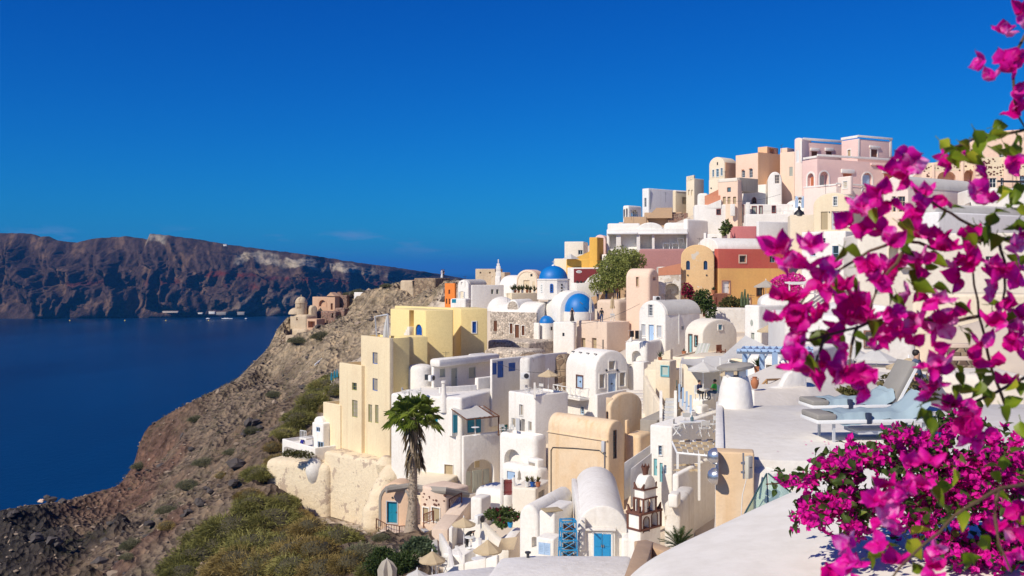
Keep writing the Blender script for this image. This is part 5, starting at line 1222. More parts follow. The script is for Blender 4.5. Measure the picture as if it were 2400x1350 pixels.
for lv in range(4):
    z0, mb = .48 * lv + .05, MB(); wd, dp = .36 + .02 * (3 - lv), .28
    for a in (-1, 1):
        for c in (-1, 1): mb.box((a * wd, c * dp, z0 + .24), (.03, .03, .24), r0)
    for c in (-1, 1): mb.box((0, c * dp, z0 + .46), (wd, .032, .03), r0); mb.tube([r0(-wd, c * dp, z0), r0(wd, c * dp, z0 + .44)], .018, 4); mb.tube([r0(wd, c * dp, z0), r0(-wd, c * dp, z0 + .44)], .018, 4)
    for a in (-1, 1): mb.box((a * wd, 0, z0 + .46), (.032, dp, .03), r0)
    h.part('frame', mb, SKYB)
    h.part('stored_goods', MB().box((.03, 0, z0 + .1), (.25, .18, .08), r0).box((-.1, .05, z0 + .22), (.14, .12, .05), r0), BROWN if lv == 3 else DARKM, bev=.02)

# white roofs in front
h = Hs('near_roof_deck', 'flat white plastered roof at the bottom edge of the view', 'roof')
zr = P(1300, 1304, 34).z
poly = [on_z(x, y, zr) for x, y in ((1172, 1306), (1250, 1300), (1480, 1301), (1465, 1420), (1090, 1420))]
h.start(poly[-1] - Vector((0, 0, 3))); h.part('roof_slab', MB().plan([(p.x, p.y) for p in poly], zr - 4, zr), W, bev=.15)
h.part('roof_pipe', MB().lathe([(.05, 0), (.05, .14), (.1, .15), (.11, .2), (.03, .22)], on_z(1237, 1302, zr) + Vector((0, -.25, 0)), 10), DARKM)
zr2 = zr - .55
poly = [on_z(x, y, zr2) for x, y in ((965, 1352), (1062, 1336), (1155, 1326), (1180, 1330), (1120, 1450), (900, 1450))]
h.part('lower_roof', MB().plan([(p.x, p.y) for p in poly], zr2 - 3.5, zr2), W, bev=.12)
h = Hs('tan_parapet_corner', 'tan plastered parapet corner in front of the cycad', 'wall')
h.start(P(1480, 1350, 9.5) - Vector((0, 0, 2)))
wallpart(h, 'parapet', [P(1512, 1268, 10.6), P(1462, 1420, 7.8)], .17, 2.5, TAN2, .012)
wallpart(h, 'return_wall', [P(1500, 1266, 10.7), P(1570, 1290, 10.2)], .16, 2.5, TAN2, .012)
ZT = -2.8
h = Hs('roof_terrace', 'wide smooth white roof terrace carrying the two sun loungers', 'terrace')
poly = [on_z(x, y, ZT) for x, y in ((1690, 951), (2000, 948), (2700, 946), (2700, 1130), (2000, 1082), (1766, 1076), (1692, 1068))]
h.start(poly[-1] - Vector((0, 0, 4))); h.part('roof_slab', MB().plan([(p.x, p.y) for p in poly], ZT - 6, ZT), plaster('roof_cement', (.72, .69, .64), (.55, .51, .45), .55, bmp=.2), bev=.05)
wallpart(h, 'left_rim', [on_z(1686, 947, ZT) + Vector((0, 0, .06)), on_z(1687, 1062, ZT) + Vector((0, 0, .05))], .14, 5, W, .03)
b = Blk(h, 1768, 14.4, 12, 1677, .35, 1062, 1330, TAN, name='end_wall', bev=.03, down=2, terr=True)
h.part('curved_buttress', MB().lathe([(.42, -4), (.4, -.5), (.3, -.12), (.1, -.03)], P(1790, 1082, 14.8), 24), W)
h = Hs('router_box', 'beige outdoor router on a grey bracket at the end wall', 'router')
h.start(P(1752, 1115, 14.1)); f0 = yawfr(P(1755, 1095, 13.95), 40)
h.part('housing', MB().box((0, 0, 0), (.055, .035, .16), f0), paint('router_beige', (.62, .58, .48), .4), bev=.015)
h.part('bracket', MB().tube([P(1742, 1062, 14.15), P(1743, 1122, 14.15)], .014, 6).box((0, -.07, .05), (.05, .03, .015), f0).box((0, -.07, -.08), (.05, .03, .015), f0), METAL)
h.part('lettering', MB().box((.0, .036, .0), (.03, .002, .006), f0), DARKM)
h.part('cable', MB().tube([P(1750, 1120, 14.1), P(1740, 1160, 14.2), P(1736, 1230, 14.2)], .006, 4), WHITEP)
h = Hs('flood_lamps', 'pair of round silver lamp heads stacked on the tan end wall', 'lamp')
h.start(P(1676, 1090, 14.6))
for y in (1069, 1116):
    f0 = Fr(P(1674, y, 14.4)); h.part('lamp_shade', MB().lathe([(.02, -.1), (.07, -.085), (.115, -.03), (.125, .03), (.1, .04)], n=18, fr=Fr(f0.o, (0, 1, 0), (0, 0, 1), (1, 0, 0))), paint('silver', (.62, .62, .63), .25, .8))
h.part('mount', MB().tube([P(1681, 1062, 14.5), P(1681, 1122, 14.5)], .02, 6), WHITEP)
# chimney on the terrace
h = Hs('flat_chimney', 'squat tapered white chimney with rough stone slab cap on the roof terrace', 'chimney')
c = on_z(1729, 957, ZT); c.y += .2; h.start(c); k = c.y / F
h.part('body', MB().lathe([(42 * k, -.05), (40 * k, .12), (36 * k, .4), (29 * k, .62), (27 * k, .64), (8 * k, .645)], c, 28), W)
for a in range(4):
    t = a * math.pi / 2 + .6; h.part('cap_support', MB().box((c.x + 20 * k * math.cos(t), c.y + 20 * k * math.sin(t), c.z + .71), (.075, .075, .08)), W, bev=.02)
cap = MB(); n = 22
for z, s_ in ((.78, .85), (.80, 1.0), (.85, 1.0), (.885, .8), (.9, .35)):
    for q in range(n):
        t = 2 * math.pi * q / n; rr = 42 * k * s_ * (1 + .07 * math.sin(3 * t + 1) + .05 * math.sin(7 * t)); cap.v.append((c.x + rr * math.cos(t), c.y + rr * math.sin(t), c.z + z + .03 * math.cos(t)))
cap.f = [[i * n + q, i * n + (q + 1) % n, (i + 1) * n + (q + 1) % n, (i + 1) * n + q] for i in range(4) for q in range(n)] + [list(range(n - 1, -1, -1)), list(range(4 * n, 5 * n))]; cap.m = [0] * len(cap.f)
h.part('stone_cap', cap, GREYP)
# white vault close to the camera
h = Hs('near_white_vault', 'big smooth white vaulted roof filling the lower right foreground', 'roof')
top = [(1440, 1420, 6.2), (1500, 1348, 6.5), (1530, 1308, 6.8), (1620, 1262, 7.2), (1700, 1226, 7.5), (1800, 1178, 8.0), (1900, 1133, 8.4), (2010, 1090, 8.8), (2200, 1050, 9.2), (2480, 1020, 9.6)]
rows = []
back = [P(x, y, Y) + Vector((-.5, 1.0, -1.2)) for x, y, Y in top]; back0 = [v + Vector((0, .1, -2.5)) for v in back]
e0 = [P(x, y, Y) for x, y, Y in top]; near = [P(1470 + 115 * j, 1560, 4.4) for j in range(10)]
rows = [back0, back, [a + Vector((-.12, .35, -.16)) for a in e0], e0]
for t in (.06, .2, .4, .7, 1.0): rows.append([a.lerp(c, t) + Vector((0, 0, .05 * math.sin(math.pi * t) - .12 * t)) for a, c in zip(e0, near)])
rows.append([v + Vector((0, -.1, -3)) for v in near])
mb = MB(); m_ = len(e0)
for r_ in rows: mb.v += [tuple(v) for v in r_]
mb.f = [[i * m_ + j, i * m_ + j + 1, (i + 1) * m_ + j + 1, (i + 1) * m_ + j] for i in range(len(rows) - 1) for j in range(m_ - 1)]; mb.m = [0] * len(mb.f)
h.start(back0[0]); o_ = h.part('vault', mb, plaster('near_whitewash', (.84, .80, .72), (.74, .69, .6), .35, bmp=.06), ang=80)
sb = o_.modifiers.new('soft', 'SUBSURF'); sb.levels = 2; sb.render_levels = 3
h = Hs('glass_railing', 'frameless sloping glass railing panes on the edge of the white vault', 'railing')
def glasspane():
    m, n, l, b = nodes('clear_green_glass'); b.inputs['Base Color'].default_value = (.75, .9, .85, 1); b.inputs['Roughness'].default_value = .03
    tr = n.new('ShaderNodeBsdfTransparent'); tr.inputs[0].default_value = (.8, .93, .88, 1); mx = n.new('ShaderNodeMixShader'); mx.inputs[0].default_value = .82
    l.new(b.outputs[0], mx.inputs[1]); l.new(tr.outputs[0], mx.inputs[2]); l.new(mx.outputs[0], n['Material Output'].inputs['Surface']); return m
GL = glasspane(); GLE = paint('glass_edge', (.06, .12, .11), .2)
h.start(P(1740, 1225, 8.8))
for q in ([(1736, 1222, 8.8), (1797, 1110, 9.6), (1801, 1195, 9.4)], [(1801, 1110, 9.6), (1868, 1166, 8.9), (1803, 1195, 9.3)]):
    p = [P(*v) for v in q]; dz = Vector((0, .012, 0))
    po = h.part('pane', MB().add(p + [v + dz for v in p], [(0, 1, 2), (5, 4, 3), (0, 3, 4, 1), (1, 4, 5, 2), (2, 5, 3, 0)]), GL)
    MB().tube([p[0], p[1]], .009, 5).build('edge', GLE, po); MB().tube([p[1], p[2]], .006, 5).build('edge', GLE, po)
h = Hs('white_yard_wall_bank', 'cream plastered bank with crack below the terrace beyond the chimney', 'wall')
h.start(P(1800, 945, 28)); mb = MB()
pts = [(1768, 915, 25), (1830, 905, 26), (1880, 880, 27), (1905, 868, 28), (1990, 868, 33), (2130, 880, 36)]
a_ = [P(x, y, Y) for x, y, Y in pts]; c_ = [P(x, 960, 23 + .01 * (x - 1768)) for x, y, Y in pts]
f_ = [v + Vector((0, 4, -.2)) for v in a_]; g_ = [v - Vector((0, 0, 4)) for v in c_]
for r_ in (f_, a_, [a.lerp(c, .5) + Vector((0, 0, .12)) for a, c in zip(a_, c_)], c_, g_): mb.v += [tuple(v) for v in r_]
mb.f = [[i * 6 + j, i * 6 + j + 1, (i + 1) * 6 + j + 1, (i + 1) * 6 + j] for i in range(4) for j in range(5)]; mb.m = [0] * 20
h.part('bank', mb, W2, ang=60)
h = Hs('swept_white_parapet', 'white parapet sweeping up like a wave right of the terracotta urn', 'wall')
h.start(P(1800, 940, 26)); p0 = [(1800, 912), (1835, 906), (1850, 880), (1870, 868), (1897, 868)]
fr = yawfr(P(1800, 912, 25.5), 12)
pl = [((x - 1800) * 25.8 / F, (912 - y) * 25.8 / F) for x, y in p0]
h.part('wall', MB().prism([(0, -.5)] + pl + [(pl[-1][0] + .05, -.5)], -.25, 0, fr), W, bev=.03)
h = Hs('blue_pergola', 'pale blue-grey wooden pergola over the terrace stairs', 'pergola')
h.start(P(1780, 905, 40)); k = 40 / F
for x, y0, y1 in ((1746, 825, 905), (1786, 830, 925), (1816, 828, 920), (1855, 825, 900)): h.part('post', MB().box((0, 0, 0), (.09, .09, (y1 - y0) / 2 * k), Fr(P(x, (y0 + y1) / 2, 40 if x != 1816 else 38.5))), PBLUE)
h.part('beam', MB().tube([P(1727, 823, 39), P(1905, 826, 39)], .1, 4), PBLUE); h.part('beam', MB().tube([P(1740, 816, 42.5), P(1905, 818, 42.5)], .09, 4), PBLUE)
for j in range(11): h.part('slat', MB().tube([P(1733 + 16 * j, 822, 38.6), P(1745 + 15 * j, 813, 42.9)], .05, 4), PBLUE)
for x in (1746, 1786): h.part('brace', MB().tube([P(x, 850, 40), P(x + 15, 826, 39.5)], .05, 4), PBLUE)
h = Hs('terrace_room', 'white terrace room with arched niche behind the pale blue-grey pergola', 'house')
b = h.b(1830, 44, 35, 1742, 1990, 836, 930, W, bev=.15, down=3); b.o('L', 1795, 855, 1812, 905, 'hole', d=1.2)
b2 = Blk(h, 1856, 42.5, 35, 1822, 1900, 845, 925, W, name='niche_block', bev=.3, down=1, terr=False); b2.o('L', 1833, 864, 1839, 893, 'hole', d=.15, arch=True)
h = Hs('pool_wall', 'cream wall with a pale turquoise plunge pool behind the white parasols', 'wall')
b = h.b(1762, 70, 30, 1600, 1800, 842, 905, PALE, bev=.2, down=3)
h.part('pool_edge', MB().box((0, .1, 0), (1.6, .2, .12), b.face('L', 1725, 850, 1762, 858)[0]), LTURQ)
h = Hs('wooden_stair_rail', 'honey wooden stair railing at the head of the steps beside the urn', 'railing')
h.start(P(1790, 912, 27)); k = 27 / F
for a, c in (((1797, 890), (1832, 889)), ((1797, 908), (1832, 905))): h.part('rail', MB().tube([P(*a, 27), P(*c, 27.6)], .03, 4), WOOD)
for a, c in (((1797, 889), (1797, 912)), ((1831, 889), (1831, 910)), ((1797, 890), (1777, 912))): h.part('post', MB().tube([P(*a, 27), P(*c, 27)], .03, 4), WOOD)
# lower left terraces
h = Hs('lower_terrace', 'white lower terrace with low walls and cream parasols near the palm', 'terrace')
b = h.b(1165, 63, 30, 1038, 1240, 1318, 1380, W, bev=.1, down=3)
LT = b
wallpart(h, 'stair_wall', [P(1033, 1250, 72), P(1053, 1285, 66), P(1062, 1330, 62)], .25, 2.5, W)
wallpart(h, 'inner_wall', [P(1070, 1278, 67), P(1086, 1315, 63)], .25, 2.5, W); wallpart(h, 'front_wall', [P(1086, 1300, 62.5), P(1112, 1285, 64)], .2, 2.0, W)
wallpart(h, 'round_wall', [P(1048, 1330, 60), P(1090, 1318, 59), P(1140, 1308, 58.5), P(1168, 1300, 58)], .3, 2.0, W, .1)
wallpart(h, 'back_wall', [P(1056, 1238, 71), P(1070, 1222, 73), P(1130, 1215, 72)], .25, 2.5, W)
wallpart(h, 'bed_wall', [P(1130, 1220, 70), P(1178, 1270, 64)], .35, 3, W2); wallpart(h, 'right_wall', [P(1107, 1262, 66), P(1125, 1260, 66), P(1125, 1300, 62)], .25, 2.5, W)
wallpart(h, 'rock_edge', [P(1180, 1275, 63), P(1215, 1232, 66)], .8, 2, W, .3)
h = Hs('brick_steps', 'brown tiled steps descending between white walls beside the palm', 'stairs')
h.start(P(1065, 1325, 63))
for j in range(11):
    t = j / 10; p = P(1050 + 27 * t, 1264 + 54 * t, 70 - 7.5 * t); h.part('step', MB().box((p.x, p.y, p.z - .4), (.5, .42, .42), yawfr((0, 0, 0), 0)), paint('step_tile', (.3, .14, .075), .8) if j % 2 else paint('step_tile_dark', (.2, .09, .05), .8), bev=.015)
h = Hs('stone_ramp_wall', 'red rubble garden wall with grey coping below the brown lattice fence', 'wall')
h.start(P(1010, 1290, 76)); wallpart(h, 'wall', [P(992, 1240, 79), P(1018, 1258, 75), P(1020, 1300, 70), P(1000, 1340, 67)], .35, 1.6, STONER); wallpart(h, 'coping', [P(992, 1238.5, 79), P(1018, 1256.5, 75), P(1020, 1298, 70), P(1000, 1338, 67)], .42, .12, VGREY, .02)
h = Hs('brown_path', 'earthy ramp path climbing between lattice fence and white steps', 'path')
h.start(P(1070, 1190, 78)); wallpart(h, 'path', [P(1030, 1240, 74), P(1060, 1205, 77), P(1092, 1165, 80)], 1.3, 2, BEIGE, .1)
for nm, lb, q in (('lattice_fence', 'brown lattice fence panel at the top of the earthy ramp', [(1053, 1170, 1082, 1155), (1053, 1205, 1082, 1180)]), ('lattice_fence', 'brown lattice fence panel in front of the pinkish cave wall', [(993, 1205, 1016, 1197), (993, 1227, 1016, 1218)])):
    h = Hs(nm, lb, 'fence'); Y = 79 if q[0][0] > 1000 else 80
    a, c = P(q[0][0], q[0][1], Y), P(q[0][2], q[0][3], Y); e0_, g0 = P(q[1][0], q[1][1], Y), P(q[1][2], q[1][3], Y); h.start(e0_)
    h.part('rail', MB().tube([a, c], .04, 4).tube([e0_, g0], .04, 4), RUST); [h.part('post', MB().tube([u_, v_ - Vector((0, 0, .3))], .05, 4), RUST) for u_, v_ in ((a, e0_), (c, g0))]
    mb = MB()
    for j in range(1, 9):
        t = j / 9
        mb.tube([a.lerp(c, t), e0_.lerp(g0, max(0, t - .35)) if t > .35 else a.lerp(e0_, t / .35)], .014, 4); mb.tube([a.lerp(c, t), e0_.lerp(g0, min(1, t + .35)) if t < .65 else c.lerp(g0, (1 - t) / .35)], .014, 4)
    h.part('lattice', mb, RUST)
h = Hs('porch_fence', 'weathered wooden railing on the porch of the cave house', 'fence')
pts = [P(882, 1215, 83), P(905, 1228, 82), P(936, 1233, 81), P(957, 1232, 80)]; h.start(pts[0] - Vector((0, 0, .9)))
for a, c in zip(pts, pts[1:]):
    h.part('rail', MB().tube([a, c], .04, 5), BROWN); h.part('rail', MB().tube([a - Vector((0, 0, .7)), c - Vector((0, 0, .7))], .03, 5), BROWN)
for a, c in zip(pts, pts[1:]):
    for j in range(5): p = a.lerp(c, j / 5); h.part('baluster', MB().tube([p, p - Vector((0, 0, .95))], .02 if j else .05, 4), BROWN)
h = Hs('cave_porch', 'earthy porch floor in front of the teal cave door', 'terrace')
b = h.b(965, 80.5, 15, 880, 5, 1255, 1275, BEIGE, bev=.1, down=3)
h = Hs('iron_gate', 'small black iron gate beside the cave wall', 'gate'); h.start(P(1030, 1245, 77))
for j in range(6): h.part('bar', MB().tube([P(1023 + 3 * j, 1213 + abs(j - 2.5) * 1.5, 77), P(1023 + 3 * j, 1240, 77)], .02, 4), DARKM)
h.part('rail', MB().tube([P(1022, 1236, 77), P(1039, 1236, 77)], .02, 4).tube([P(1022, 1219, 77), P(1039, 1219, 77)], .02, 4), DARKM)
# right: small stone stairs between terraces
h = Hs('stone_stairs', 'worn stone staircase climbing at the right behind the blossoms', 'stairs')
h.start(P(2255, 930, 42))
for j in range(13):
    p = P(2256 - .5 * j, 925 - 10 * j, 41 + .35 * j); h.part('step', MB().box((p.x, p.y, p.z - .4), (.5, .3, .4)), STONEB if j % 3 else BEIGE, bev=.03)
h = Hs('terrace_wall_right', 'cream rounded terrace wall under the white parasols', 'wall')
b = h.b(2420, 40, 8, 2060, 6, 880, 960, W2, bev=.4, down=3)
run_booleans()
# ================================================================== land, far cliffs, sea
def hash2(ix, iy, s):
    h = (ix.astype(np.int64) * 374761393 + iy.astype(np.int64) * 668265263 + s * 982451653) & 0xffffffff
    h = ((h ^ (h >> 13)) * 1274126177) & 0xffffffff
    return ((h ^ (h >> 16)) & 0xffff) / 65535.0
def pn(x, y, s=0):
    ix, iy = np.floor(x), np.floor(y); fx, fy = x - ix, y - iy
    u, v = fx * fx * fx * (fx * (fx * 6 - 15) + 10), fy * fy * fy * (fy * (fy * 6 - 15) + 10)
    def g(dx, dy):
        a = hash2(ix + dx, iy + dy, s) * 2 * math.pi
        return np.cos(a) * (fx - dx) + np.sin(a) * (fy - dy)
    a, b, c, d = g(0, 0), g(1, 0), g(0, 1), g(1, 1)
    return (a + u * (b - a)) * (1 - v) + (c + u * (d - c)) * v
def fbm(x, y, o=5, s=0, gain=.5):
    t, a = 0, 1.0
    for k in range(o): t = t + a * pn(x * 2 ** k, y * 2 ** k, s + k); a *= gain
    return t
def ridged(x, y, o=5, s=0, gain=.5):
    t, a = 0, 1.0
    for k in range(o): t = t + a * (1 - 2 * np.abs(pn(x * 2 ** k, y * 2 ** k, s + k))); a *= gain
    return t
TANR, SCREE, REDR, DARKR, BRN, WHT, PALER = (.37, .29, .20), (.20, .152, .112), (.155, .09, .068), (.045, .04, .04), (.16, .115, .083), (.60, .51, .41), (.5, .43, .34)
EDGE = [(-250, 1225, 138), (-80, 1210, 146), (0, 1202, 150), (70, 1188, 152), (150, 1180, 155), (215, 1160, 158), (280, 1142, 162), (318, 1090, 167), (326, 1045, 170), (345, 1003, 174), (430, 955, 180), (560, 890, 188), (600, 850, 192), (628, 822, 195), (650, 775, 197), (672, 750, 199), (730, 725, 203), (800, 695, 206), (870, 684, 207), (940, 664, 202), (1000, 662, 198), (1065, 662, 192)]
EC = [DARKR, DARKR, DARKR, BRN, BRN, REDR, REDR, REDR, REDR, BRN, SCREE, SCREE, SCREE, TANR, TANR, TANR, TANR, TANR, TANR, TANR, TANR, TANR]
SL = [((-60, 1400, 112), DARKR), ((20, 1340, 125), DARKR), ((60, 1260, 136), DARKR), ((130, 1330, 120), DARKR), ((200, 1340, 112), BRN), ((240, 1240, 138), BRN), ((300, 1200, 142), REDR), ((330, 1130, 152), REDR), ((310, 1340, 100), REDR), ((360, 1270, 112), SCREE),
      ((400, 1340, 92), SCREE), ((450, 1100, 148), SCREE), ((420, 1180, 134), SCREE), ((500, 1000, 160), SCREE), ((600, 1000, 148), BRN), ((540, 1130, 118), BRN), ((640, 1050, 124), BRN), ((700, 930, 160), SCREE), ((640, 900, 175), SCREE), ((750, 850, 168), TANR), ((690, 830, 182), TANR), ((780, 800, 178), TANR), ((850, 740, 186), TANR), ((900, 770, 180), TANR), ((930, 710, 188), TANR), ((990, 690, 186), TANR), ((1030, 700, 180), TANR),
      ((700, 1270, 84), SCREE), ((850, 1345, 70), BRN), ((600, 1345, 78), SCREE), ((820, 1295, 80), SCREE), ((500, 1250, 98), SCREE), ((600, 1150, 105), BRN), ((480, 1345, 85), SCREE), ((900, 1345, 66), BRN), ((960, 1262, 76), BRN), ((850, 1250, 84), BRN), ((620, 1470, 62), SCREE), ((850, 1470, 56), SCREE), ((400, 1470, 76), SCREE), ((1000, 1350, 63), BRN), ((100, 1500, 98), DARKR)]
pts, cols = [], []
def cp(p, c): pts.append((p[0], p[1], p[2])); cols.append(c)
for (x, y, Y), c in zip(EDGE, EC):
    p = P(x, y, Y); cp(p, c)
    d = Vector((-.62, .78, 0)) if x < 640 else Vector((-.35, .94, 0))
    for s_, dz in ((14, 11 if x < 640 else 14), (34, 34), (70, 70), (110, 100)): cp(p + d * s_ - Vector((0, 0, dz)), c)
for q, c in SL: cp(P(*q), c)
for s in BLOCKS:
    c = s.C + s.dL * s.lL * .5 + s.dR * s.lR * .5; px_ = s.C.x / s.Y * F + CX
    rk = TANR if s.Y > 184 else BRN if (px_ < 800 or s.h.name in ('peeling_cliff_wall', 'cave_porch')) else WHT
    cp(Vector((c.x, c.y, s.zb - .4)), rk)
    if s.Y < 130: cp(Vector((s.C.x, s.C.y, s.zb - .4)), rk)
for x, y, z in ((60, 120, 14), (75, 160, 20), (60, 200, 12), (45, 230, -5), (90, 80, 16), (40, 60, 2), (60, 30, 6), (30, 20, -2), (10, 5, -6), (25, 0, -3), (-10, 10, -16), (-20, 30, -22), (20, 210, -6), (0, 215, -12), (90, 230, -10), (95, 0, 8)): cp((x, y, z), WHT if y < 130 else SCREE)
PT, PCL = np.array(pts), np.array(cols)
def tps(d2): return 0.5 * d2 * np.log(d2 + 1e-9)
def fit(PT, lam=12.0):
    n = len(PT); X = PT[:, :2] / 50
    K = tps(((X[:, None] - X[None]) ** 2).sum(-1)) + np.eye(n) * lam / 2500
    Pm = np.c_[np.ones(n), X]; A = np.block([[K, Pm], [Pm.T, np.zeros((3, 3))]])
    sol = np.linalg.solve(A, np.r_[PT[:, 2], 0, 0, 0]); return X, sol
X_, sol = fit(PT)
def base_height(x, y):
    q = np.c_[x, y] / 50; out = np.empty(len(q))
    for i in range(0, len(q), 20000):
        s = q[i:i + 20000]; out[i:i + 20000] = tps(((s[:, None] - X_[None]) ** 2).sum(-1)) @ sol[:len(X_)] + sol[len(X_)] + s @ sol[-2:]
    return out
gx, gy = np.meshgrid(np.arange(-150, 100, .62), np.arange(-4, 275, .62)); nx_, ny_ = gx.shape[1], gx.shape[0]
fx_, fy_ = gx.ravel(), gy.ravel()
z = base_height(fx_, fy_)
# how much village / which rock
wx, wy = fx_ + 5 * fbm(fx_ / 9, fy_ / 9, 4, 3), fy_ + 5 * fbm(fx_ / 9, fy_ / 9, 4, 9)
colr = np.zeros((len(z), 3)); vill = np.zeros(len(z))
for i in range(0, len(z), 20000):
    d2 = (wx[i:i + 20000, None] - PT[None, :, 0]) ** 2 + (wy[i:i + 20000, None] - PT[None, :, 1]) ** 2 + 4
    w = d2 ** -2.2; w /= w.sum(1, keepdims=True); colr[i:i + 20000] = w @ PCL; vill[i:i + 20000] = w @ (np.array([c == WHT for c in cols]) * 1.0)
wild = np.clip(1.15 - vill * 1.6, 0, 1)
rough = fbm(fx_ / 14, fy_ / 14, 7, 21, .6) * 2.6 + ridged(fx_ / 20 + fy_ / 60, fy_ / 30 - fx_ / 50, 6, 41, .55) * 1.6 - 1.7
crag = np.clip(colr[:, 0] - .32, 0, .12) / .12 + np.clip(.12 - colr[:, 0], 0, .07) / .07 * 1.3
rough += crag * (ridged(fx_ / 8, fy_ / 8, 5, 77, .6) - 1.0) * 2.2
st_ = (z + rough) / 1.6; rough += (np.floor(st_) + np.clip((st_ - np.floor(st_)) * 1.6, 0, 1) - st_) * 1.0 * np.clip(crag, .25, 1)
z = z + wild * rough * np.clip((fy_ - 30) / 60, .25, 1)
for s in BLOCKS:                                   # keep the ground under each building's own floor
    ux, uy = fx_ - s.C.x, fy_ - s.C.y
    u, v = ux * s.dL.x + uy * s.dL.y, ux * s.dR.x + uy * s.dR.y
    mg = 6.0 if (s.Y > 100 and s.C.x > -4) else 3.5 if s.C.x > -6 else 1.5
    m = (u > -mg) & (u < s.lL + .3) & (v > -mg) & (v < s.lR + .3)
    z[m] = np.minimum(z[m], s.zb - .25)
z = np.where((fy_ < 47) & (fx_ < .21 * fy_), np.minimum(z, -16.5), z); pxv = CX + fx_ * F / np.maximum(fy_, 1)           # the ridge against the sea keeps the photographed skyline
SKYL = [e[:2] for e in EDGE] + [(1100, 664), (1200, 664), (1285, 652), (1310, 640), (1325, 612), (1400, 570), (1460, 545), (1520, 500)]
lim = np.interp(pxv, [e[0] for e in SKYL], [e[1] for e in SKYL]) - 3 + 5 * fbm(fx_ / 5, fy_ / 5, 4, 17)
z = np.where((fy_ > 110) & (pxv < 1500), np.minimum(z, (HY - lim) * fy_ / F), z)
near = fy_ < 24; z[near] = np.minimum(z[near], -8.5)
z = np.maximum(z, -103.5)
me = bpy.data.meshes.new('hillside')
me.vertices.add(len(z)); me.vertices.foreach_set('co', np.c_[fx_, fy_, z].ravel())
idx = (np.arange(ny_ - 1)[:, None] * nx_ + np.arange(nx_ - 1)[None]).ravel()
zz_ = np.stack([z[idx], z[idx + 1], z[idx + nx_], z[idx + nx_ + 1]]).max(0); idx = idx[zz_ > -103.4]
quads = np.stack([idx, idx + 1, idx + nx_ + 1, idx + nx_], 1)
me.loops.add(quads.size); me.loops.foreach_set('vertex_index', quads.ravel()); me.polygons.add(len(quads))
me.polygons.foreach_set('loop_start', np.arange(0, quads.size, 4)); me.update(calc_edges=True); me.polygons.foreach_set('use_smooth', [True] * len(quads))
ca = me.color_attributes.new('rock', 'FLOAT_COLOR', 'POINT'); ca.data.foreach_set('color', np.c_[colr, wild].ravel())
def ground_mat():
    m, n, l, b = nodes('hillside_rock'); b.inputs['Roughness'].default_value = .95; b.inputs['Specular IOR Level'].default_value = .1
    at = n.new('ShaderNodeAttribute'); at.attribute_name = 'rock'
    g = n.new('ShaderNodeNewGeometry'); pos = g.outputs['Position']
    f1 = pos_noise(n, l, .5, 8, .65, vec=pos); r1 = ramp(n, [(.32, (.36, .34, .33)), (.5, (1, 1, 1)), (.7, (1.6, 1.5, 1.35))]); l.new(f1, r1.inputs[0])
    c = mixc(n, l, at.outputs['Color'], r1.outputs[0], 1.0, 'MULTIPLY')
    v = n.new('ShaderNodeTexVoronoi'); v.inputs['Scale'].default_value = 1.3; l.new(pos, v.inputs['Vector'])
    r2 = ramp(n, [(0, (.55, .55, .55)), (.35, (1, 1, 1))]); l.new(v.outputs['Distance'], r2.inputs[0])
    c2 = mixc(n, l, c, r2.outputs[0], .55, 'MULTIPLY')
    spk = pos_noise(n, l, 3.0, 3, .7, vec=pos); r3 = ramp(n, [(.68, (0, 0, 0)), (.74, (1, 1, 1))]); l.new(spk, r3.inputs[0])
    mu = n.new('ShaderNodeMath'); mu.operation = 'MULTIPLY'; l.new(r3.outputs[0], mu.inputs[0]); l.new(at.outputs['Alpha'], mu.inputs[1])
    mu2 = n.new('ShaderNodeMath'); mu2.operation = 'MULTIPLY'; mu2.inputs[1].default_value = .6; l.new(mu.outputs[0], mu2.inputs[0])
    c2 = mixc(n, l, c2, (.42, .35, .27), mu2.outputs[0])
    scr = pos_noise(n, l, .35, 6, .7, vec=pos); r4 = ramp(n, [(.52, (0, 0, 0)), (.64, (1, 1, 1))]); l.new(scr, r4.inputs[0])
    mu3 = n.new('ShaderNodeMath'); mu3.operation = 'MULTIPLY'; l.new(r4.outputs[0], mu3.inputs[0]); l.new(at.outputs['Alpha'], mu3.inputs[1])
    mu4 = n.new('ShaderNodeMath'); mu4.operation = 'MULTIPLY'; mu4.inputs[1].default_value = .35; l.new(mu3.outputs[0], mu4.inputs[0])
    c2 = mixc(n, l, c2, (.13, .11, .06), mu4.outputs[0])
    cw = mixc(n, l, WHT, c2, at.outputs['Alpha'])
    l.new(cw, b.inputs['Base Color'])
    hh = n.new('ShaderNodeMath'); hh.operation = 'ADD'; l.new(f1, hh.inputs[0]); l.new(v.outputs['Distance'], hh.inputs[1])
    hm = n.new('ShaderNodeMath'); hm.operation = 'MULTIPLY'; l.new(hh.outputs[0], hm.inputs[0]); l.new(at.outputs['Alpha'], hm.inputs[1])
    bump(n, l, b, hm.outputs[0], 1.0, .9); return m
me.materials.append(ground_mat())
hill = bpy.data.objects.new('hillside', me); COL.objects.link(hill); tag(hill, 'brown rocky caldera slope falling to the sea', None, None, 'structure')
zg = z.reshape(ny_, nx_)
def ground(x, y):
    i, j = int(round((y + 4) / .62)), int(round((x + 150) / .62))
    return float(zg[max(0, min(ny_ - 1, i)), max(0, min(nx_ - 1, j))])
def ground_px(px, py, y0=40, y1=230):             # first hit of that pixel's ray with the hillside
    Y = y0
    while Y < y1:
        p = P(px, py, Y)
        if p.z <= ground(p.x, p.y): return Vector((p.x, p.y, ground(p.x, p.y)))
        Y += .5
    return None
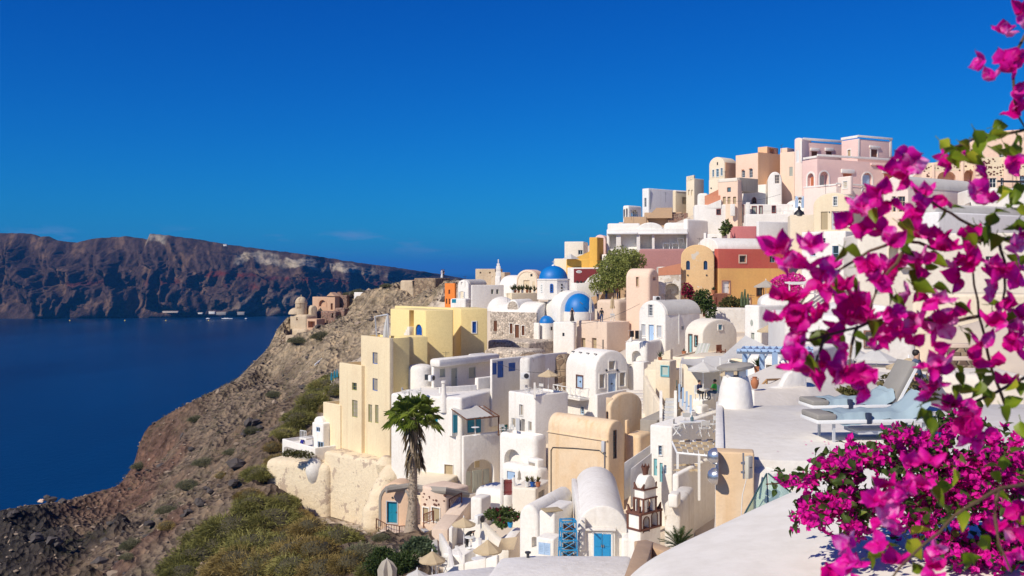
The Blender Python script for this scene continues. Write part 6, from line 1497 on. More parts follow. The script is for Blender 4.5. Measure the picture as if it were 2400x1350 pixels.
# sea
sea_me = bpy.data.meshes.new('sea'); S_ = 90000
sea_me.from_pydata([(-S_, -3000, -100), (S_, -3000, -100), (S_, S_, -100), (-S_, S_, -100)], [], [(0, 1, 2, 3)])
m, n, l, b = nodes('sea_water'); b.inputs['Roughness'].default_value = .3; b.inputs['IOR'].default_value = 1.33
f = pos_noise(n, l, .004, 5, .6, (1, .35, 1)); r_ = ramp(n, [(.3, (.0002, .011, .045)), (.7, (.0006, .036, .115))]); l.new(f, r_.inputs[0]); l.new(r_.outputs[0], b.inputs['Base Color'])
w1 = pos_noise(n, l, .25, 6, .65, (1, .55, 1)); bump(n, l, b, w1, .35, .6)
b.inputs['Specular IOR Level'].default_value = .2
sea_me.materials.append(m); sea = bpy.data.objects.new('sea', sea_me); COL.objects.link(sea); tag(sea, 'calm deep blue sea of the caldera', None, None, 'structure')
# far island cliffs
ridge = [(-600, 560), (-350, 552), (-150, 545), (0, 547), (32, 548), (55, 555), (70, 554), (87, 563), (140, 569), (187, 559), (262, 554), (318, 561), (322, 548), (340, 549), (437, 561), (513, 574), (612, 586), (711, 598), (815, 614), (933, 629), (1022, 642), (1067, 650), (1130, 660), (1250, 668), (1500, 672)]
shore_px = np.array([-600, 0, 350, 700, 900, 1100, 1500]); shore_Y = np.array([2000, 2080, 2120, 2230, 2500, 3000, 3600.])
nu, nv = 820, 150
U = np.linspace(-600, 1500, nu); V = np.linspace(0, 1, nv)
u, v = np.meshgrid(U, V)
ry = np.interp(u, [a for a, _ in ridge], [c for _, c in ridge])
sy_ = np.interp(u, shore_px, shore_Y)
ug = u + 70 * fbm(u / 160, v * 1.3, 3, 2)
gul = ridged(ug / 150 + .9 * v, v * .8 + u / 500, 3, 5, .45) * .85 + ridged(ug / 50 + .7 * v, v * 1.8 + u / 250, 4, 15, .5) * .17 + fbm(u / 12, v * 10, 4, 33, .55) * .05
run = 230.0
prof = np.where(v < .55, .15 * v / .55 * 5.0, 0)     # horizontal run: scree below, cliff above
hor = np.interp(v, [0, .35, .62, .78, .82, 1.0], [0, 105, 150, 172, 175, 230])
hgt = np.interp(v, [0, .35, .62, .78, .82, 1.0], [0, .42, .70, .93, 1.0, 1.0])
env = np.sin(np.clip(v / .82, 0, 1) * math.pi) ** .6 * (v < .82)
Yc = sy_ + hor + env * (-130 * gul + 75) + np.clip((v - .82) / .18, 0, 1) ** 2 * 900
top = (HY - ry) * (sy_ + 175) / F
step = fbm(u / 60, v * 3, 3, 61) * .04 + .014 * np.sin((hgt * 26) + 3 * fbm(u / 70, v * 2, 3, 44))
zz = -100 + (top + 100) * np.clip(hgt + step * env, 0, 1.05) + env * fbm(u / 9, v * 26, 4, 71, .6) * 5 - np.clip((v - .84) / .16, 0, 1) * 55 + (v > .8) * fbm(u / 20, v * 30, 4, 81) * 2
zz[0] = -104
Xc = (u - CX) / F * (sy_ + 100) + env * gul * 14
nb = ridged(u / 300, v * 4, 3, 90)
tint = np.zeros((nv, nu, 3)); wv = v + .05 * fbm(u / 40, v * 3, 4, 7)
def put(mask, c):
    mm = np.clip(mask, 0, 1)[..., None]; tint[:] = tint * (1 - mm) + np.array(c) * mm
put(np.ones_like(v), (.13, .085, .075))
put((fbm(u / 25, v * 6, 5, 13, .6) - .05) * 5, (.095, .06, .055))
put((fbm(u / 45 + 7, v * 4, 5, 19, .6) - .1) * 5, (.23, .145, .10))
put(np.exp(-((wv - .5) / .035) ** 2) * np.clip((u - 380) / 120, 0, 1) * np.clip(fbm(u / 60, v, 3, 91) * 3 + .6, 0, 1) * 1.2, (.22, .055, .04))
put(np.exp(-((wv - .36) / .03) ** 2) * np.clip(fbm(u / 80, v, 3, 95) * 4, 0, 1), (.2, .06, .045))
put(np.clip((wv - .655) / .015, 0, 1) * np.clip((.775 - wv) / .015, 0, 1) * np.clip((u - 535) / 12, 0, 1) * np.clip((960 - u) / 150, 0, 1) * np.clip(fbm(u / 30, v * 5, 4, 27) * 2 + .85, 0, 1), (.64, .55, .42))
put(np.clip((wv - .74) / .02, 0, 1) * np.clip((u - 316) / 3, 0, 1) * np.clip((372 - u) / 12, 0, 1) * (v < .85), (.5, .43, .34))
put(np.clip((.4 - v) / .2, 0, 1) * np.clip((u - 480) / 100, 0, 1) * np.clip(fbm(u / 30 - v * 6, v * 1.5, 4, 29) * 3 + .1, 0, 1), (.33, .25, .19))
put(np.clip(np.sin(hgt * 60 + 6 * fbm(u / 60, v * 2, 4, 55)) - .55, 0, 1) * .7, (.075, .055, .055))
put((v > .825) * 1.0, (.11, .085, .06))
me = bpy.data.meshes.new('far_cliffs'); N = nu * nv
me.vertices.add(N); me.vertices.foreach_set('co', np.stack([Xc, Yc, zz], -1).ravel())
idx = (np.arange(nv - 1)[:, None] * nu + np.arange(nu - 1)[None]).ravel(); quads = np.stack([idx, idx + 1, idx + nu + 1, idx + nu], 1)
me.loops.add(quads.size); me.loops.foreach_set('vertex_index', quads.ravel()); me.polygons.add(len(quads)); me.polygons.foreach_set('loop_start', np.arange(0, quads.size, 4)); me.update(calc_edges=True)
ca = me.color_attributes.new('rock', 'FLOAT_COLOR', 'POINT'); ca.data.foreach_set('color', np.concatenate([tint * .62, np.ones((nv, nu, 1))], -1).ravel())
me.polygons.foreach_set('use_smooth', [True] * len(quads))
m, n, l, b = nodes('far_cliff_rock'); b.inputs['Roughness'].default_value = .95; b.inputs['Specular IOR Level'].default_value = .05
at = n.new('ShaderNodeAttribute'); at.attribute_name = 'rock'; f = pos_noise(n, l, .05, 8, .7); r_ = ramp(n, [(.3, (.55, .55, .55)), (.7, (1.35, 1.3, 1.25))]); l.new(f, r_.inputs[0])
l.new(mixc(n, l, at.outputs['Color'], r_.outputs[0], 1.0, 'MULTIPLY'), b.inputs['Base Color']); bump(n, l, b, f, .8, 9.0)
me.materials.append(m); fc = bpy.data.objects.new('far_cliffs', me); COL.objects.link(fc); tag(fc, 'dark banded volcanic cliffs of the island across the water', None, None, 'structure')
# the low hill behind the cliffs at the far left
mb = MB(); hp = [(-700, 560), (-500, 540), (-250, 528), (-100, 536), (0, 546), (40, 549), (70, 560), (110, 575)]
mb.v = [tuple(P(x, y, 3100 + 300 * k_)[:2]) + (P(x, y, 3100).z if k_ == 0 else -104,) for k_ in (0,) for x, y in hp]
fr_ = [P(x, 760, 2900) for x, _ in hp]; bk_ = [P(x, 760, 3900) for x, _ in hp]
mb.v = [(p.x, p.y, -104) for p in fr_] + [tuple(P(x, y, 3100)) for x, y in hp] + [(p.x, p.y, -104) for p in bk_]; q_ = len(hp)
mb.f = [[i * q_ + j, i * q_ + j + 1, (i + 1) * q_ + j + 1, (i + 1) * q_ + j] for i in range(2) for j in range(q_ - 1)]; mb.m = [0] * len(mb.f)
hl = mb.build('far_hill', paint('far_hill_scrub', (.06, .055, .05), .95)); tag(hl, 'low dark hill behind the far cliffs', None, None, 'structure')
# ================================================================== parasols, furniture, people
def parasol(label, px, apex, edge, w, Y, foot, mat=CANV, n=8, name='parasol', rot=0.2):
    k = Y / F; r_, hh = w * k / 2, max((edge - apex) * k, w * k * .16); a = P(px, apex, Y); zf = (HY - foot) * k
    t = thing(name, label, 'parasol', (a.x, a.y, zf))
    mb = MB(); top = Vector((a.x, a.y, a.z)); rings = []
    for f_ in (.35, .7, 1.0):
        rings.append([top + Vector((r_ * f_ * math.cos(rot + 2 * math.pi * q / n * .5) * (1 if q % 2 == 0 else .955), r_ * f_ * math.sin(rot + 2 * math.pi * q / n * .5) * (1 if q % 2 == 0 else .955), -hh * (f_ ** .9) - (.03 * f_ if q % 2 else 0))) for q in range(2 * n)])
    val = [v + Vector((0, 0, -.1 * min(1, r_))) for v in rings[-1]]
    m_ = 2 * n; mb.v = [tuple(top)] + [tuple(v) for rg in rings + [val] for v in rg]
    mb.f = [[0, 1 + q, 1 + (q + 1) % m_] for q in range(m_)] + [[1 + i * m_ + q, 1 + (i + 1) * m_ + q, 1 + (i + 1) * m_ + (q + 1) % m_, 1 + i * m_ + (q + 1) % m_] for i in range(3) for q in range(m_)]; mb.m = [0] * len(mb.f)
    mb.build('canopy', mat, t, ang=12)
    MB().tube([(a.x, a.y, zf), (a.x, a.y, a.z - .02)], .028, 8).build('pole', WHITEP, t)
    rb = MB()
    for q in range(0, m_, 2): rb.tube([top - Vector((0, 0, .05)), rings[-1][q] - Vector((0, 0, .02))], .012, 4)
    rb.build('ribs', WHITEP, t); MB().lathe([(.05, -.02), (.035, .03), (.03, .09), (.01, .12)], a, 8).build('finial', WHITEP, t)
    MB().lathe([(.26, 0), (.26, .06), (.06, .1), (.05, .25)], (a.x, a.y, zf), 12).build('base', VGREY, t)
def folded(label, px, top, bot, w, Y, foot, mat=CANV):
    k = Y / F; a = P(px, top, Y); zb = (HY - bot) * k; zf = (HY - foot) * k; r_ = w * k / 2
    t = thing('folded_parasol', label, 'parasol', (a.x, a.y, zf)); n = 14; mb = MB()
    for f_, s_ in ((0, .12), (.12, .45), (.4, .75), (.7, .7), (.9, 1), (1, .95)):
        mb.v += [(a.x + r_ * s_ * (1 + .22 * (-1) ** q) * math.cos(2 * math.pi * q / n), a.y + r_ * s_ * (1 + .22 * (-1) ** q) * math.sin(2 * math.pi * q / n), a.z + (zb - a.z) * f_) for q in range(n)]
    mb.f = [[i * n + q, i * n + (q + 1) % n, (i + 1) * n + (q + 1) % n, (i + 1) * n + q] for i in range(5) for q in range(n)] + [list(range(n))]; mb.m = [0] * len(mb.f)
    mb.build('canopy', mat, t); MB().tube([(a.x, a.y, zf), (a.x, a.y, a.z + .08)], .025, 6).build('pole', WHITEP, t)
parasol('cream parasol in front of the white cube house with oval window', 1803, 759, 775, 58, 77, 812, CANV)
parasol('greyish cream parasol on the roof before the ochre house wall', 1795, 656, 671, 58, 92, 718, CANG)
parasol('white parasol shading the couple at their table', 1648, 847, 865, 75, 63, 915, CANW)
parasol('white parasol behind the stone-capped chimney', 1708, 847, 863, 68, 61, 905, CANW, rot=.5)
parasol('cream parasol half hidden behind the stone chimney cap', 1714, 861, 878, 56, 56, 905, CANV)
parasol('broad white parasol below the red stone framed window', 2054, 816, 841, 100, 44, 905, CANW)
parasol('white parasol left of the broad one below the framed window', 2000, 812, 834, 84, 47, 900, CANW, rot=.5)
parasol('cream shade parasol behind the upright lounger back', 2130, 838, 860, 104, 40, 925, CANV)
parasol('cream parasol on the roof terrace beside the balcony house', 1285, 866, 879, 50, 90, 926, CANV)
parasol('cream parasol above the person in black on the lower terrace', 1087, 1212, 1228, 56, 68, 1282, CANV)
parasol('large cream parasol in the middle of the lower terrace', 1143, 1264, 1289, 68, 59.5, 1338, CANV, rot=.1)
parasol('cream parasol next to the red rubble garden wall', 1013, 1291, 1312, 64, 58, 1358, CANV, rot=.4)
parasol('pale parasol top at the bottom edge beside the covered one', 978, 1334, 1350, 58, 56, 1400, CANW)
folded('folded white parasol in front of the big blue apse', 1384, 694, 733, 7, 117.5, 752, CANW)
folded('folded cream parasol beside the man on the beige terrace', 1435, 696, 723, 10, 121, 752, CANV)
folded('covered parasol wrapped in beige cloth at the bottom edge', 907, 1311, 1365, 52, 52, 1400, CANG)
folded('tied beige sunshade on the cream bank behind the loungers', 1931, 893, 934, 16, 31, 945, CANV)
folded('small folded parasol by the pale blue basement door', 1217, 1103, 1124, 8, 79, 1130, CANG)
for j, (x, y) in enumerate(((777, 873), (784, 868), (790, 866))): folded(('leftmost', 'middle', 'rightmost')[j] + ' of three closed teal parasols beyond the yellow house', x, y, y + 18, 5, 128, y + 24, TURQ)
def sail(label, pts, mat, sag=.3):
    c = sum((p for p in pts), Vector()) / len(pts); t = thing('shade_sail', label, 'shade sail', pts[0]); mb = MB(); n = 6
    a, b_, c_, d_ = pts
    mb.v = [tuple(a.lerp(b_, i / n).lerp(d_.lerp(c_, i / n), j / n) - Vector((0, 0, sag * math.sin(math.pi * i / n) * math.sin(math.pi * j / n)))) for j in range(n + 1) for i in range(n + 1)]
    mb.f = [[j * 7 + i, j * 7 + i + 1, j * 7 + i + 8, j * 7 + i + 7] for j in range(n) for i in range(n)]; mb.m = [0] * 36
    mb.build('fabric', mat, t, ang=70); MB().tube([a, a - Vector((0, 0, 2.2))], .04, 6).build('pole', WHITEP, t); MB().tube([d_, d_ - Vector((0, 0, 1.8))], .04, 6).build('pole', WHITEP, t)
sail('peaked white canvas sail right of the warm white vault', [P(1747, 786, 70), P(1805, 815, 66), P(1770, 842, 62), P(1688, 838, 66)], CANW, .5)
sail('long pale canvas awning slung above the couple', [P(1598, 838, 74), P(1722, 832, 70), P(1690, 868, 62), P(1594, 852, 66)], CANW, .35)
sail('cream canvas sail between the lower parasols', [P(1175, 1262, 64), P(1213, 1258, 63), P(1205, 1288, 60), P(1165, 1290, 60)], CANV, .3)

# chairs and tables
def make_chair():
    t = thing('folding_chair', '', 'chair'); mb = MB()
    MB().box((0, 0, .44), (.24, .22, .02)).build('seat', CANW, t); MB().box((0, .22, .75), (.24, .015, .13)).build('backrest', CANW, t)
    for q in (-1, 1):
        MB().tube([(q * .23, -.22, 0), (q * .23, .2, .46), (q * .23, .23, .9)], .022, 5).build('leg', WHITEP, t); MB().tube([(q * .23, .22, 0), (q * .23, -.22, .62), (q * .23, .2, .63)], .022, 5).build('leg', WHITEP, t)
    return t
LTz = LT.zt; Az = TER_A.zt - .12; Pz = PERG.zt
def onz(px, py, z, dz=0): v = on_z(px, py, z); v.z += dz; return v
proto(make_chair(), [
    ('white canvas chair at the left end of the white terrace table', onz(1588, 1020, Pz), 70, 1), ('white canvas chair in front of the white terrace table', onz(1650, 1022, Pz), 190, 1), ('white canvas chair at the far right of the terrace table', onz(1672, 1012, Pz), -60, 1),
    ('white canvas chair behind the white terrace table', onz(1612, 1004, Pz), 10, 1), ('white chair by the post of the furnished roof terrace', onz(1238, 925, Az), 60, 1), ('white chair under the cream parasol on the roof terrace', onz(1265, 922, Az), -40, 1),
    ('white chair at the small round table above the palm', P(948, 930, 93), 80, 1), ('white chair right of the small round table above the palm', P(981, 931, 93), -70, 1),
    ('white chair on the lower terrace beside the large parasol', onz(1150, 1340, LTz), 40, 1), ('white chair under the parasol next to the rubble wall', P(1036, 1342, 58.5), -30, 1),
    ('white chair in front of the turquoise pergola doors', P(1178, 1018, 89), 20, 1), ('white chair near the open grey door', P(1196, 1019, 87), -50, 1), ('white chair on the beige terrace beside the man', P(1436, 752, 118), 0, 1)])
def make_table():
    t = thing('round_table', '', 'table'); MB().lathe([(.36, .70), (.37, .72), (.36, .74), (.1, .741)], n=18).build('table_top', WHITEP, t)
    MB().lathe([(.24, 0), (.22, .03), (.03, .06), (.03, .7)], n=10).build('pedestal', WHITEP, t); return t
proto(make_table(), [('small round white table on the terrace above the palm', P(960, 932, 93), 0, 1), ('round white table beside the person in black', P(1101, 1284, 66), 0, 1), ('round white table under the large cream parasol', onz(1121, 1342, LTz), 0, 1.2),
    ('round white table under the parasol beside the rubble wall', P(1022, 1350, 58), 0, 1), ('white table in front of the turquoise pergola doors', P(1114, 1020, 89), 0, 1), ('round white table between the seated couple', P(1651, 937, 64.5), 0, 1.0)])
t = thing('terrace_table', 'long white folding table with a lantern on the pergola house roof', 'table', onz(1625, 1018, Pz)); fr = yawfr(t.location, 15)
MB().box((0, 0, .72), (.8, .35, .02), fr).build('table_top', WHITEP, t)
for q in (-1, 1): MB().tube([fr(q * .6 - .3, -.25, 0), fr(q * .6 + .3, .25, .7)], .025, 4).build('leg', WHITEP, t); MB().tube([fr(q * .6 + .3, -.25, 0), fr(q * .6 - .3, .25, .7)], .025, 4).build('leg', WHITEP, t)
t = thing('lantern', 'small blue-grey glass lantern on the long white table', 'lantern', onz(1622, 1018, Pz, .74)); MB().lathe([(.07, 0), (.1, .05), (.1, .2), (.04, .26), (.03, .32)], t.location, 10).build('glass_body', GLASSB, t); MB().lathe([(.035, .32), (.035, .35)], t.location, 8).build('lid', METAL, t)
# striped deck chair
t = thing('striped_deck_chair', 'striped deck chair beside the door of the warm white vault', 'chair', P(1640, 838, 84)); fr = yawfr(t.location, -20)
for j in range(7): MB().box((-.45 + .15 * j, 0, .55), (.07, .03, .75), Fr(fr(0, 0, 0), fr.r, fr.n + Vector((0, 0, -.7)), Vector((.35, .25, .9)))).build('slat', CANW if j % 2 else GREYG, t)
MB().tube([fr(-.5, .3, 0), fr(.5, .3, 0)], .03, 4).build('rail', WOOD, t)
t = thing('wooden_armchair', 'brown wooden armchair near the rounded end of the vault', 'chair', P(1690, 835, 82)); fr = yawfr(t.location, 30); MB().box((0, 0, .42), (.28, .26, .03), fr).build('seat', RUST, t); MB().box((0, -.26, .7), (.28, .03, .25), fr).build('backrest', RUST, t)
for a in (-1, 1):
    for c in (-1, 1): MB().box((a * .26, c * .24, .3), (.03, .03, .3), fr).build('leg', RUST, t)
# sun loungers on the roof terrace
TOW = cloth('pale_blue_towel', (.38, .49, .54), .05); CUSH = cloth('grey_cushion', (.33, .31, .28), .0); TOWD = paint('navy_band', (.02, .03, .07), .8)
def lounger(label, px0, px1, py, Y, up):
    k = Y / F; x0, x1 = (px0 - CX) * k, (px1 - CX) * k; z = (HY - py) * k; L_ = x1 - x0; t = thing('sun_lounger', label, 'sun lounger', (x0, Y, ZT)); fr = Fr((x0, Y, z), (1, .1, 0), (.1, -1, 0)); w = .34
    MB().box((L_ * .5, 0, -.03), (L_ * .5, w + .03, .03), fr).build('frame', WHITEP, t, bev=.01)
    MB().box((.17, 0, .045), (.17, w, .05), fr).build('cushion', CUSH, t, bev=.03, seg=3)
    mb = MB(); n, q_ = 26, 9; c = MB()
    for i in range(n + 1):
        for j in range(q_ + 1):
            s_, v = i / n, j / q_ * 2 - 1; a = .3 + s_ * (L_ * .93 - .3); drop = max(0, abs(v) - .8) / .2
            wr = .012 * math.sin(23 * s_ + 3 * v) + .01 * math.sin(41 * s_ * (1 + .2 * v)) + (.05 * abs(math.sin(30 * s_)) if s_ > .86 and not up else 0)
            bl = max(0, s_ - .72) * (1.1 if up else .5)
            mb.v.append(tuple(fr(a - (bl * .25 if up else 0), v * (w + .02), .105 + wr - drop * (.15 + .05 * math.sin(9 * s_)) + bl)))
    mb.f = [[i * 10 + j, i * 10 + j + 1, i * 10 + j + 11, i * 10 + j + 10] for i in range(n) for j in range(q_)]; mb.m = [0] * len(mb.f)
    mb.build('towel', TOW, t, ang=80)
    MB().box((L_ * (.42 if not up else .4), w + .005, .02), (.04, .045, .09), fr).build('strap', TOWD, t, bev=.01)
    hz = z - ZT
    for a in (.3, L_ * .85):
        for c_ in (-1, 1): MB().box((a, c_ * w * .85, -hz / 2), (.02, .02, hz / 2), fr).build('leg', GREYW, t)
    MB().box((L_ * .62, -.02, -hz * .62), (L_ * .28, w * .8, .03), fr).build('lower_shelf', GREYW, t)
    return fr, L_, t
fr, L_, t = lounger('rear sun lounger with grey back raised and rumpled pale blue towel', 1888, 2100, 945, 19.2, False)
bk = Fr(fr(L_ * .93, 0, .05), Vector((.48, .03, .88)).normalized(), (.1, -1, 0), Vector((-.88, 0, .48)).normalized()); MB().box((.42, 0, 0), (.45, .33, .05), bk).build('backrest', CUSH, t, bev=.03); MB().box((.42, 0, -.07), (.45, .34, .025), bk).build('back_frame', WHITEP, t)
lounger('front sun lounger with pale blue towel running up its headrest', 1896, 2200, 978, 16.4, True)
# terracotta urn and pots
def pot(label, px, py, Y, s_, mat=TERRA, plant=None, name='flower_pot'):
    p = P(px, py, Y); t = thing(name, label, 'pot', p); MB().lathe([(.14 * s_, 0), (.2 * s_, .3 * s_), (.22 * s_, .34 * s_), (.18 * s_, .345 * s_)], p, 14).build('vessel', mat, t)
    if plant:
        mb = MB()
        for j in range(plant[1]):
            a, el = random.uniform(0, 6.28), random.uniform(.5, 1.4); d = Vector((math.cos(a) * math.cos(el), math.sin(a) * math.cos(el), math.sin(el))); L = plant[2] * random.uniform(.6, 1.1); sd = d.cross(Vector((0, 0, 1))).normalized() * plant[3]
            b0 = p + Vector((0, 0, .33 * s_)); mb.add([b0 - sd, b0 + sd, b0 + d * L * .6 + sd * .8, b0 + d * L, b0 + d * L * .6 - sd * .8], [(0, 1, 2, 3, 4)])
        mb.build('foliage', plant[0], t)
LEAFG = leafy('garden_leaf', (.05, .08, .02), (.10, .15, .04), (.2, .22, .07)); LEAFS = leafy('succulent_leaf', (.07, .11, .06), (.14, .18, .09), (.2, .22, .12)); LEAFO = leafy('dry_olive_leaf', (.10, .10, .03), (.19, .17, .06), (.27, .21, .09))
t = thing('terracotta_urn', 'tall terracotta urn on the white ledge right of the chimney', 'urn', P(1769, 911, 25)); MB().lathe([(.05, 0), (.07, .03), (.105, .13), (.1, .19), (.06, .25), (.045, .27), (.065, .3), (.06, .305)], t.location, 18).build('body', TERRA, t)
for q in (-1, 1): MB().tube([t.location + Vector((q * .05, 0, .28)), t.location + Vector((q * .1, 0, .25)), t.location + Vector((q * .095, 0, .19))], .01, 6).build('handle', TERRA, t)
pot('terracotta pot with green plant at the head of the terrace stairs', 1778, 878, 41, 1.0, TERRA, (LEAFG, 26, .45, .05))
pot('terracotta bowl with agave on the cream stepped wall', 1547, 846, 79.5, .9, TERRA, (LEAFS, 16, .6, .05)); pot('terracotta pot beside the turquoise door of the warm white vault', 1603, 832, 86, 1.0, TERRA, (LEAFS, 10, .3, .05)); pot('terracotta bowl with cactus on the salmon gate pier', 1672, 689, 111.8, 1.3, TERRA, (LEAFS, 20, .5, .1))
for x, m_, l_ in ((1236, WHITEP, 'white'), (1248, BLUE, 'blue'), (1261, TERRA, 'terracotta')): pot(l_ + ' flower pot on the roof of the low cream shed', x, 1140, 73.6, 1.0, m_, (LEAFO, 22, .5, .06))
pot('blue pot in the garden bed below the low cream shed', 1196, 1236, 65, .9, SKYB, (LEAFG, 20, .4, .05)); pot('large terracotta pot beside the palm pot on the white roof', 1702, 548, 139, 1.6, TERRA, (LEAFG, 22, 1.2, .09))
# air conditioners
def make_ac():
    t = thing('air_conditioner', '', 'air conditioner'); MB().box((0, 0, .3), (.42, .16, .3)).build('casing', WHITEP, t, bev=.02); MB().lathe([(.24, 0), (.24, .03), (.2, .035)], n=16, fr=Fr((.08, -.16, .3), (1, 0, 0), (0, 0, 1), (0, -1, 0))).build('fan_grille', DARKM, t); return t
proto(make_ac(), [('air conditioner fixed to the corner of the rounded white house', P(1012, 893, 98.5), 60, 1), ('air conditioner in the rock hollow of the blue door house', P(1231, 888, 94.2), 10, 1), ('air conditioner between peach house and peeling arch', P(1539, 706, 115), 20, 1), ('air conditioner on the white wall above the garden bed', P(1125, 1226, 69.5), 50, 1), ('air conditioner behind the white roof vault of the red house', P(1845, 578, 124), 60, 1)])
# satellite dish / solar heater on the white tower roof, sign, laundry
t = thing('solar_water_heater', 'black solar water heater on the roof by the small pergola', 'heater', P(1838, 712, 86)); fr = yawfr(t.location, 25); MB().box((0, 0, .3), (.9, .5, .04), Fr(fr.o, fr.r, (.2, -.8, -.5), (0, -.5, .85))).build('panel', BLACK, t); MB().tube([fr(-.9, -.4, .9), fr(.9, -.4, .9)], .24, 12).build('tank', DARKM, t)
t = thing('oval_sign', 'white oval shop sign on the maroon wall', 'sign', P(1357, 637, 141)); MB().lathe([(.42, 0), (.42, .04), (.38, .05)], n=20, fr=Fr(t.location, (1, 0, 0), (0, 0, 1), (0, -1, 0)), sy=.48).build('board', WHITEP, t); MB().box((0, .052, 0), (.26, .003, .035), Fr(t.location)).build('lettering', DARKM, t)
t = thing('laundry_rack', 'drying rack with dark clothes below the grey barrel roof house', 'laundry', P(1488, 803, 94.5)); fr = yawfr(t.location, 20)
MB().tube([fr(-.7, 0, 0), fr(-.7, 0, 1.2), fr(.7, 0, 1.2), fr(.7, 0, 0)], .02, 5).build('frame', WHITEP, t); MB().box((-.3, 0, .85), (.2, .02, .3), fr).build('shirt', BLACK, t, bev=.01); MB().box((.15, 0, .75), (.12, .02, .4), fr).box((.32, 0, .75), (.1, .02, .4), fr).build('trousers', BLACK, t, bev=.01); MB().box((.58, .03, .7), (.14, .02, .45), fr).build('towel', CANW, t)
t = thing('roof_bust', 'dark stone bust on the roof of the pale cream cube house', 'statue', P(1873, 504, 131)); MB().lathe([(.75, -.1), (.62, .35), (.3, .62), (.16, .75), (.2, .95), (.14, 1.12), (.03, 1.2)], t.location, 14).build('figure', BLACK, t); MB().box((t.location.x, t.location.y, t.location.z - .12), (.8, .4, .05)).build('plinth', TAN2, t)
for x, y, Y, hh, l_ in ((1090, 668, 152, 22, 'shaded white block house'), (1190, 703, 128, 16, 'stone nave of the blue-domed church'), (1480, 512, 168, 20, 'white rounded loggia on the ridge'), (1700, 418, 154, 18, 'peach terrace house'), (1560, 706, 100, 16, 'grey barrel roof house'), (1760, 716, 82, 26, 'white cube house with oval window'), (1935, 450, 114, 18, 'cream gable house'), (1045, 846, 102, 22, 'rounded white house'), (1100, 725, 117, 22, 'yellow house back block'), (1640, 575, 123, 18, 'worn ochre house'), (1230, 842, 97, 18, 'rock oven by the blue doors'), (1560, 470, 166, 20, 'ridge ramp')):
    p = P(x, y, Y); k = Y / F; t = thing('roof_aerial', 'thin television aerial standing on the ' + l_, 'aerial', p, 'roof aerials'); MB().tube([p - Vector((0, 0, .3)), p + Vector((0, 0, hh * k))], .02, 5).build('mast', DARKM, t); MB().tube([p + Vector((-.35, 0, hh * k * .9)), p + Vector((.35, .1, hh * k * .9))], .014, 4).tube([p + Vector((-.25, -.1, hh * k * .75)), p + Vector((.25, .1, hh * k * .75))], .012, 4).build('crossbar', DARKM, t)
for a, c, l_ in (((1700, 470, 150), (1830, 455, 148), 'power cable strung above the long white house'), ((1345, 760, 118), (1500, 712, 100), 'power cable strung over the beige terrace'), ((1160, 850, 97), (1325, 870, 93), 'sagging cable between blue doors and the balcony house')):
    A, B_ = P(*a), P(*c); tag(MB().tube([A.lerp(B_, t_) - Vector((0, 0, 1.0 * math.sin(math.pi * t_) * .5)) for t_ in [q / 10 for q in range(11)]], .018, 4).build('power_cable', DARKM, None, loc=A), l_, 'cable', None, 'thing')
# boats, buoys and the harbour across the water
def far_box(name, label, cat, px, py, w, hgt, mat, Y=2090):
    p = P(px, py, Y); p.z = max(p.z, -99.5); k = Y / F; t = thing(name, label, cat, p); MB().box((0, 0, hgt * k / 2), (w * k / 2, 3, hgt * k / 2), Fr(p)).build('wall' if cat != 'boat' else 'hull', mat, t, bev=.4)
    if cat == 'boat': MB().box((-.1 * w * k, 0, hgt * k * 1.3), (w * k * .2, 1.5, hgt * k * .4), Fr(p)).build('cabin', GREYW, t)
    else: MB().box((0, 0, hgt * k + .4), (w * k / 2 + .6, 3.4, .4), Fr(p)).build('roof_slab', BEIGE, t)
for j, (x, y, w, hh, m_, l_) in enumerate(((400, 733, 36, 3, BEIGE, 'long low quay house left of the far harbour'), (470, 736, 10, 3, W, 'small white hut by the far harbour'), (497, 736, 14, 6, W, 'white harbour house at the foot of the far cliffs'), (519, 738, 22, 6, GREYP, 'dark stone warehouse on the far shore'), (565, 738, 16, 6, GREYP, 'dark stone shed right of the far warehouse'), (528, 577, 8, 4, W, 'tiny white chapel on the rim of the far cliffs'))): far_box('far_house', l_, 'house', x, y, w, hh, m_, 2085 if y > 600 else 2290)
for x, y, w, l_ in ((488, 742, 9, 'white boat moored in front of the far harbour house'), (533, 745, 26, 'long white boat moving off the far harbour'), (577, 744, 5, 'tiny boat right of the far harbour')):
    p = P(x, 748, 2060); p.z = -100; far_box('far_boat', l_, 'boat', x, 747.5, w, 1.5, WHITEP, 2060)
for j, x in enumerate((164, 293, 389, 489)):
    p = P(x, 752, 2000); p.z = -100; b_ = MB().lathe([(1.6, -.4), (1.8, .4), (.9, 1.6), (.2, 2.4)], p, 10).build('buoy', paint('buoy_yellow', (.7, .5, .1)), None, loc=p); tag(b_, ('leftmost', 'second from left', 'third from left', 'rightmost')[j] + ' of four small yellow buoys off the far shore', 'buoy', 'buoys off the far shore', 'thing')

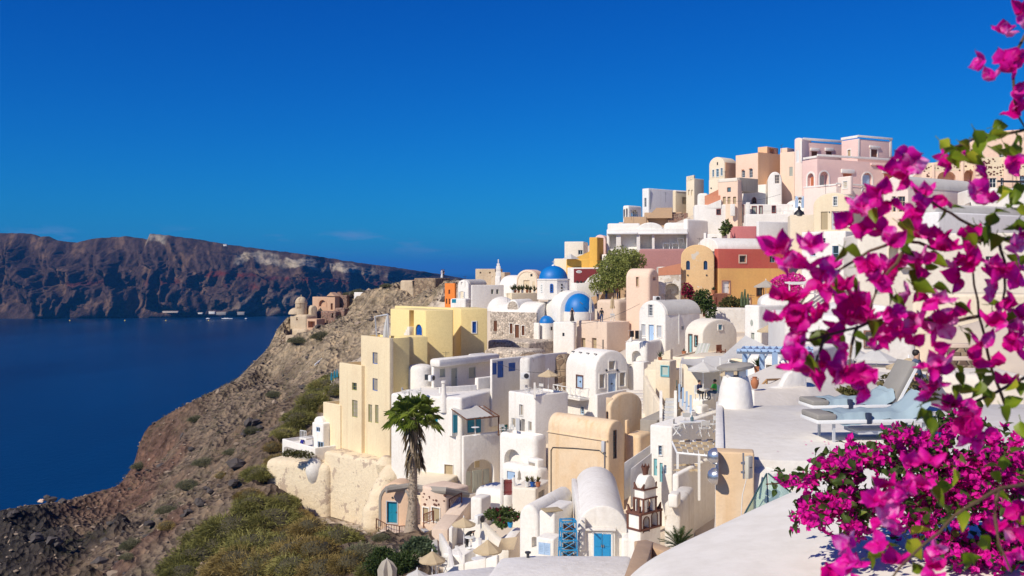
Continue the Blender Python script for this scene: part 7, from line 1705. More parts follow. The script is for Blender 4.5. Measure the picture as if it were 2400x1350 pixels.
# people
SKIN = paint('skin', (.50, .27, .17), .6); HAIRD = paint('dark_hair', (.02, .012, .008), .6)
J0 = dict(pel=(0, 0, .95, .135), chest=(0, 0, 1.28, .15), neck=(0, 0, 1.47, .058), head=(0, -.015, 1.58, .088), top=(0, -.01, 1.68, .075), nose=(0, -.1, 1.58, .02))
for s_, q in (('l', -1), ('r', 1)): J0.update({'sh' + s_: (q * .18, 0, 1.4, .06), 'el' + s_: (q * .24, .03, 1.13, .045), 'wr' + s_: (q * .25, -.06, .9, .034), 'ha' + s_: (q * .25, -.1, .8, .035), 'hi' + s_: (q * .09, 0, .9, .1), 'kn' + s_: (q * .1, -.03, .5, .065), 'an' + s_: (q * .1, .02, .08, .045), 'to' + s_: (q * .11, -.14, .035, .04)})
BONES = [('pel', 'chest'), ('chest', 'neck'), ('neck', 'head'), ('head', 'top'), ('head', 'nose')] + sum(([('chest', 'sh' + s_), ('sh' + s_, 'el' + s_), ('el' + s_, 'wr' + s_), ('wr' + s_, 'ha' + s_), ('pel', 'hi' + s_), ('hi' + s_, 'kn' + s_), ('kn' + s_, 'an' + s_), ('an' + s_, 'to' + s_)] for s_ in 'lr'), [])
PEOPLE = []
def person(label, loc, rot, shirt, trousers, hair=HAIRD, pose=None, scale=1.0, sleeves=True, skirt=None, shoes=BLACK, longhair=False):
    J = dict(J0)
    for k_, v in (pose or {}).items(): J[k_] = tuple(v) + (J0[k_][3],)
    t = thing('person', label, 'person', loc); t.rotation_euler = (0, 0, R(rot)); t.scale = (scale,) * 3
    names = list(J); me = bpy.data.meshes.new('body'); me.from_pydata([J[n_][:3] for n_ in names], [(names.index(a), names.index(c)) for a, c in BONES], [])
    o = bpy.data.objects.new('body', me); COL.objects.link(o); o.parent = t
    sk = o.modifiers.new('skin', 'SKIN'); sk.use_smooth_shade = True; o.modifiers.new('sub', 'SUBSURF').levels = 1
    for v, n_ in zip(me.skin_vertices[0].data, names): v.radius = (J[n_][3],) * 2; v.use_root = n_ == 'pel'
    ORG[o.name] = Vector(); PEOPLE.append((o, J, shirt, trousers, sleeves, shoes))
    hd, nk = Vector(J['head'][:3]), Vector(J['neck'][:3]); up = (Vector(J['top'][:3]) - hd).normalized()
    fr = Fr(hd + up * .03 + Vector((0, .03, 0)), (1, 0, 0), (0, -1, 0), up)
    mb = MB().lathe([(.04, .12), (.085, .095), (.108, .04), (.105, -.02), (.06, -.07)], n=12, fr=fr)
    if longhair: mb.lathe([(.09, -.02), (.08, -.2), (.03, -.28)], n=10, fr=fr.at(0, -.03, 0))
    ORG[t.name] = Vector(); mb.build('hair', hair, t)
    if skirt: MB().lathe([(.14, 1.02), (.17, .85), (.22, .5), (.28, .12), (.25, .1)], n=14).build('dress', skirt, t)
SIT = {}
for s_, q in (('l', -1), ('r', 1)): SIT.update({'kn' + s_: (q * .12, -.42, .95), 'an' + s_: (q * .12, -.4, .52), 'to' + s_: (q * .13, -.56, .48), 'el' + s_: (q * .25, -.08, 1.12), 'wr' + s_: (q * .16, -.3, 1.14), 'ha' + s_: (q * .12, -.38, 1.16)})
BEND = dict(chest=(0, -.28, 1.12), neck=(0, -.45, 1.2), head=(0, -.54, 1.24), top=(0, -.62, 1.29), nose=(0, -.6, 1.18), shl=(-.18, -.38, 1.2), shr=(.18, -.38, 1.2), ell=(-.2, -.42, .95), elr=(.2, -.42, .95), wrl=(-.15, -.5, .75), wrr=(.15, -.5, .75), hal=(-.13, -.52, .67), har=(.13, -.52, .67))
cl = lambda nm, c: paint(nm, c, .85)
NAVY, GRN, BLK, JEAN, WHC, PINKC = cl('navy_cloth', (.015, .02, .07)), cl('green_cloth', (.05, .42, .06)), cl('black_cloth', (.015, .015, .017)), cl('denim_cloth', (.02, .06, .16)), cl('white_cloth', (.7, .7, .7)), cl('pink_cloth', (.55, .16, .16))
def floor(px, py, z): return on_z(px, py, z)
tb = TERR_B.zt - .1
person('woman in long dark patterned dress standing at the roof edge beside the apse', P(1341, 754, 119.7), -10, BLK, BLK, skirt=cl('dark_print', (.05, .04, .04)), longhair=True, sleeves=False)
person('man in black shirt and blue shorts standing on the beige terrace', P(1410, 756, 117.8), 170, BLK, JEAN, scale=1.02, shoes=SKIN)
p = P(1646, 936, 64.6); person('woman in navy top sitting left at the small table', (p.x - .15, p.y + .25, p.z - .48), 35, NAVY, BLK, pose=SIT, longhair=False)
p = P(1675, 936, 65); person('man in bright green shirt sitting right at the small table', (p.x, p.y, p.z - .48), -70, GRN, JEAN, pose=SIT, scale=1.05)
for px_, l_ in ((1640, 'white chair under the woman in navy'), (1677, 'white moulded chair under the man in green')):
    t = thing('garden_chair', l_, 'chair', P(px_, 937, 65.3)); fr = yawfr(t.location, -60 if px_ > 1650 else 30); MB().box((0, 0, .43), (.25, .25, .03), fr).build('seat', WHITEP, t, bev=.02); MB().box((0, -.26, .7), (.25, .03, .27), fr).build('backrest', WHITEP, t, bev=.02); [MB().box((a * .21, c * .21, .2), (.025, .025, .21), fr).build('leg', WHITEP, t) for a in (-1, 1) for c in (-1, 1)]
person('person in black bending over under the lower cream parasol', P(1094, 1286, 66.5), 60, BLK, BLK, pose=BEND, longhair=True)
person('person in long blue dress on the white cliff terrace', P(709, 1062, 108), 20, cl('blue_cloth', (.02, .03, .35)), BLK, skirt=cl('blue_cloth', (.02, .03, .35)))
person('bride in white gown on top of the castle lookout', P(1036, 652, 188), 30, WHC, WHC, skirt=WHC, scale=1.0)
person('groom in dark suit embracing the bride on the lookout', P(1040, 652, 188.3), -60, BLK, BLK)
person('dark clothed visitor standing below the castle lookout', P(969, 676, 186), 0, BLK, BLK)
for x, y, sh, l_ in ((1401, 702, WHC, 'white'), (1421, 700, NAVY, 'navy'), (1441, 694, cl('purple_cloth', (.14, .04, .22)), 'purple'), (1447, 697, PINKC, 'pink')): person('guest in ' + l_ + ' top in the shade under the big vine', P(x, y + 4, 135), random.uniform(-60, 60), sh, JEAN)
person('person in grey-blue shirt behind the upright lounger back', P(2148, 955, 22), 40, cl('grey_blue_cloth', (.1, .13, .2)), BLK, scale=.75)
dg = bpy.context.evaluated_depsgraph_get(); dg.update()
for o, J, shirt, trousers, sleeves, shoes in PEOPLE:
    me = bpy.data.meshes.new_from_object(o.evaluated_get(dg)); o.modifiers.clear(); o.data = me; me.materials.clear()
    for m_ in (SKIN, shirt, trousers, shoes): me.materials.append(m_)
    zone = {}
    for a, c in BONES:
        s_ = c[:2]; zone[(a, c)] = 0 if s_ in ('he', 'to', 'no', 'wr', 'ha') and c not in ('tol', 'tor') else 1 if s_ in ('ch', 'ne', 'sh') else (1 if sleeves else 0) if s_ == 'el' else 3 if c in ('tol', 'tor') else 2
    for pl in me.polygons:
        best = min(BONES, key=lambda bc: (lambda A, B_: (A + (B_ - A) * max(0, min(1, (pl.center - A).dot(B_ - A) / max(1e-6, (B_ - A).length_squared))) - pl.center).length)(Vector(J[bc[0]][:3]), Vector(J[bc[1]][:3])))
        pl.material_index = zone[best]; pl.use_smooth = True
# ================================================================== plants and loose rock
def rnd_dir(): 
    v = Vector((random.gauss(0, 1), random.gauss(0, 1), random.gauss(0, 1))); return v.normalized()
def leaf_cloud(blobs, n, size, narrow=.55, shell=.55, droop=0.0):
    """many small bent leaves through the volume of overlapping ellipsoids (centre, radii)"""
    mb = MB(); wt = [b_[1][0] * b_[1][1] * b_[1][2] for b_ in blobs]
    for _ in range(n):
        c, r_ = random.choices(blobs, wt)[0]; d = rnd_dir(); f_ = shell + (1 - shell) * random.random() ** .6 if random.random() < .8 else random.random()
        f_ *= 1 + .16 * math.sin(5 * d.x + 3 * d.z) * math.sin(4 * d.y + 2)
        p = Vector((c[0] + d.x * r_[0] * f_, c[1] + d.y * r_[1] * f_, c[2] + d.z * r_[2] * f_))
        a = (rnd_dir() + d * .7 + Vector((0, 0, -droop))).normalized(); s_ = a.cross(rnd_dir()).normalized(); z_ = size * random.uniform(.6, 1.3)
        up = a.cross(s_) * z_ * .18
        mb.add([p, p + a * z_ * .5 + s_ * z_ * narrow * .5 + up, p + a * z_, p + a * z_ * .5 - s_ * z_ * narrow * .5 + up], [(0, 1, 2), (0, 2, 3)])
    return mb
# ---- dry cushion shrubs on the slope: three fuzzy prototypes, copied and scaled
BUSHM = [leafy('olive_shrub', (.17, .165, .045), (.30, .28, .085), (.42, .36, .13), .25, .8, 1.2), leafy('rusty_shrub', (.21, .15, .045), (.35, .26, .09), (.45, .34, .13), .25, .8, 1.2), leafy('grey_green_shrub', (.12, .12, .06), (.2, .2, .11), (.28, .25, .15), .25, .8, 1.2)]
def make_shrub(mat, n=6500):
    t = thing('cushion_shrub', '', 'shrub'); mb = MB(); lobes = [(Vector((0, 0, .1)), 1.0)] + [(Vector((random.uniform(-.5, .5), random.uniform(-.5, .5), random.uniform(-.05, .15))), random.uniform(.5, .75)) for _ in range(5)]
    for _ in range(n):
        c, r_ = random.choice(lobes); d = rnd_dir(); d.z = abs(d.z) * .9 - .12
        p = c + Vector((d.x, d.y, d.z * .72)) * r_ * random.uniform(.6, 1.05); a = (d + rnd_dir() * .6).normalized(); L = random.uniform(.07, .17); s_ = a.cross(rnd_dir()).normalized() * .014
        mb.add([p - s_ - a * L * .4, p + s_ - a * L * .4, p + a * L], [(0, 1, 2)])
    mb.build('foliage', mat, t, ang=180)
    core = MB().lathe([(.7 * math.cos(t_) * (.95 + .05 * math.sin(9 * t_)), .05 + .48 * math.sin(t_)) for t_ in (-.3 + 1.85 * k / 9 for k in range(10))], n=18)
    core.build('twigs', paint('twig_brown', (.07, .06, .03), .95), t)
    return t
SH = [(520, 1290, 130, 0), (590, 1290, 130, 0), (660, 1280, 110, 0), (640, 1335, 120, 0), (560, 1325, 120, 1), (740, 1295, 110, 1), (820, 1330, 90, 1), (610, 1250, 90, 1), (690, 1330, 110, 0), (720, 965, 60, 0), (750, 925, 60, 0), (690, 1005, 55, 0), (780, 890, 50, 0), (470, 1270, 80, 0), (470, 1315, 150, 0), (555, 1240, 140, 0), (640, 1225, 125, 0), (700, 1300, 140, 1), (615, 1345, 150, 1), (725, 1240, 80, 1), (790, 1275, 105, 0), (850, 1310, 80, 2), (430, 1350, 90, 0), (520, 1345, 90, 1), (700, 985, 75, 0), (735, 945, 75, 0), (765, 905, 70, 0), (665, 1020, 55, 0), (640, 1055, 45, 1), (650, 1085, 55, 1), (610, 1130, 75, 0), (585, 1165, 60, 1), (760, 1340, 110, 1), (893, 1262, 36, 2), (700, 1225, 60, 1), (590, 1200, 80, 0), (500, 1255, 70, 1), (870, 1345, 70, 0), (660, 1180, 70, 0), (790, 925, 55, 0), (775, 960, 50, 1), (680, 1260, 80, 1),
      (755, 790, 40, 2), (720, 775, 34, 2), (740, 758, 30, 2), (700, 800, 36, 2), (840, 690, 30, 2), (815, 700, 24, 2), (905, 672, 22, 2), (480, 1085, 42, 2), (545, 1060, 36, 2), (440, 1145, 44, 2), (390, 1200, 40, 2), (310, 1280, 46, 2), (590, 1010, 34, 2), (460, 985, 30, 2), (640, 930, 30, 2), (330, 1095, 36, 2), (390, 1240, 40, 1), (300, 1310, 30, 2), (520, 1120, 30, 1)]
where = {0: 'olive green', 1: 'rusty brown', 2: 'grey-green'}
RANK, ORD = {}, ('first', 'second', 'third', 'fourth', 'fifth', 'sixth', 'seventh', 'eighth', 'ninth', 'tenth', 'eleventh', 'twelfth', 'thirteenth', 'fourteenth', 'fifteenth', 'sixteenth', 'seventeenth', 'eighteenth', 'nineteenth', 'twentieth')
protos = [make_shrub(BUSHM[k]) for k in range(3)]; spots = {0: [], 1: [], 2: []}
for j, (x, y, w, kd) in enumerate(SH):
    p = ground_px(x, y)
    if p is None: continue
    r_ = w * p.y / F / 2 * 1.22
    side = 'below the peeling wall' if y > 1150 and x > 560 else 'left of the yellow house' if x > 600 and y > 850 else 'near the ruined chapel' if y < 810 else 'on the open scree slope'
    size = 'large' if w > 100 else 'middle-sized' if w > 60 else 'small'
    spots[kd].append((f'{size} {where[kd]} cushion shrub {side}, {"lower" if y > 1250 else "upper"} {"right" if x > 680 else "left"} of its patch', p - Vector((0, 0, r_ * .15)), random.uniform(0, 360), (r_, r_, r_ * random.uniform(.85, 1.1))))
for kd in spots:                                   # ranks make equal labels differ
    for k, sp in enumerate(sorted(spots[kd], key=lambda v: v[1].x / v[1].y)):
        lb = sp[0].split(',')[0]; same = sorted((v for v in spots[kd] if v[0].split(',')[0] == lb), key=lambda v: v[1].x / v[1].y)
        if len(same) > 1: RANK[id(sp)] = lb + ', ' + ORD[same.index(sp)] + ' from the left'
        else: RANK[id(sp)] = lb
    spots[kd] = [(RANK[id(sp)],) + sp[1:] for sp in spots[kd]]
for kd in spots:
    for o in proto(protos[kd], spots[kd]): o['group'] = 'cushion shrubs on the slope'
# ---- loose stones and dry tufts scattered over the slope
icos = [(0, 0, 1), (.9, 0, .4), (.28, .85, .45), (-.72, .53, .4), (-.72, -.53, .45), (.28, -.85, .4), (.72, .53, -.4), (-.28, .85, -.45), (-.9, 0, -.4), (-.28, -.85, -.45), (.72, -.53, -.4), (0, 0, -1)]
icof = [(0, 1, 2), (0, 2, 3), (0, 3, 4), (0, 4, 5), (0, 5, 1), (1, 6, 2), (2, 7, 3), (3, 8, 4), (4, 9, 5), (5, 10, 1), (6, 7, 2), (7, 8, 3), (8, 9, 4), (9, 10, 5), (10, 6, 1), (11, 7, 6), (11, 8, 7), (11, 9, 8), (11, 10, 9), (11, 6, 10)]
def rock_at(mb, p, s_):
    q = rnd_dir(); k = [random.uniform(.55, 1.15) for _ in range(12)]; sx_, sy2, sz = s_ * random.uniform(.7, 1.4), s_ * random.uniform(.7, 1.3), s_ * random.uniform(.5, .9)
    mb.add([p + Vector((a * sx_ * kk, b_ * sy2 * kk, c * sz * kk)) for (a, b_, c), kk in zip(icos, k)], icof)
stones, darkst, tufts = MB(), MB(), MB()
cnt = 0
while cnt < 5200:
    x, y = random.uniform(-75, 2), random.uniform(60, 208); gz = ground(x, y); px = CX + x * F / y; py = HY - gz * F / y
    cnt += 1
    if px < -40 or px > 1075 or py > 1390 or (px > 905 and py > 720) or (px > 750 and 830 < py < 1240): continue
    d = abs(ground(x + 1, y) - ground(x - 1, y)) + abs(ground(x, y + 1) - ground(x, y - 1))
    pos = Vector((x, y, gz)); kind_ = random.random()
    if kind_ < .5: rock_at(stones, pos, random.uniform(.08, .26) * (1 + 2 * (random.random() < .06)))
    elif kind_ < .62: rock_at(darkst, pos, random.uniform(.1, .4) * (1 + 1.6 * (random.random() < .1)))
    elif px > 150:
        rr = random.uniform(.2, .55)
        for _ in range(26):
            d_ = rnd_dir(); d_.z = abs(d_.z); b0 = pos + Vector((d_.x, d_.y, d_.z * .6)) * rr * random.uniform(.3, .9); s_ = d_.cross(rnd_dir()).normalized() * .025
            tufts.add([b0 - s_, b0 + s_, b0 + (d_ + rnd_dir() * .4) * rr * .55], [(0, 1, 2)])
tag(stones.build('loose_stones', plaster('loose_stone', (.36, .28, .21), (.2, .14, .1), .6), ang=20), 'brown stones strewn over the scree slope', 'stones', None, 'stuff')
tag(darkst.build('lava_stones', plaster('lava_stone', (.10, .085, .08), (.05, .045, .045), .6), ang=20), 'dark lava stones strewn over the scree slope', 'stones', None, 'stuff')
tag(tufts.build('dry_scrub', BUSHM[2], ang=180), 'dry grey-green tufts dotted over the slope', 'scrub', None, 'stuff')
for x, y, w, l_ in ((590, 1000, 40, 'large dark boulder high on the scree slope'), (575, 1020, 20, 'dark angular boulder below the large slope boulder'), (470, 1190, 26, 'grey boulder at the edge of the olive shrubs'), (435, 1215, 26, 'grey boulder left of the olive shrubs'), (487, 1165, 22, 'pale grey boulder above the olive shrubs'), (350, 1245, 24, 'dark boulder on the reddish gully'), (35, 1210, 26, 'square dark lava block on the lower left ridge'), (115, 1172, 30, 'jagged lava outcrop against the sea'), (150, 1180, 18, 'small lava spike right of the jagged outcrop'), (98, 1176, 14, 'orange rock beside the jagged lava outcrop'), (80, 1270, 40, 'rounded lava hump in the dark corner'), (130, 1300, 36, 'grey lava rib in the dark corner'), (450, 1060, 16, 'small dark boulder in the middle of the slope'), (560, 1100, 44, 'black crag beside the upper shrubs'), (545, 1140, 30, 'lower black crag beside the upper shrubs')):
    p = ground_px(x, y) or P(x, y, 150); mb = MB(); r_ = w * p.y / F / 2
    for k in range(4): rock_at(mb, p + Vector((random.uniform(-.5, .5), random.uniform(-.3, .3), .25 + random.uniform(-.2, .5))) * r_, r_ * random.uniform(.6, 1.0))
    tag(mb.build('boulder', MATS['lava_stone'] if 'orange' not in l_ else PEACH, loc=p, ang=20), l_, 'boulder', None, 'thing')
mbp = MB().tube([P(738, 858, 164) + Vector((0, 0, .2)), P(815, 795, 176) + Vector((0, 0, .2))], .14, 6); tag(mbp.build('drain_pipe', WHITEP, loc=P(738, 858, 164)), 'long white pipe lying down the headland slope', 'pipe', None, 'thing')
# ---- fan palm
pb = P(966, 1252, 76); T0 = thing('fan_palm', 'tall fan palm with shaggy skirt of dead fronds before the white house', 'palm tree', pb)
th_ = [(0, 0), (-.05, .6), (.05, 2.5), (.1, 5), (.1, 7), (.15, 9.0)]; tp = [pb + Vector((a, 0, z_)) for a, z_ in th_]
MB().tube(tp, [.75, .5, .33, .3, .32, .3], 14).build('trunk', plaster('palm_bark', (.42, .34, .26), (.25, .19, .14), .6, bmp=1.0), T0)
mb = MB()
for _ in range(700):
    z_ = random.uniform(.7, 6.5); a = random.uniform(0, 6.28); r_ = .33 + (.15 if z_ < 1.2 else 0); p = pb + Vector((.05 + r_ * math.cos(a), r_ * math.sin(a), z_)); d = Vector((math.cos(a), math.sin(a), random.uniform(-.2, .8))); s_ = Vector((-math.sin(a), math.cos(a), 0)) * .05
    mb.add([p - s_, p + s_, p + d * random.uniform(.12, .25)], [(0, 1, 2)])
o = mb.build('bark_fibres', paint('palm_fibre', (.5, .43, .34), .95), T0); o['kind'] = 'stuff'
PALMG, PALMD = leafy('palm_frond', (.20, .27, .04), (.36, .45, .09), (.55, .55, .18), .55, .45, .8), leafy('dead_palm_frond', (.2, .15, .09), (.38, .30, .19), (.52, .43, .3), .2, .9, 1.0)
crown_c = pb + Vector((.15, 0, 9.1))
def frond(d, pet, rad, mat, fold, name):
    d = d.normalized(); base = crown_c + d * .15; tip = base + d * pet + Vector((0, 0, -.12 * pet * pet)); mb = MB().tube([base, (base + tip) / 2 + Vector((0, 0, .08)), tip], .03, 4)
    side = d.cross(Vector((0, 0, 1))); side = side.normalized() if side.length > .05 else Vector((1, 0, 0)); nrm = side.cross(d).normalized(); n = 19
    for k in range(n):
        a = R(-118 + 236 * k / (n - 1)) * fold; dr = d * math.cos(a) + side * math.sin(a); L = rad * (1 - .25 * abs(k / (n - 1) - .5) * 2) * random.uniform(.9, 1.05); w = side * math.cos(a) - d * math.sin(a)
        mid = tip + dr * L * .6 + nrm * .03 * (-1) ** k; e_ = tip + dr * L + Vector((0, 0, -.42 * L * random.uniform(.4, 1.4)))
        mb.add([tip, mid - w * .042, e_, mid + w * .042], [(0, 1, 2), (0, 2, 3)])
    mb.build(name, mat, T0, ang=180)
for k in range(30):
    a, el = 2.4 * k, R(80 - 105 * (k / 33) ** .8); frond(Vector((math.cos(a) * math.cos(el), math.sin(a) * math.cos(el), math.sin(el))), random.uniform(1.0, 1.35), random.uniform(1.05, 1.35), PALMG, 1.0, 'frond')
for k in range(46):
    a, el = 2.4 * k + .5, R(random.uniform(-86, -66)); dd = Vector((math.cos(a) * math.cos(el), math.sin(a) * math.cos(el), math.sin(el)))
    mb = MB(); b0 = crown_c + Vector((math.cos(a) * .3, math.sin(a) * .3, -random.uniform(.2, 3.4)))
    for q in range(9):
        s_ = Vector((math.cos(a + .1 * q - .4), math.sin(a + .1 * q - .4), 0)); L = random.uniform(.9, 1.7); e_ = b0 + dd * L + s_ * random.uniform(-.05, .3); w = Vector((-math.sin(a), math.cos(a), 0)) * .035; m0 = b0 + dd * L * .5 + s_ * .18
        mb.add([b0, m0 - w, e_, m0 + w], [(0, 1, 2), (0, 2, 3)])
    mb.build('dead_frond', PALMD, T0, ang=180)
# ---- cycad in front of the bell tower
cb = P(1592, 1282, 22); T0 = thing('cycad', 'dark green cycad palm behind the tan parapet corner', 'cycad', cb - Vector((0, 0, 2.4)))
MB().tube([cb - Vector((0, 0, 2.6)), cb], [.14, .1], 10).build('trunk', BROWN, T0); CYC = leafy('cycad_leaf', (.02, .045, .01), (.05, .085, .02), (.16, .14, .04), .2, .4, 2)
for k in range(30):
    a, el = 2.4 * k, R(78 - 78 * (k / 29)); d = Vector((math.cos(a) * math.cos(el), math.sin(a) * math.cos(el), math.sin(el))); L = random.uniform(.5, .62); pts = [cb + d * L * s_ + Vector((0, 0, -.22 * L * s_ * s_)) for s_ in (0, .35, .7, 1)]
    mb = MB().tube(pts, .008, 4); side = d.cross(Vector((0, 0, 1))).normalized()
    for j in range(20):
        s_ = .12 + .88 * j / 19; p = cb + d * L * s_ + Vector((0, 0, -.22 * L * s_ * s_)); l_ = .13 * math.sin(math.pi * (.15 + .8 * s_)) + .02
        for q in (-1, 1): e_ = p + (side * q + d * .6 + Vector((0, 0, .15))).normalized() * l_; mb.add([p - d * .007, p + d * .007, e_], [(0, 1, 2)])
    mb.build('frond', CYC, T0, ang=180)
# ---- big vine, garden bushes, small bougainvilleas
def bush(name, label, cat, mat, px, py, Y, blobs, n, size, trunk=None, droop=0, flower=None):
    k = Y / F; bl = [(P(x, y, Y + dy), (rx * k, rx * k * .8, ry * k)) for x, y, dy, rx, ry in blobs]; t = thing(name, label, cat, P(px, py, Y))
    leaf_cloud(bl, n, size, droop=droop).build('crown', mat, t, ang=180)
    if flower: leaf_cloud(bl, flower[1], size * 1.05, .8, .8).build('blossom', flower[0], t, ang=180)
    if trunk: MB().tube([P(px, py, Y), P(px + trunk[0], py - trunk[1], Y)], [.14, .08], 7).build('trunk', BROWN, t)
MAG = leafy('magenta_bract', (.60, .0, .24), (.86, .008, .42), (.95, .12, .58), .4, .6, 30.0)
CRIM = leafy('crimson_blossom', (.25, .01, .05), (.36, .02, .08), None, .3)
VINE = leafy('vine_leaf', (.32, .35, .10), (.52, .52, .20), (.70, .64, .38), .45, .7, 1.5)
bush('climbing_vine', 'big pale green vine hanging over the shaded tavern', 'vine', VINE, 1452, 700, 138, [(1462, 600, 0, 42, 20), (1440, 625, -2, 40, 26), (1415, 655, -3, 30, 20), (1455, 650, -2, 36, 24), (1490, 610, 1, 26, 20), (1400, 672, -3, 20, 12), (1430, 668, -3, 30, 16), (1478, 640, 0, 26, 24)], 8500, .34, (0, 60), droop=.6)
h = Hs('shaded_tavern', 'dark open tavern in the shade under the big vine', 'house'); b = h.b(1470, 141, 12, 1385, 5, 655, 722, TAN2, bev=.1, down=3); b.o('L', 1392, 664, 1464, 716, 'hole', d=3.5)
bush('garden_shrubs', 'leafy palm-like shrub with crimson flowers beside the grey barrel roof', 'shrub', LEAFG, 1650, 742, 104, [(1650, 705, 0, 20, 26), (1662, 725, 0, 16, 20), (1640, 700, 0, 14, 18)], 1500, .3, (0, 40), .3, None)
bush('crimson_climber', 'crimson flowering climber on the worn ochre house', 'climber', LEAFG, 1618, 705, 115, [(1612, 682, 0, 12, 16), (1624, 695, 0, 12, 10), (1604, 668, 0, 5, 5)], 350, .25, (0, 30), 0, (CRIM, 500))
bush('distant_bougainvillea', 'dense magenta bougainvillea beside the greyish cream parasol', 'bougainvillea', LEAFG, 1850, 705, 97, [(1840, 662, 0, 30, 16), (1862, 655, 1, 26, 14), (1830, 690, 0, 22, 12), (1850, 680, 0, 32, 14)], 700, .18, (0, 30), 0, (MAG, 4200))
bush('cactus_bed', 'green and yellow garden bed in front of the ochre wall', 'shrub', LEAFO, 1720, 722, 108, [(1712, 705, 0, 18, 10), (1735, 712, 0, 20, 10), (1700, 715, 0, 16, 8)], 900, .3)
for j, (x, hh) in enumerate(((1738, 34), (1745, 40), (1752, 30))):
    p = P(x, 718, 107); o = MB().tube([p, p + Vector((0, 0, hh * .5 * 107 / F)), p + Vector((.05, 0, hh * 107 / F))], [.14, .16, .08], 8).build('column_cactus', LEAFS, None, loc=p); tag(o, ('left', 'tallest', 'right')[j] + ' column cactus in the bed before the ochre wall', 'cactus', 'column cacti', 'thing')
bush('palm_pot_plant', 'spiky yucca in front of the rose garden wall', 'yucca', LEAFG, 1703, 548, 138, [(1703, 530, 0, 9, 12), (1698, 540, 0, 9, 8)], 300, .5)
for j in range(7): x = 1200 + 8.5 * j; pot(('first', 'second', 'third', 'fourth', 'fifth', 'sixth', 'seventh')[j] + ' potted cactus from the left on the cream planter wall', x + random.uniform(-2, 2), 686, 138.5 + .3 * j, random.uniform(.6, 1.2), TERRA if j % 3 else WHITEP, (LEAFS if j % 2 else LEAFO, random.randint(10, 40), random.uniform(.5, 1.2), .1))
bush('garden_bed_bush', 'mixed green garden bush in the bed under the flower pots', 'shrub', LEAFG, 1175, 1225, 67, [(1160, 1205, 0, 22, 10), (1185, 1200, 1, 18, 10), (1205, 1210, 1, 14, 10), (1180, 1225, -1, 18, 9)], 1500, .22, None, 0, (CRIM, 60))
bush('prickly_pear', 'dark green fleshy bush between the fan palm and rubble wall', 'shrub', LEAFS, 990, 1300, 71, [(985, 1275, 0, 26, 14), (1000, 1290, -1, 20, 14), (960, 1290, 0, 22, 14)], 1400, .3)
bush('low_green_bush', 'loose green bush behind the covered parasol', 'shrub', LEAFG, 920, 1330, 66, [(900, 1305, 0, 34, 20), (940, 1320, -2, 34, 22), (960, 1310, -1, 22, 18), (880, 1325, -2, 26, 18)], 3200, .2)
bush('planter_succulents', 'yellow-green succulents in the planter of the cliff terrace', 'shrub', LEAFO, 690, 1066, 103.5, [(678, 1062, 0, 16, 6), (700, 1064, 0, 20, 6), (722, 1066, 0, 12, 6)], 700, .25)
bush('dry_terrace_plants', 'reddish succulents on the cream bank behind the loungers', 'shrub', LEAFO, 1990, 932, 27, [(1975, 922, 0, 20, 8), (2010, 915, 0, 16, 14), (1995, 925, 0, 26, 6)], 500, .14)
bush('terrace_vine_twig', 'leafy vine twig beside the upright lounger back', 'vine', LEAFO, 2100, 930, 21, [(2085, 895, 0, 22, 14), (2120, 905, 0, 26, 12), (2180, 900, 0, 20, 14)], 220, .14)
# ---- bougainvilleas close to the camera
def bract(mb, o, ax, sd, L, Wd, cup, n=4):
    nr = ax.cross(sd); vs = []; ph = random.uniform(0, 6.28)
    for i in range(n + 1):
        s_ = i / n; w = Wd * (math.sin(math.pi * min(1, s_ * .93 + .07) ** .75)) * .5 + .0006
        for j in range(-2, 3):
            v = j / 2; vs.append(o + ax * L * s_ * (1 - .08 * abs(v)) + sd * w * v + nr * (cup * L * (s_ * s_ * .55 + v * v * w / Wd * .9 - .1) + L * .06 * math.sin(ph + 7 * s_ + 4 * v)))
    mb.add(vs, [(i * 5 + j, i * 5 + j + 1, (i + 1) * 5 + j + 1, (i + 1) * 5 + j) for i in range(n) for j in range(4)])
def flower_mesh(L, n=4):
    mb = MB()
    for k in range(3):
        a = 2.094 * k + random.uniform(-.3, .3); tilt = R(random.uniform(38, 68)); ax = Vector((math.cos(a) * math.cos(tilt), math.sin(a) * math.cos(tilt), math.sin(tilt))); sd = Vector((-math.sin(a), math.cos(a), 0)); bract(mb, Vector((0, 0, 0)), ax, sd, L * random.uniform(.85, 1.1), L * random.uniform(.75, .95), -.5, n)
    mb.tube([(0, 0, 0), (0, 0, L * .55)], L * .035, 4); return mb
def leaf_mesh(L):
    mb = MB(); vs = []; n = 5
    for i in range(n + 1):
        s_ = i / n; w = L * .36 * math.sin(math.pi * (s_ ** .62)) * (1 - .15 * s_) + .0004
        for j in (-1, -.5, 0, .5, 1): vs.append((L * s_, w * j, abs(j) * w * .5 - L * .22 * s_ * s_))
    mb.add(vs, [(i * 5 + j, i * 5 + j + 1, (i + 1) * 5 + j + 1, (i + 1) * 5 + j) for i in range(n) for j in range(4)]); mb.tube([(-L * .3, 0, 0), (0, 0, 0)], L * .02, 4); return mb
NEARM = leafy('near_bract', (.74, .0, .28), (.94, .02, .52), (.99, .42, .78), .55, .5, 80.0); NEARL = leafy('near_leaf', (.10, .17, .01), (.26, .36, .02), (.52, .52, .04), .5, .4, 20.0); STEM = plaster('bougainvillea_stem', (.14, .085, .05), (.07, .045, .03), .5)
def baked(mb, mat, name):
    o = mb.build(name, mat, None, ang=180); me = o.data; bpy.data.objects.remove(o); return me
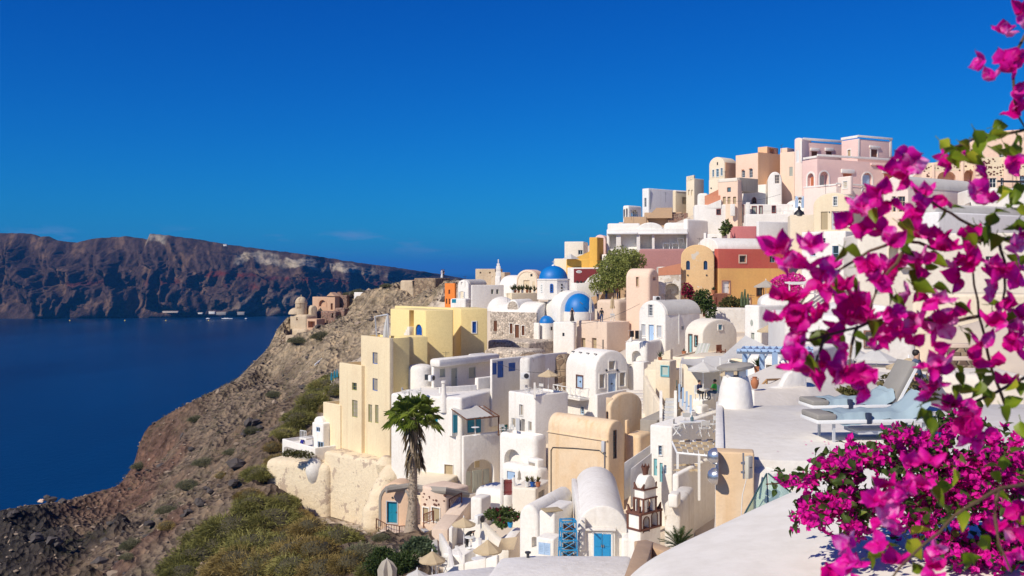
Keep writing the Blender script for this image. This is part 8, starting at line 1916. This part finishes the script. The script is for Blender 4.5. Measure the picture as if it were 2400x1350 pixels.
def scatter(me_list, name, parent, loc, size=1.0, q=None):
    o = bpy.data.objects.new(name, random.choice(me_list)); COL.objects.link(o); o.parent = parent; o.location = loc - ORG[parent.name]
    o.rotation_mode = 'QUATERNION'; o.rotation_quaternion = q or Quaternion(rnd_dir(), random.uniform(0, 6.28)); o.scale = (size,) * 3; return o
FM = [baked(flower_mesh(.034), NEARM, 'flower') for _ in range(6)]; LM = [baked(leaf_mesh(.031), NEARL, 'leaf') for _ in range(3)]
T0 = thing('bougainvillea_branch', 'out-of-focus magenta bougainvillea branches hanging in close from the right', 'bougainvillea', P(2440, 700, 1.6))
def stem(pts, r0, r1):
    v = [P(*p) for p in pts]; sm = []
    for a, b_ in zip(v, v[1:]): sm += [a.lerp(b_, t) for t in (0, .33, .66)]
    sm.append(v[-1]); sm = [sm[0]] + [(sm[i - 1] + sm[i] * 2 + sm[i + 1]) / 4 + rnd_dir() * .0015 for i in range(1, len(sm) - 1)] + [sm[-1]]
    MB().tube(sm, r0, 6, r1).build('branch', STEM, T0)
for pts in ([(2460, 290, 1.5), (2350, 315, 1.45), (2290, 325, 1.4), (2240, 345, 1.38), (2212, 348, 1.36)], [(2460, 590, 1.5), (2330, 552, 1.45), (2250, 515, 1.4), (2190, 475, 1.35), (2140, 440, 1.33)], [(2330, 552, 1.45), (2220, 590, 1.4), (2120, 560, 1.36), (2040, 585, 1.33), (1960, 640, 1.3), (1890, 685, 1.28), (1862, 740, 1.27)], [(2360, 960, 1.5), (2310, 820, 1.45), (2290, 700, 1.42), (2275, 600, 1.4)],
            [(2300, 740, 1.42), (2210, 760, 1.38), (2110, 735, 1.34), (2010, 765, 1.3), (1940, 785, 1.28), (1885, 800, 1.27), (1850, 830, 1.26)], [(2010, 765, 1.3), (1992, 820, 1.28), (1990, 870, 1.27)], [(1940, 785, 1.28), (1912, 840, 1.27), (1922, 870, 1.27)], [(2480, 1120, 1.35), (2340, 1145, 1.3), (2260, 1190, 1.27), (2200, 1250, 1.25), (2130, 1310, 1.22), (2070, 1370, 1.2)], [(2460, 860, 1.5), (2330, 920, 1.45), (2250, 960, 1.4), (2190, 930, 1.37)], [(2420, 40, 1.5), (2370, 150, 1.45), (2380, 260, 1.45), (2410, 320, 1.5)], [(2340, 1145, 1.3), (2330, 1240, 1.28), (2370, 1340, 1.27)], [(2130, 560, 1.36), (2100, 620, 1.33), (2060, 660, 1.3), (2040, 720, 1.3)], [(2340, 560, 1.45), (2360, 640, 1.42), (2340, 760, 1.4)]): stem(pts, .0028, .0012)
FC = [(2388, 40, 2), (2365, 95, 3), (2330, 160, 4), (2398, 130, 3), (2372, 222, 3), (2392, 262, 2), (2238, 385, 2), (2115, 385, 2), (2120, 425, 4), (2300, 420, 2), (2307, 455, 3), (2358, 395, 2), (2065, 470, 4), (2010, 508, 4), (2045, 548, 4), (2085, 555, 2), (2130, 480, 4), (2182, 482, 4), (2150, 530, 4), (2200, 548, 3), (1885, 570, 3), (1848, 603, 4), (1895, 640, 3), (1830, 585, 2), (1938, 615, 3), (1950, 650, 2), (2035, 630, 4), (2092, 628, 4), (2055, 668, 3), (1975, 685, 3), (1990, 705, 2), (1855, 690, 2), (1868, 730, 3), (1842, 756, 3), (1890, 748, 2), (1918, 735, 3), (1952, 752, 3), (2012, 735, 4), (2052, 718, 4), (2080, 735, 3), (1856, 798, 3), (1860, 830, 3), (1882, 858, 2), (1924, 862, 3), (1958, 850, 3), (1985, 888, 3), (2025, 890, 3), (1975, 825, 1), (2088, 778, 4), (2068, 802, 3), (2125, 795, 2), (2160, 755, 2), (2170, 622, 4), (2232, 640, 4), (2200, 600, 3), (2180, 690, 3), (2148, 702, 3), (2268, 572, 3), (2292, 610, 3), (2340, 622, 4), (2382, 650, 4), (2362, 702, 4), (2320, 662, 3), (2232, 752, 4), (2200, 792, 4), (2190, 832, 4), (2212, 880, 3), (2330, 762, 3), (2362, 802, 4), (2300, 832, 3), (2345, 880, 3), (2200, 920, 3), (2232, 950, 4), (2252, 1000, 3), (2292, 1015, 3), (2280, 960, 2), (2158, 1095, 3), (2140, 1160, 3), (2072, 1165, 4), (2060, 1205, 4), (2092, 1225, 3), (2065, 1255, 3), (1982, 1308, 3), (1950, 1340, 2), (2012, 1345, 2), (2090, 1330, 1), (2182, 1290, 3), (2192, 1335, 3), (2382, 1240, 3), (2372, 1290, 3), (2320, 1230, 2), (2395, 1180, 2), (2390, 760, 3), (2395, 560, 2)]
for x, y, n in FC:
    Y = 1.28 + max(0, (x - 1900)) * .0003 + random.uniform(-.06, .06); c = P(x, y, Y)
    for k in range(max(1, n - (n > 2))): scatter(FM, 'flower', T0, c + Vector((random.uniform(-1, 1), random.uniform(-.6, .6), random.uniform(-1, 1))) * .0085 * n ** .5, random.uniform(.62, .9))
LC = [(2100, 515), (2110, 580), (1990, 572), (2000, 640), (1942, 655), (2225, 482), (2372, 482), (2385, 440), (2290, 545), (2160, 622), (2178, 602), (2145, 662), (2190, 682), (2240, 720), (2315, 720), (2215, 335), (2232, 350), (2222, 362), (2258, 335), (2288, 300), (2335, 300), (2268, 352), (2322, 335), (2358, 345), (2372, 312), (2395, 298), (2300, 325), (2345, 365), (2312, 515), (2335, 492), (2258, 540), (2275, 520), (2150, 1200), (2062, 1292), (2122, 1265), (2180, 1135), (2240, 1195), (2292, 1262), (2250, 1322), (2332, 1160), (2388, 1205), (2278, 1300), (2022, 1302), (2150, 1320), (2060, 490), (2120, 600), (1930, 700), (1895, 790), (1905, 770), (1870, 850), (1955, 772), (1998, 790), (2040, 755), (2090, 690), (2170, 960), (2185, 985), (2160, 945), (2260, 905), (2300, 890), (2380, 900), (2350, 960), (2390, 1000), (2360, 1060), (2320, 1100), (2385, 1110), (2240, 1090), (2210, 1180), (2330, 560), (2360, 540), (2390, 610), (2350, 590), (2270, 780), (2295, 870), (2380, 720), (2310, 920), (2240, 860), (2345, 440), (2390, 500)]
for x, y in LC:
    for k in range(2):
        Y = 1.28 + max(0, (x - 1900)) * .0003 + random.uniform(-.05, .07); q = Quaternion((0, 1, 0), R(random.uniform(-30, 120))) @ Quaternion(rnd_dir(), random.uniform(0, .9)) @ Quaternion((1, 0, 0), random.uniform(-1.4, 1.4)); scatter(LM, 'leaf', T0, P(x + random.uniform(-14, 14), y + random.uniform(-14, 14), Y), random.uniform(.7, 1.05), q)
# the sharper bush a few metres out over the white vault
FM2 = [baked(flower_mesh(.042, 2), MAG, 'flower') for _ in range(5)]; LM2 = [baked(leaf_mesh(.06), leafy('bush_leaf', (.06, .10, .02), (.14, .20, .035), (.28, .30, .05), .4, .5, 12.0), 'leaf') for _ in range(3)]
T1 = thing('bougainvillea_bush', 'dense magenta bougainvillea bush spilling over the near white vault', 'bougainvillea', P(2350, 1380, 5.6))
BL = [(1975, 1085, 48, 22, 34, .1), (2030, 1070, 60, 26, 46, .12), (2110, 1030, 40, 28, 40, .1), (2190, 1040, 60, 30, 40, .2), (1930, 1095, 26, 24, 18, .05), (2120, 1090, 70, 30, 30, .7), (1880, 1130, 70, 10, 26, .3), (1960, 1120, 60, 14, 26, .75), (1990, 1160, 60, 20, 34, .25), (1910, 1205, 46, 30, 48, .05), (1960, 1185, 40, 22, 30, .2), (2000, 1235, 50, 28, 36, .3), (2110, 1150, 50, 50, 40, .6), (2230, 1110, 90, 60, 120, .12), (2330, 1080, 80, 60, 110, .12), (2180, 1160, 60, 46, 60, .2), (2300, 1180, 90, 60, 100, .15), (2380, 1130, 60, 80, 80, .12), (2290, 1310, 80, 50, 80, .1), (2370, 1270, 60, 70, 70, .3), (2220, 1280, 40, 30, 30, .4), (2240, 990, 60, 30, 30, .4), (2040, 1195, 40, 30, 26, .4), (2160, 1220, 60, 40, 40, .3)]
fl_n, rest_f, rest_l, lf_n = 0, MB(), MB(), 0
def merge(mb, me, M):
    o = len(mb.v); mb.v += [tuple(M @ v.co) for v in me.vertices]; mb.f += [[i + o for i in p.vertices] for p in me.polygons]; mb.m += [0] * len(me.polygons)
items = [(x + random.gauss(0, .45) * rx, y + random.gauss(0, .45) * ry, lf) for x, y, rx, ry, n, lf in BL for _ in range(int(n * 1.0))]
random.shuffle(items)
for x, y, lf in items:
    Y = 5.9 + random.gauss(0, .18) + max(0, 1150 - y) * .0012; c = P(x, y, Y)
    if random.random() > lf:
        for k in range(2):
            p = c + rnd_dir() * .035; q = Quaternion(rnd_dir(), random.uniform(0, 6.28)); sc_ = random.uniform(.8, 1.2)
            if fl_n < 300: scatter(FM2, 'flower', T1, p, sc_, q); fl_n += 1
            else: merge(rest_f, random.choice(FM2), Matrix.Translation(p) @ q.to_matrix().to_4x4() @ Matrix.Scale(sc_, 4))
    for k in range(3 if random.random() < lf + .4 else 0):
        p = c + rnd_dir() * .05 + Vector((0, .05, 0)); q = Quaternion(rnd_dir(), random.uniform(0, 6.28)); sc_ = random.uniform(.7, 1.2)
        if lf_n < 300: scatter(LM2, 'leaf', T1, p, sc_, q); lf_n += 1
        else: merge(rest_l, random.choice(LM2), Matrix.Translation(p) @ q.to_matrix().to_4x4() @ Matrix.Scale(sc_, 4))
o = rest_f.build('blossom_mass', MAG, T1, ang=180); o['kind'] = 'stuff'; o = rest_l.build('leaf_mass', MATS['bush_leaf'], T1, ang=180); o['kind'] = 'stuff'
for pts in ([(2420, 1200), (2300, 1120), (2180, 1090), (2060, 1090), (1950, 1110), (1860, 1130), (1795, 1135)], [(2420, 1260), (2280, 1210), (2120, 1180), (2000, 1185), (1900, 1215)], [(2300, 1120), (2200, 1060), (2120, 1030), (2040, 1060)], [(2420, 1330), (2300, 1290), (2180, 1240), (2060, 1235)], [(2420, 1100), (2320, 1040), (2240, 990)]):
    MB().tube([P(x, y, 5.95) for x, y in pts], .012, 6, .004).build('branch', STEM, T1)
pet = MB()
for _ in range(70):
    c = on_z(random.gauss(2060, 110), random.uniform(1030, 1074), ZT) + Vector((0, 0, .006)); a = random.uniform(0, 6.28); d = Vector((math.cos(a), math.sin(a), 0)) * .022; e_ = Vector((-d.y, d.x, .3 * .022)) * .6
    pet.add([c - d, c + e_, c + d, c - e_], [(0, 1, 2, 3)])
tag(pet.build('fallen_petals', MAG, ang=180), 'fallen magenta petals scattered on the white roof terrace', 'petals', None, 'stuff')
HAZE_D, HAZE_C = 0.000065, (0.06, 0.38, 1.0, 1)
# ================================================================== the air
hz = MB().box((0, 43000, 130), (88000, 45500, 235)).build('haze', [], None); hz.location = (0, 0, 0)
m = bpy.data.materials.new('haze_air'); m.use_nodes = True; n, l = m.node_tree.nodes, m.node_tree.links; n.remove(n['Principled BSDF'])
pv = n.new('ShaderNodeVolumePrincipled'); pv.inputs['Density'].default_value = HAZE_D; pv.inputs['Color'].default_value = HAZE_C; pv.inputs['Anisotropy'].default_value = 0.0
l.new(pv.outputs[0], n['Material Output'].inputs['Volume']); hz.data.materials.append(m); tag(hz, 'thin blue sea haze filling the caldera air', 'haze', None, 'stuff')
for c_ in list(bpy.data.meshes):
    if c_.users == 0: bpy.data.meshes.remove(c_)
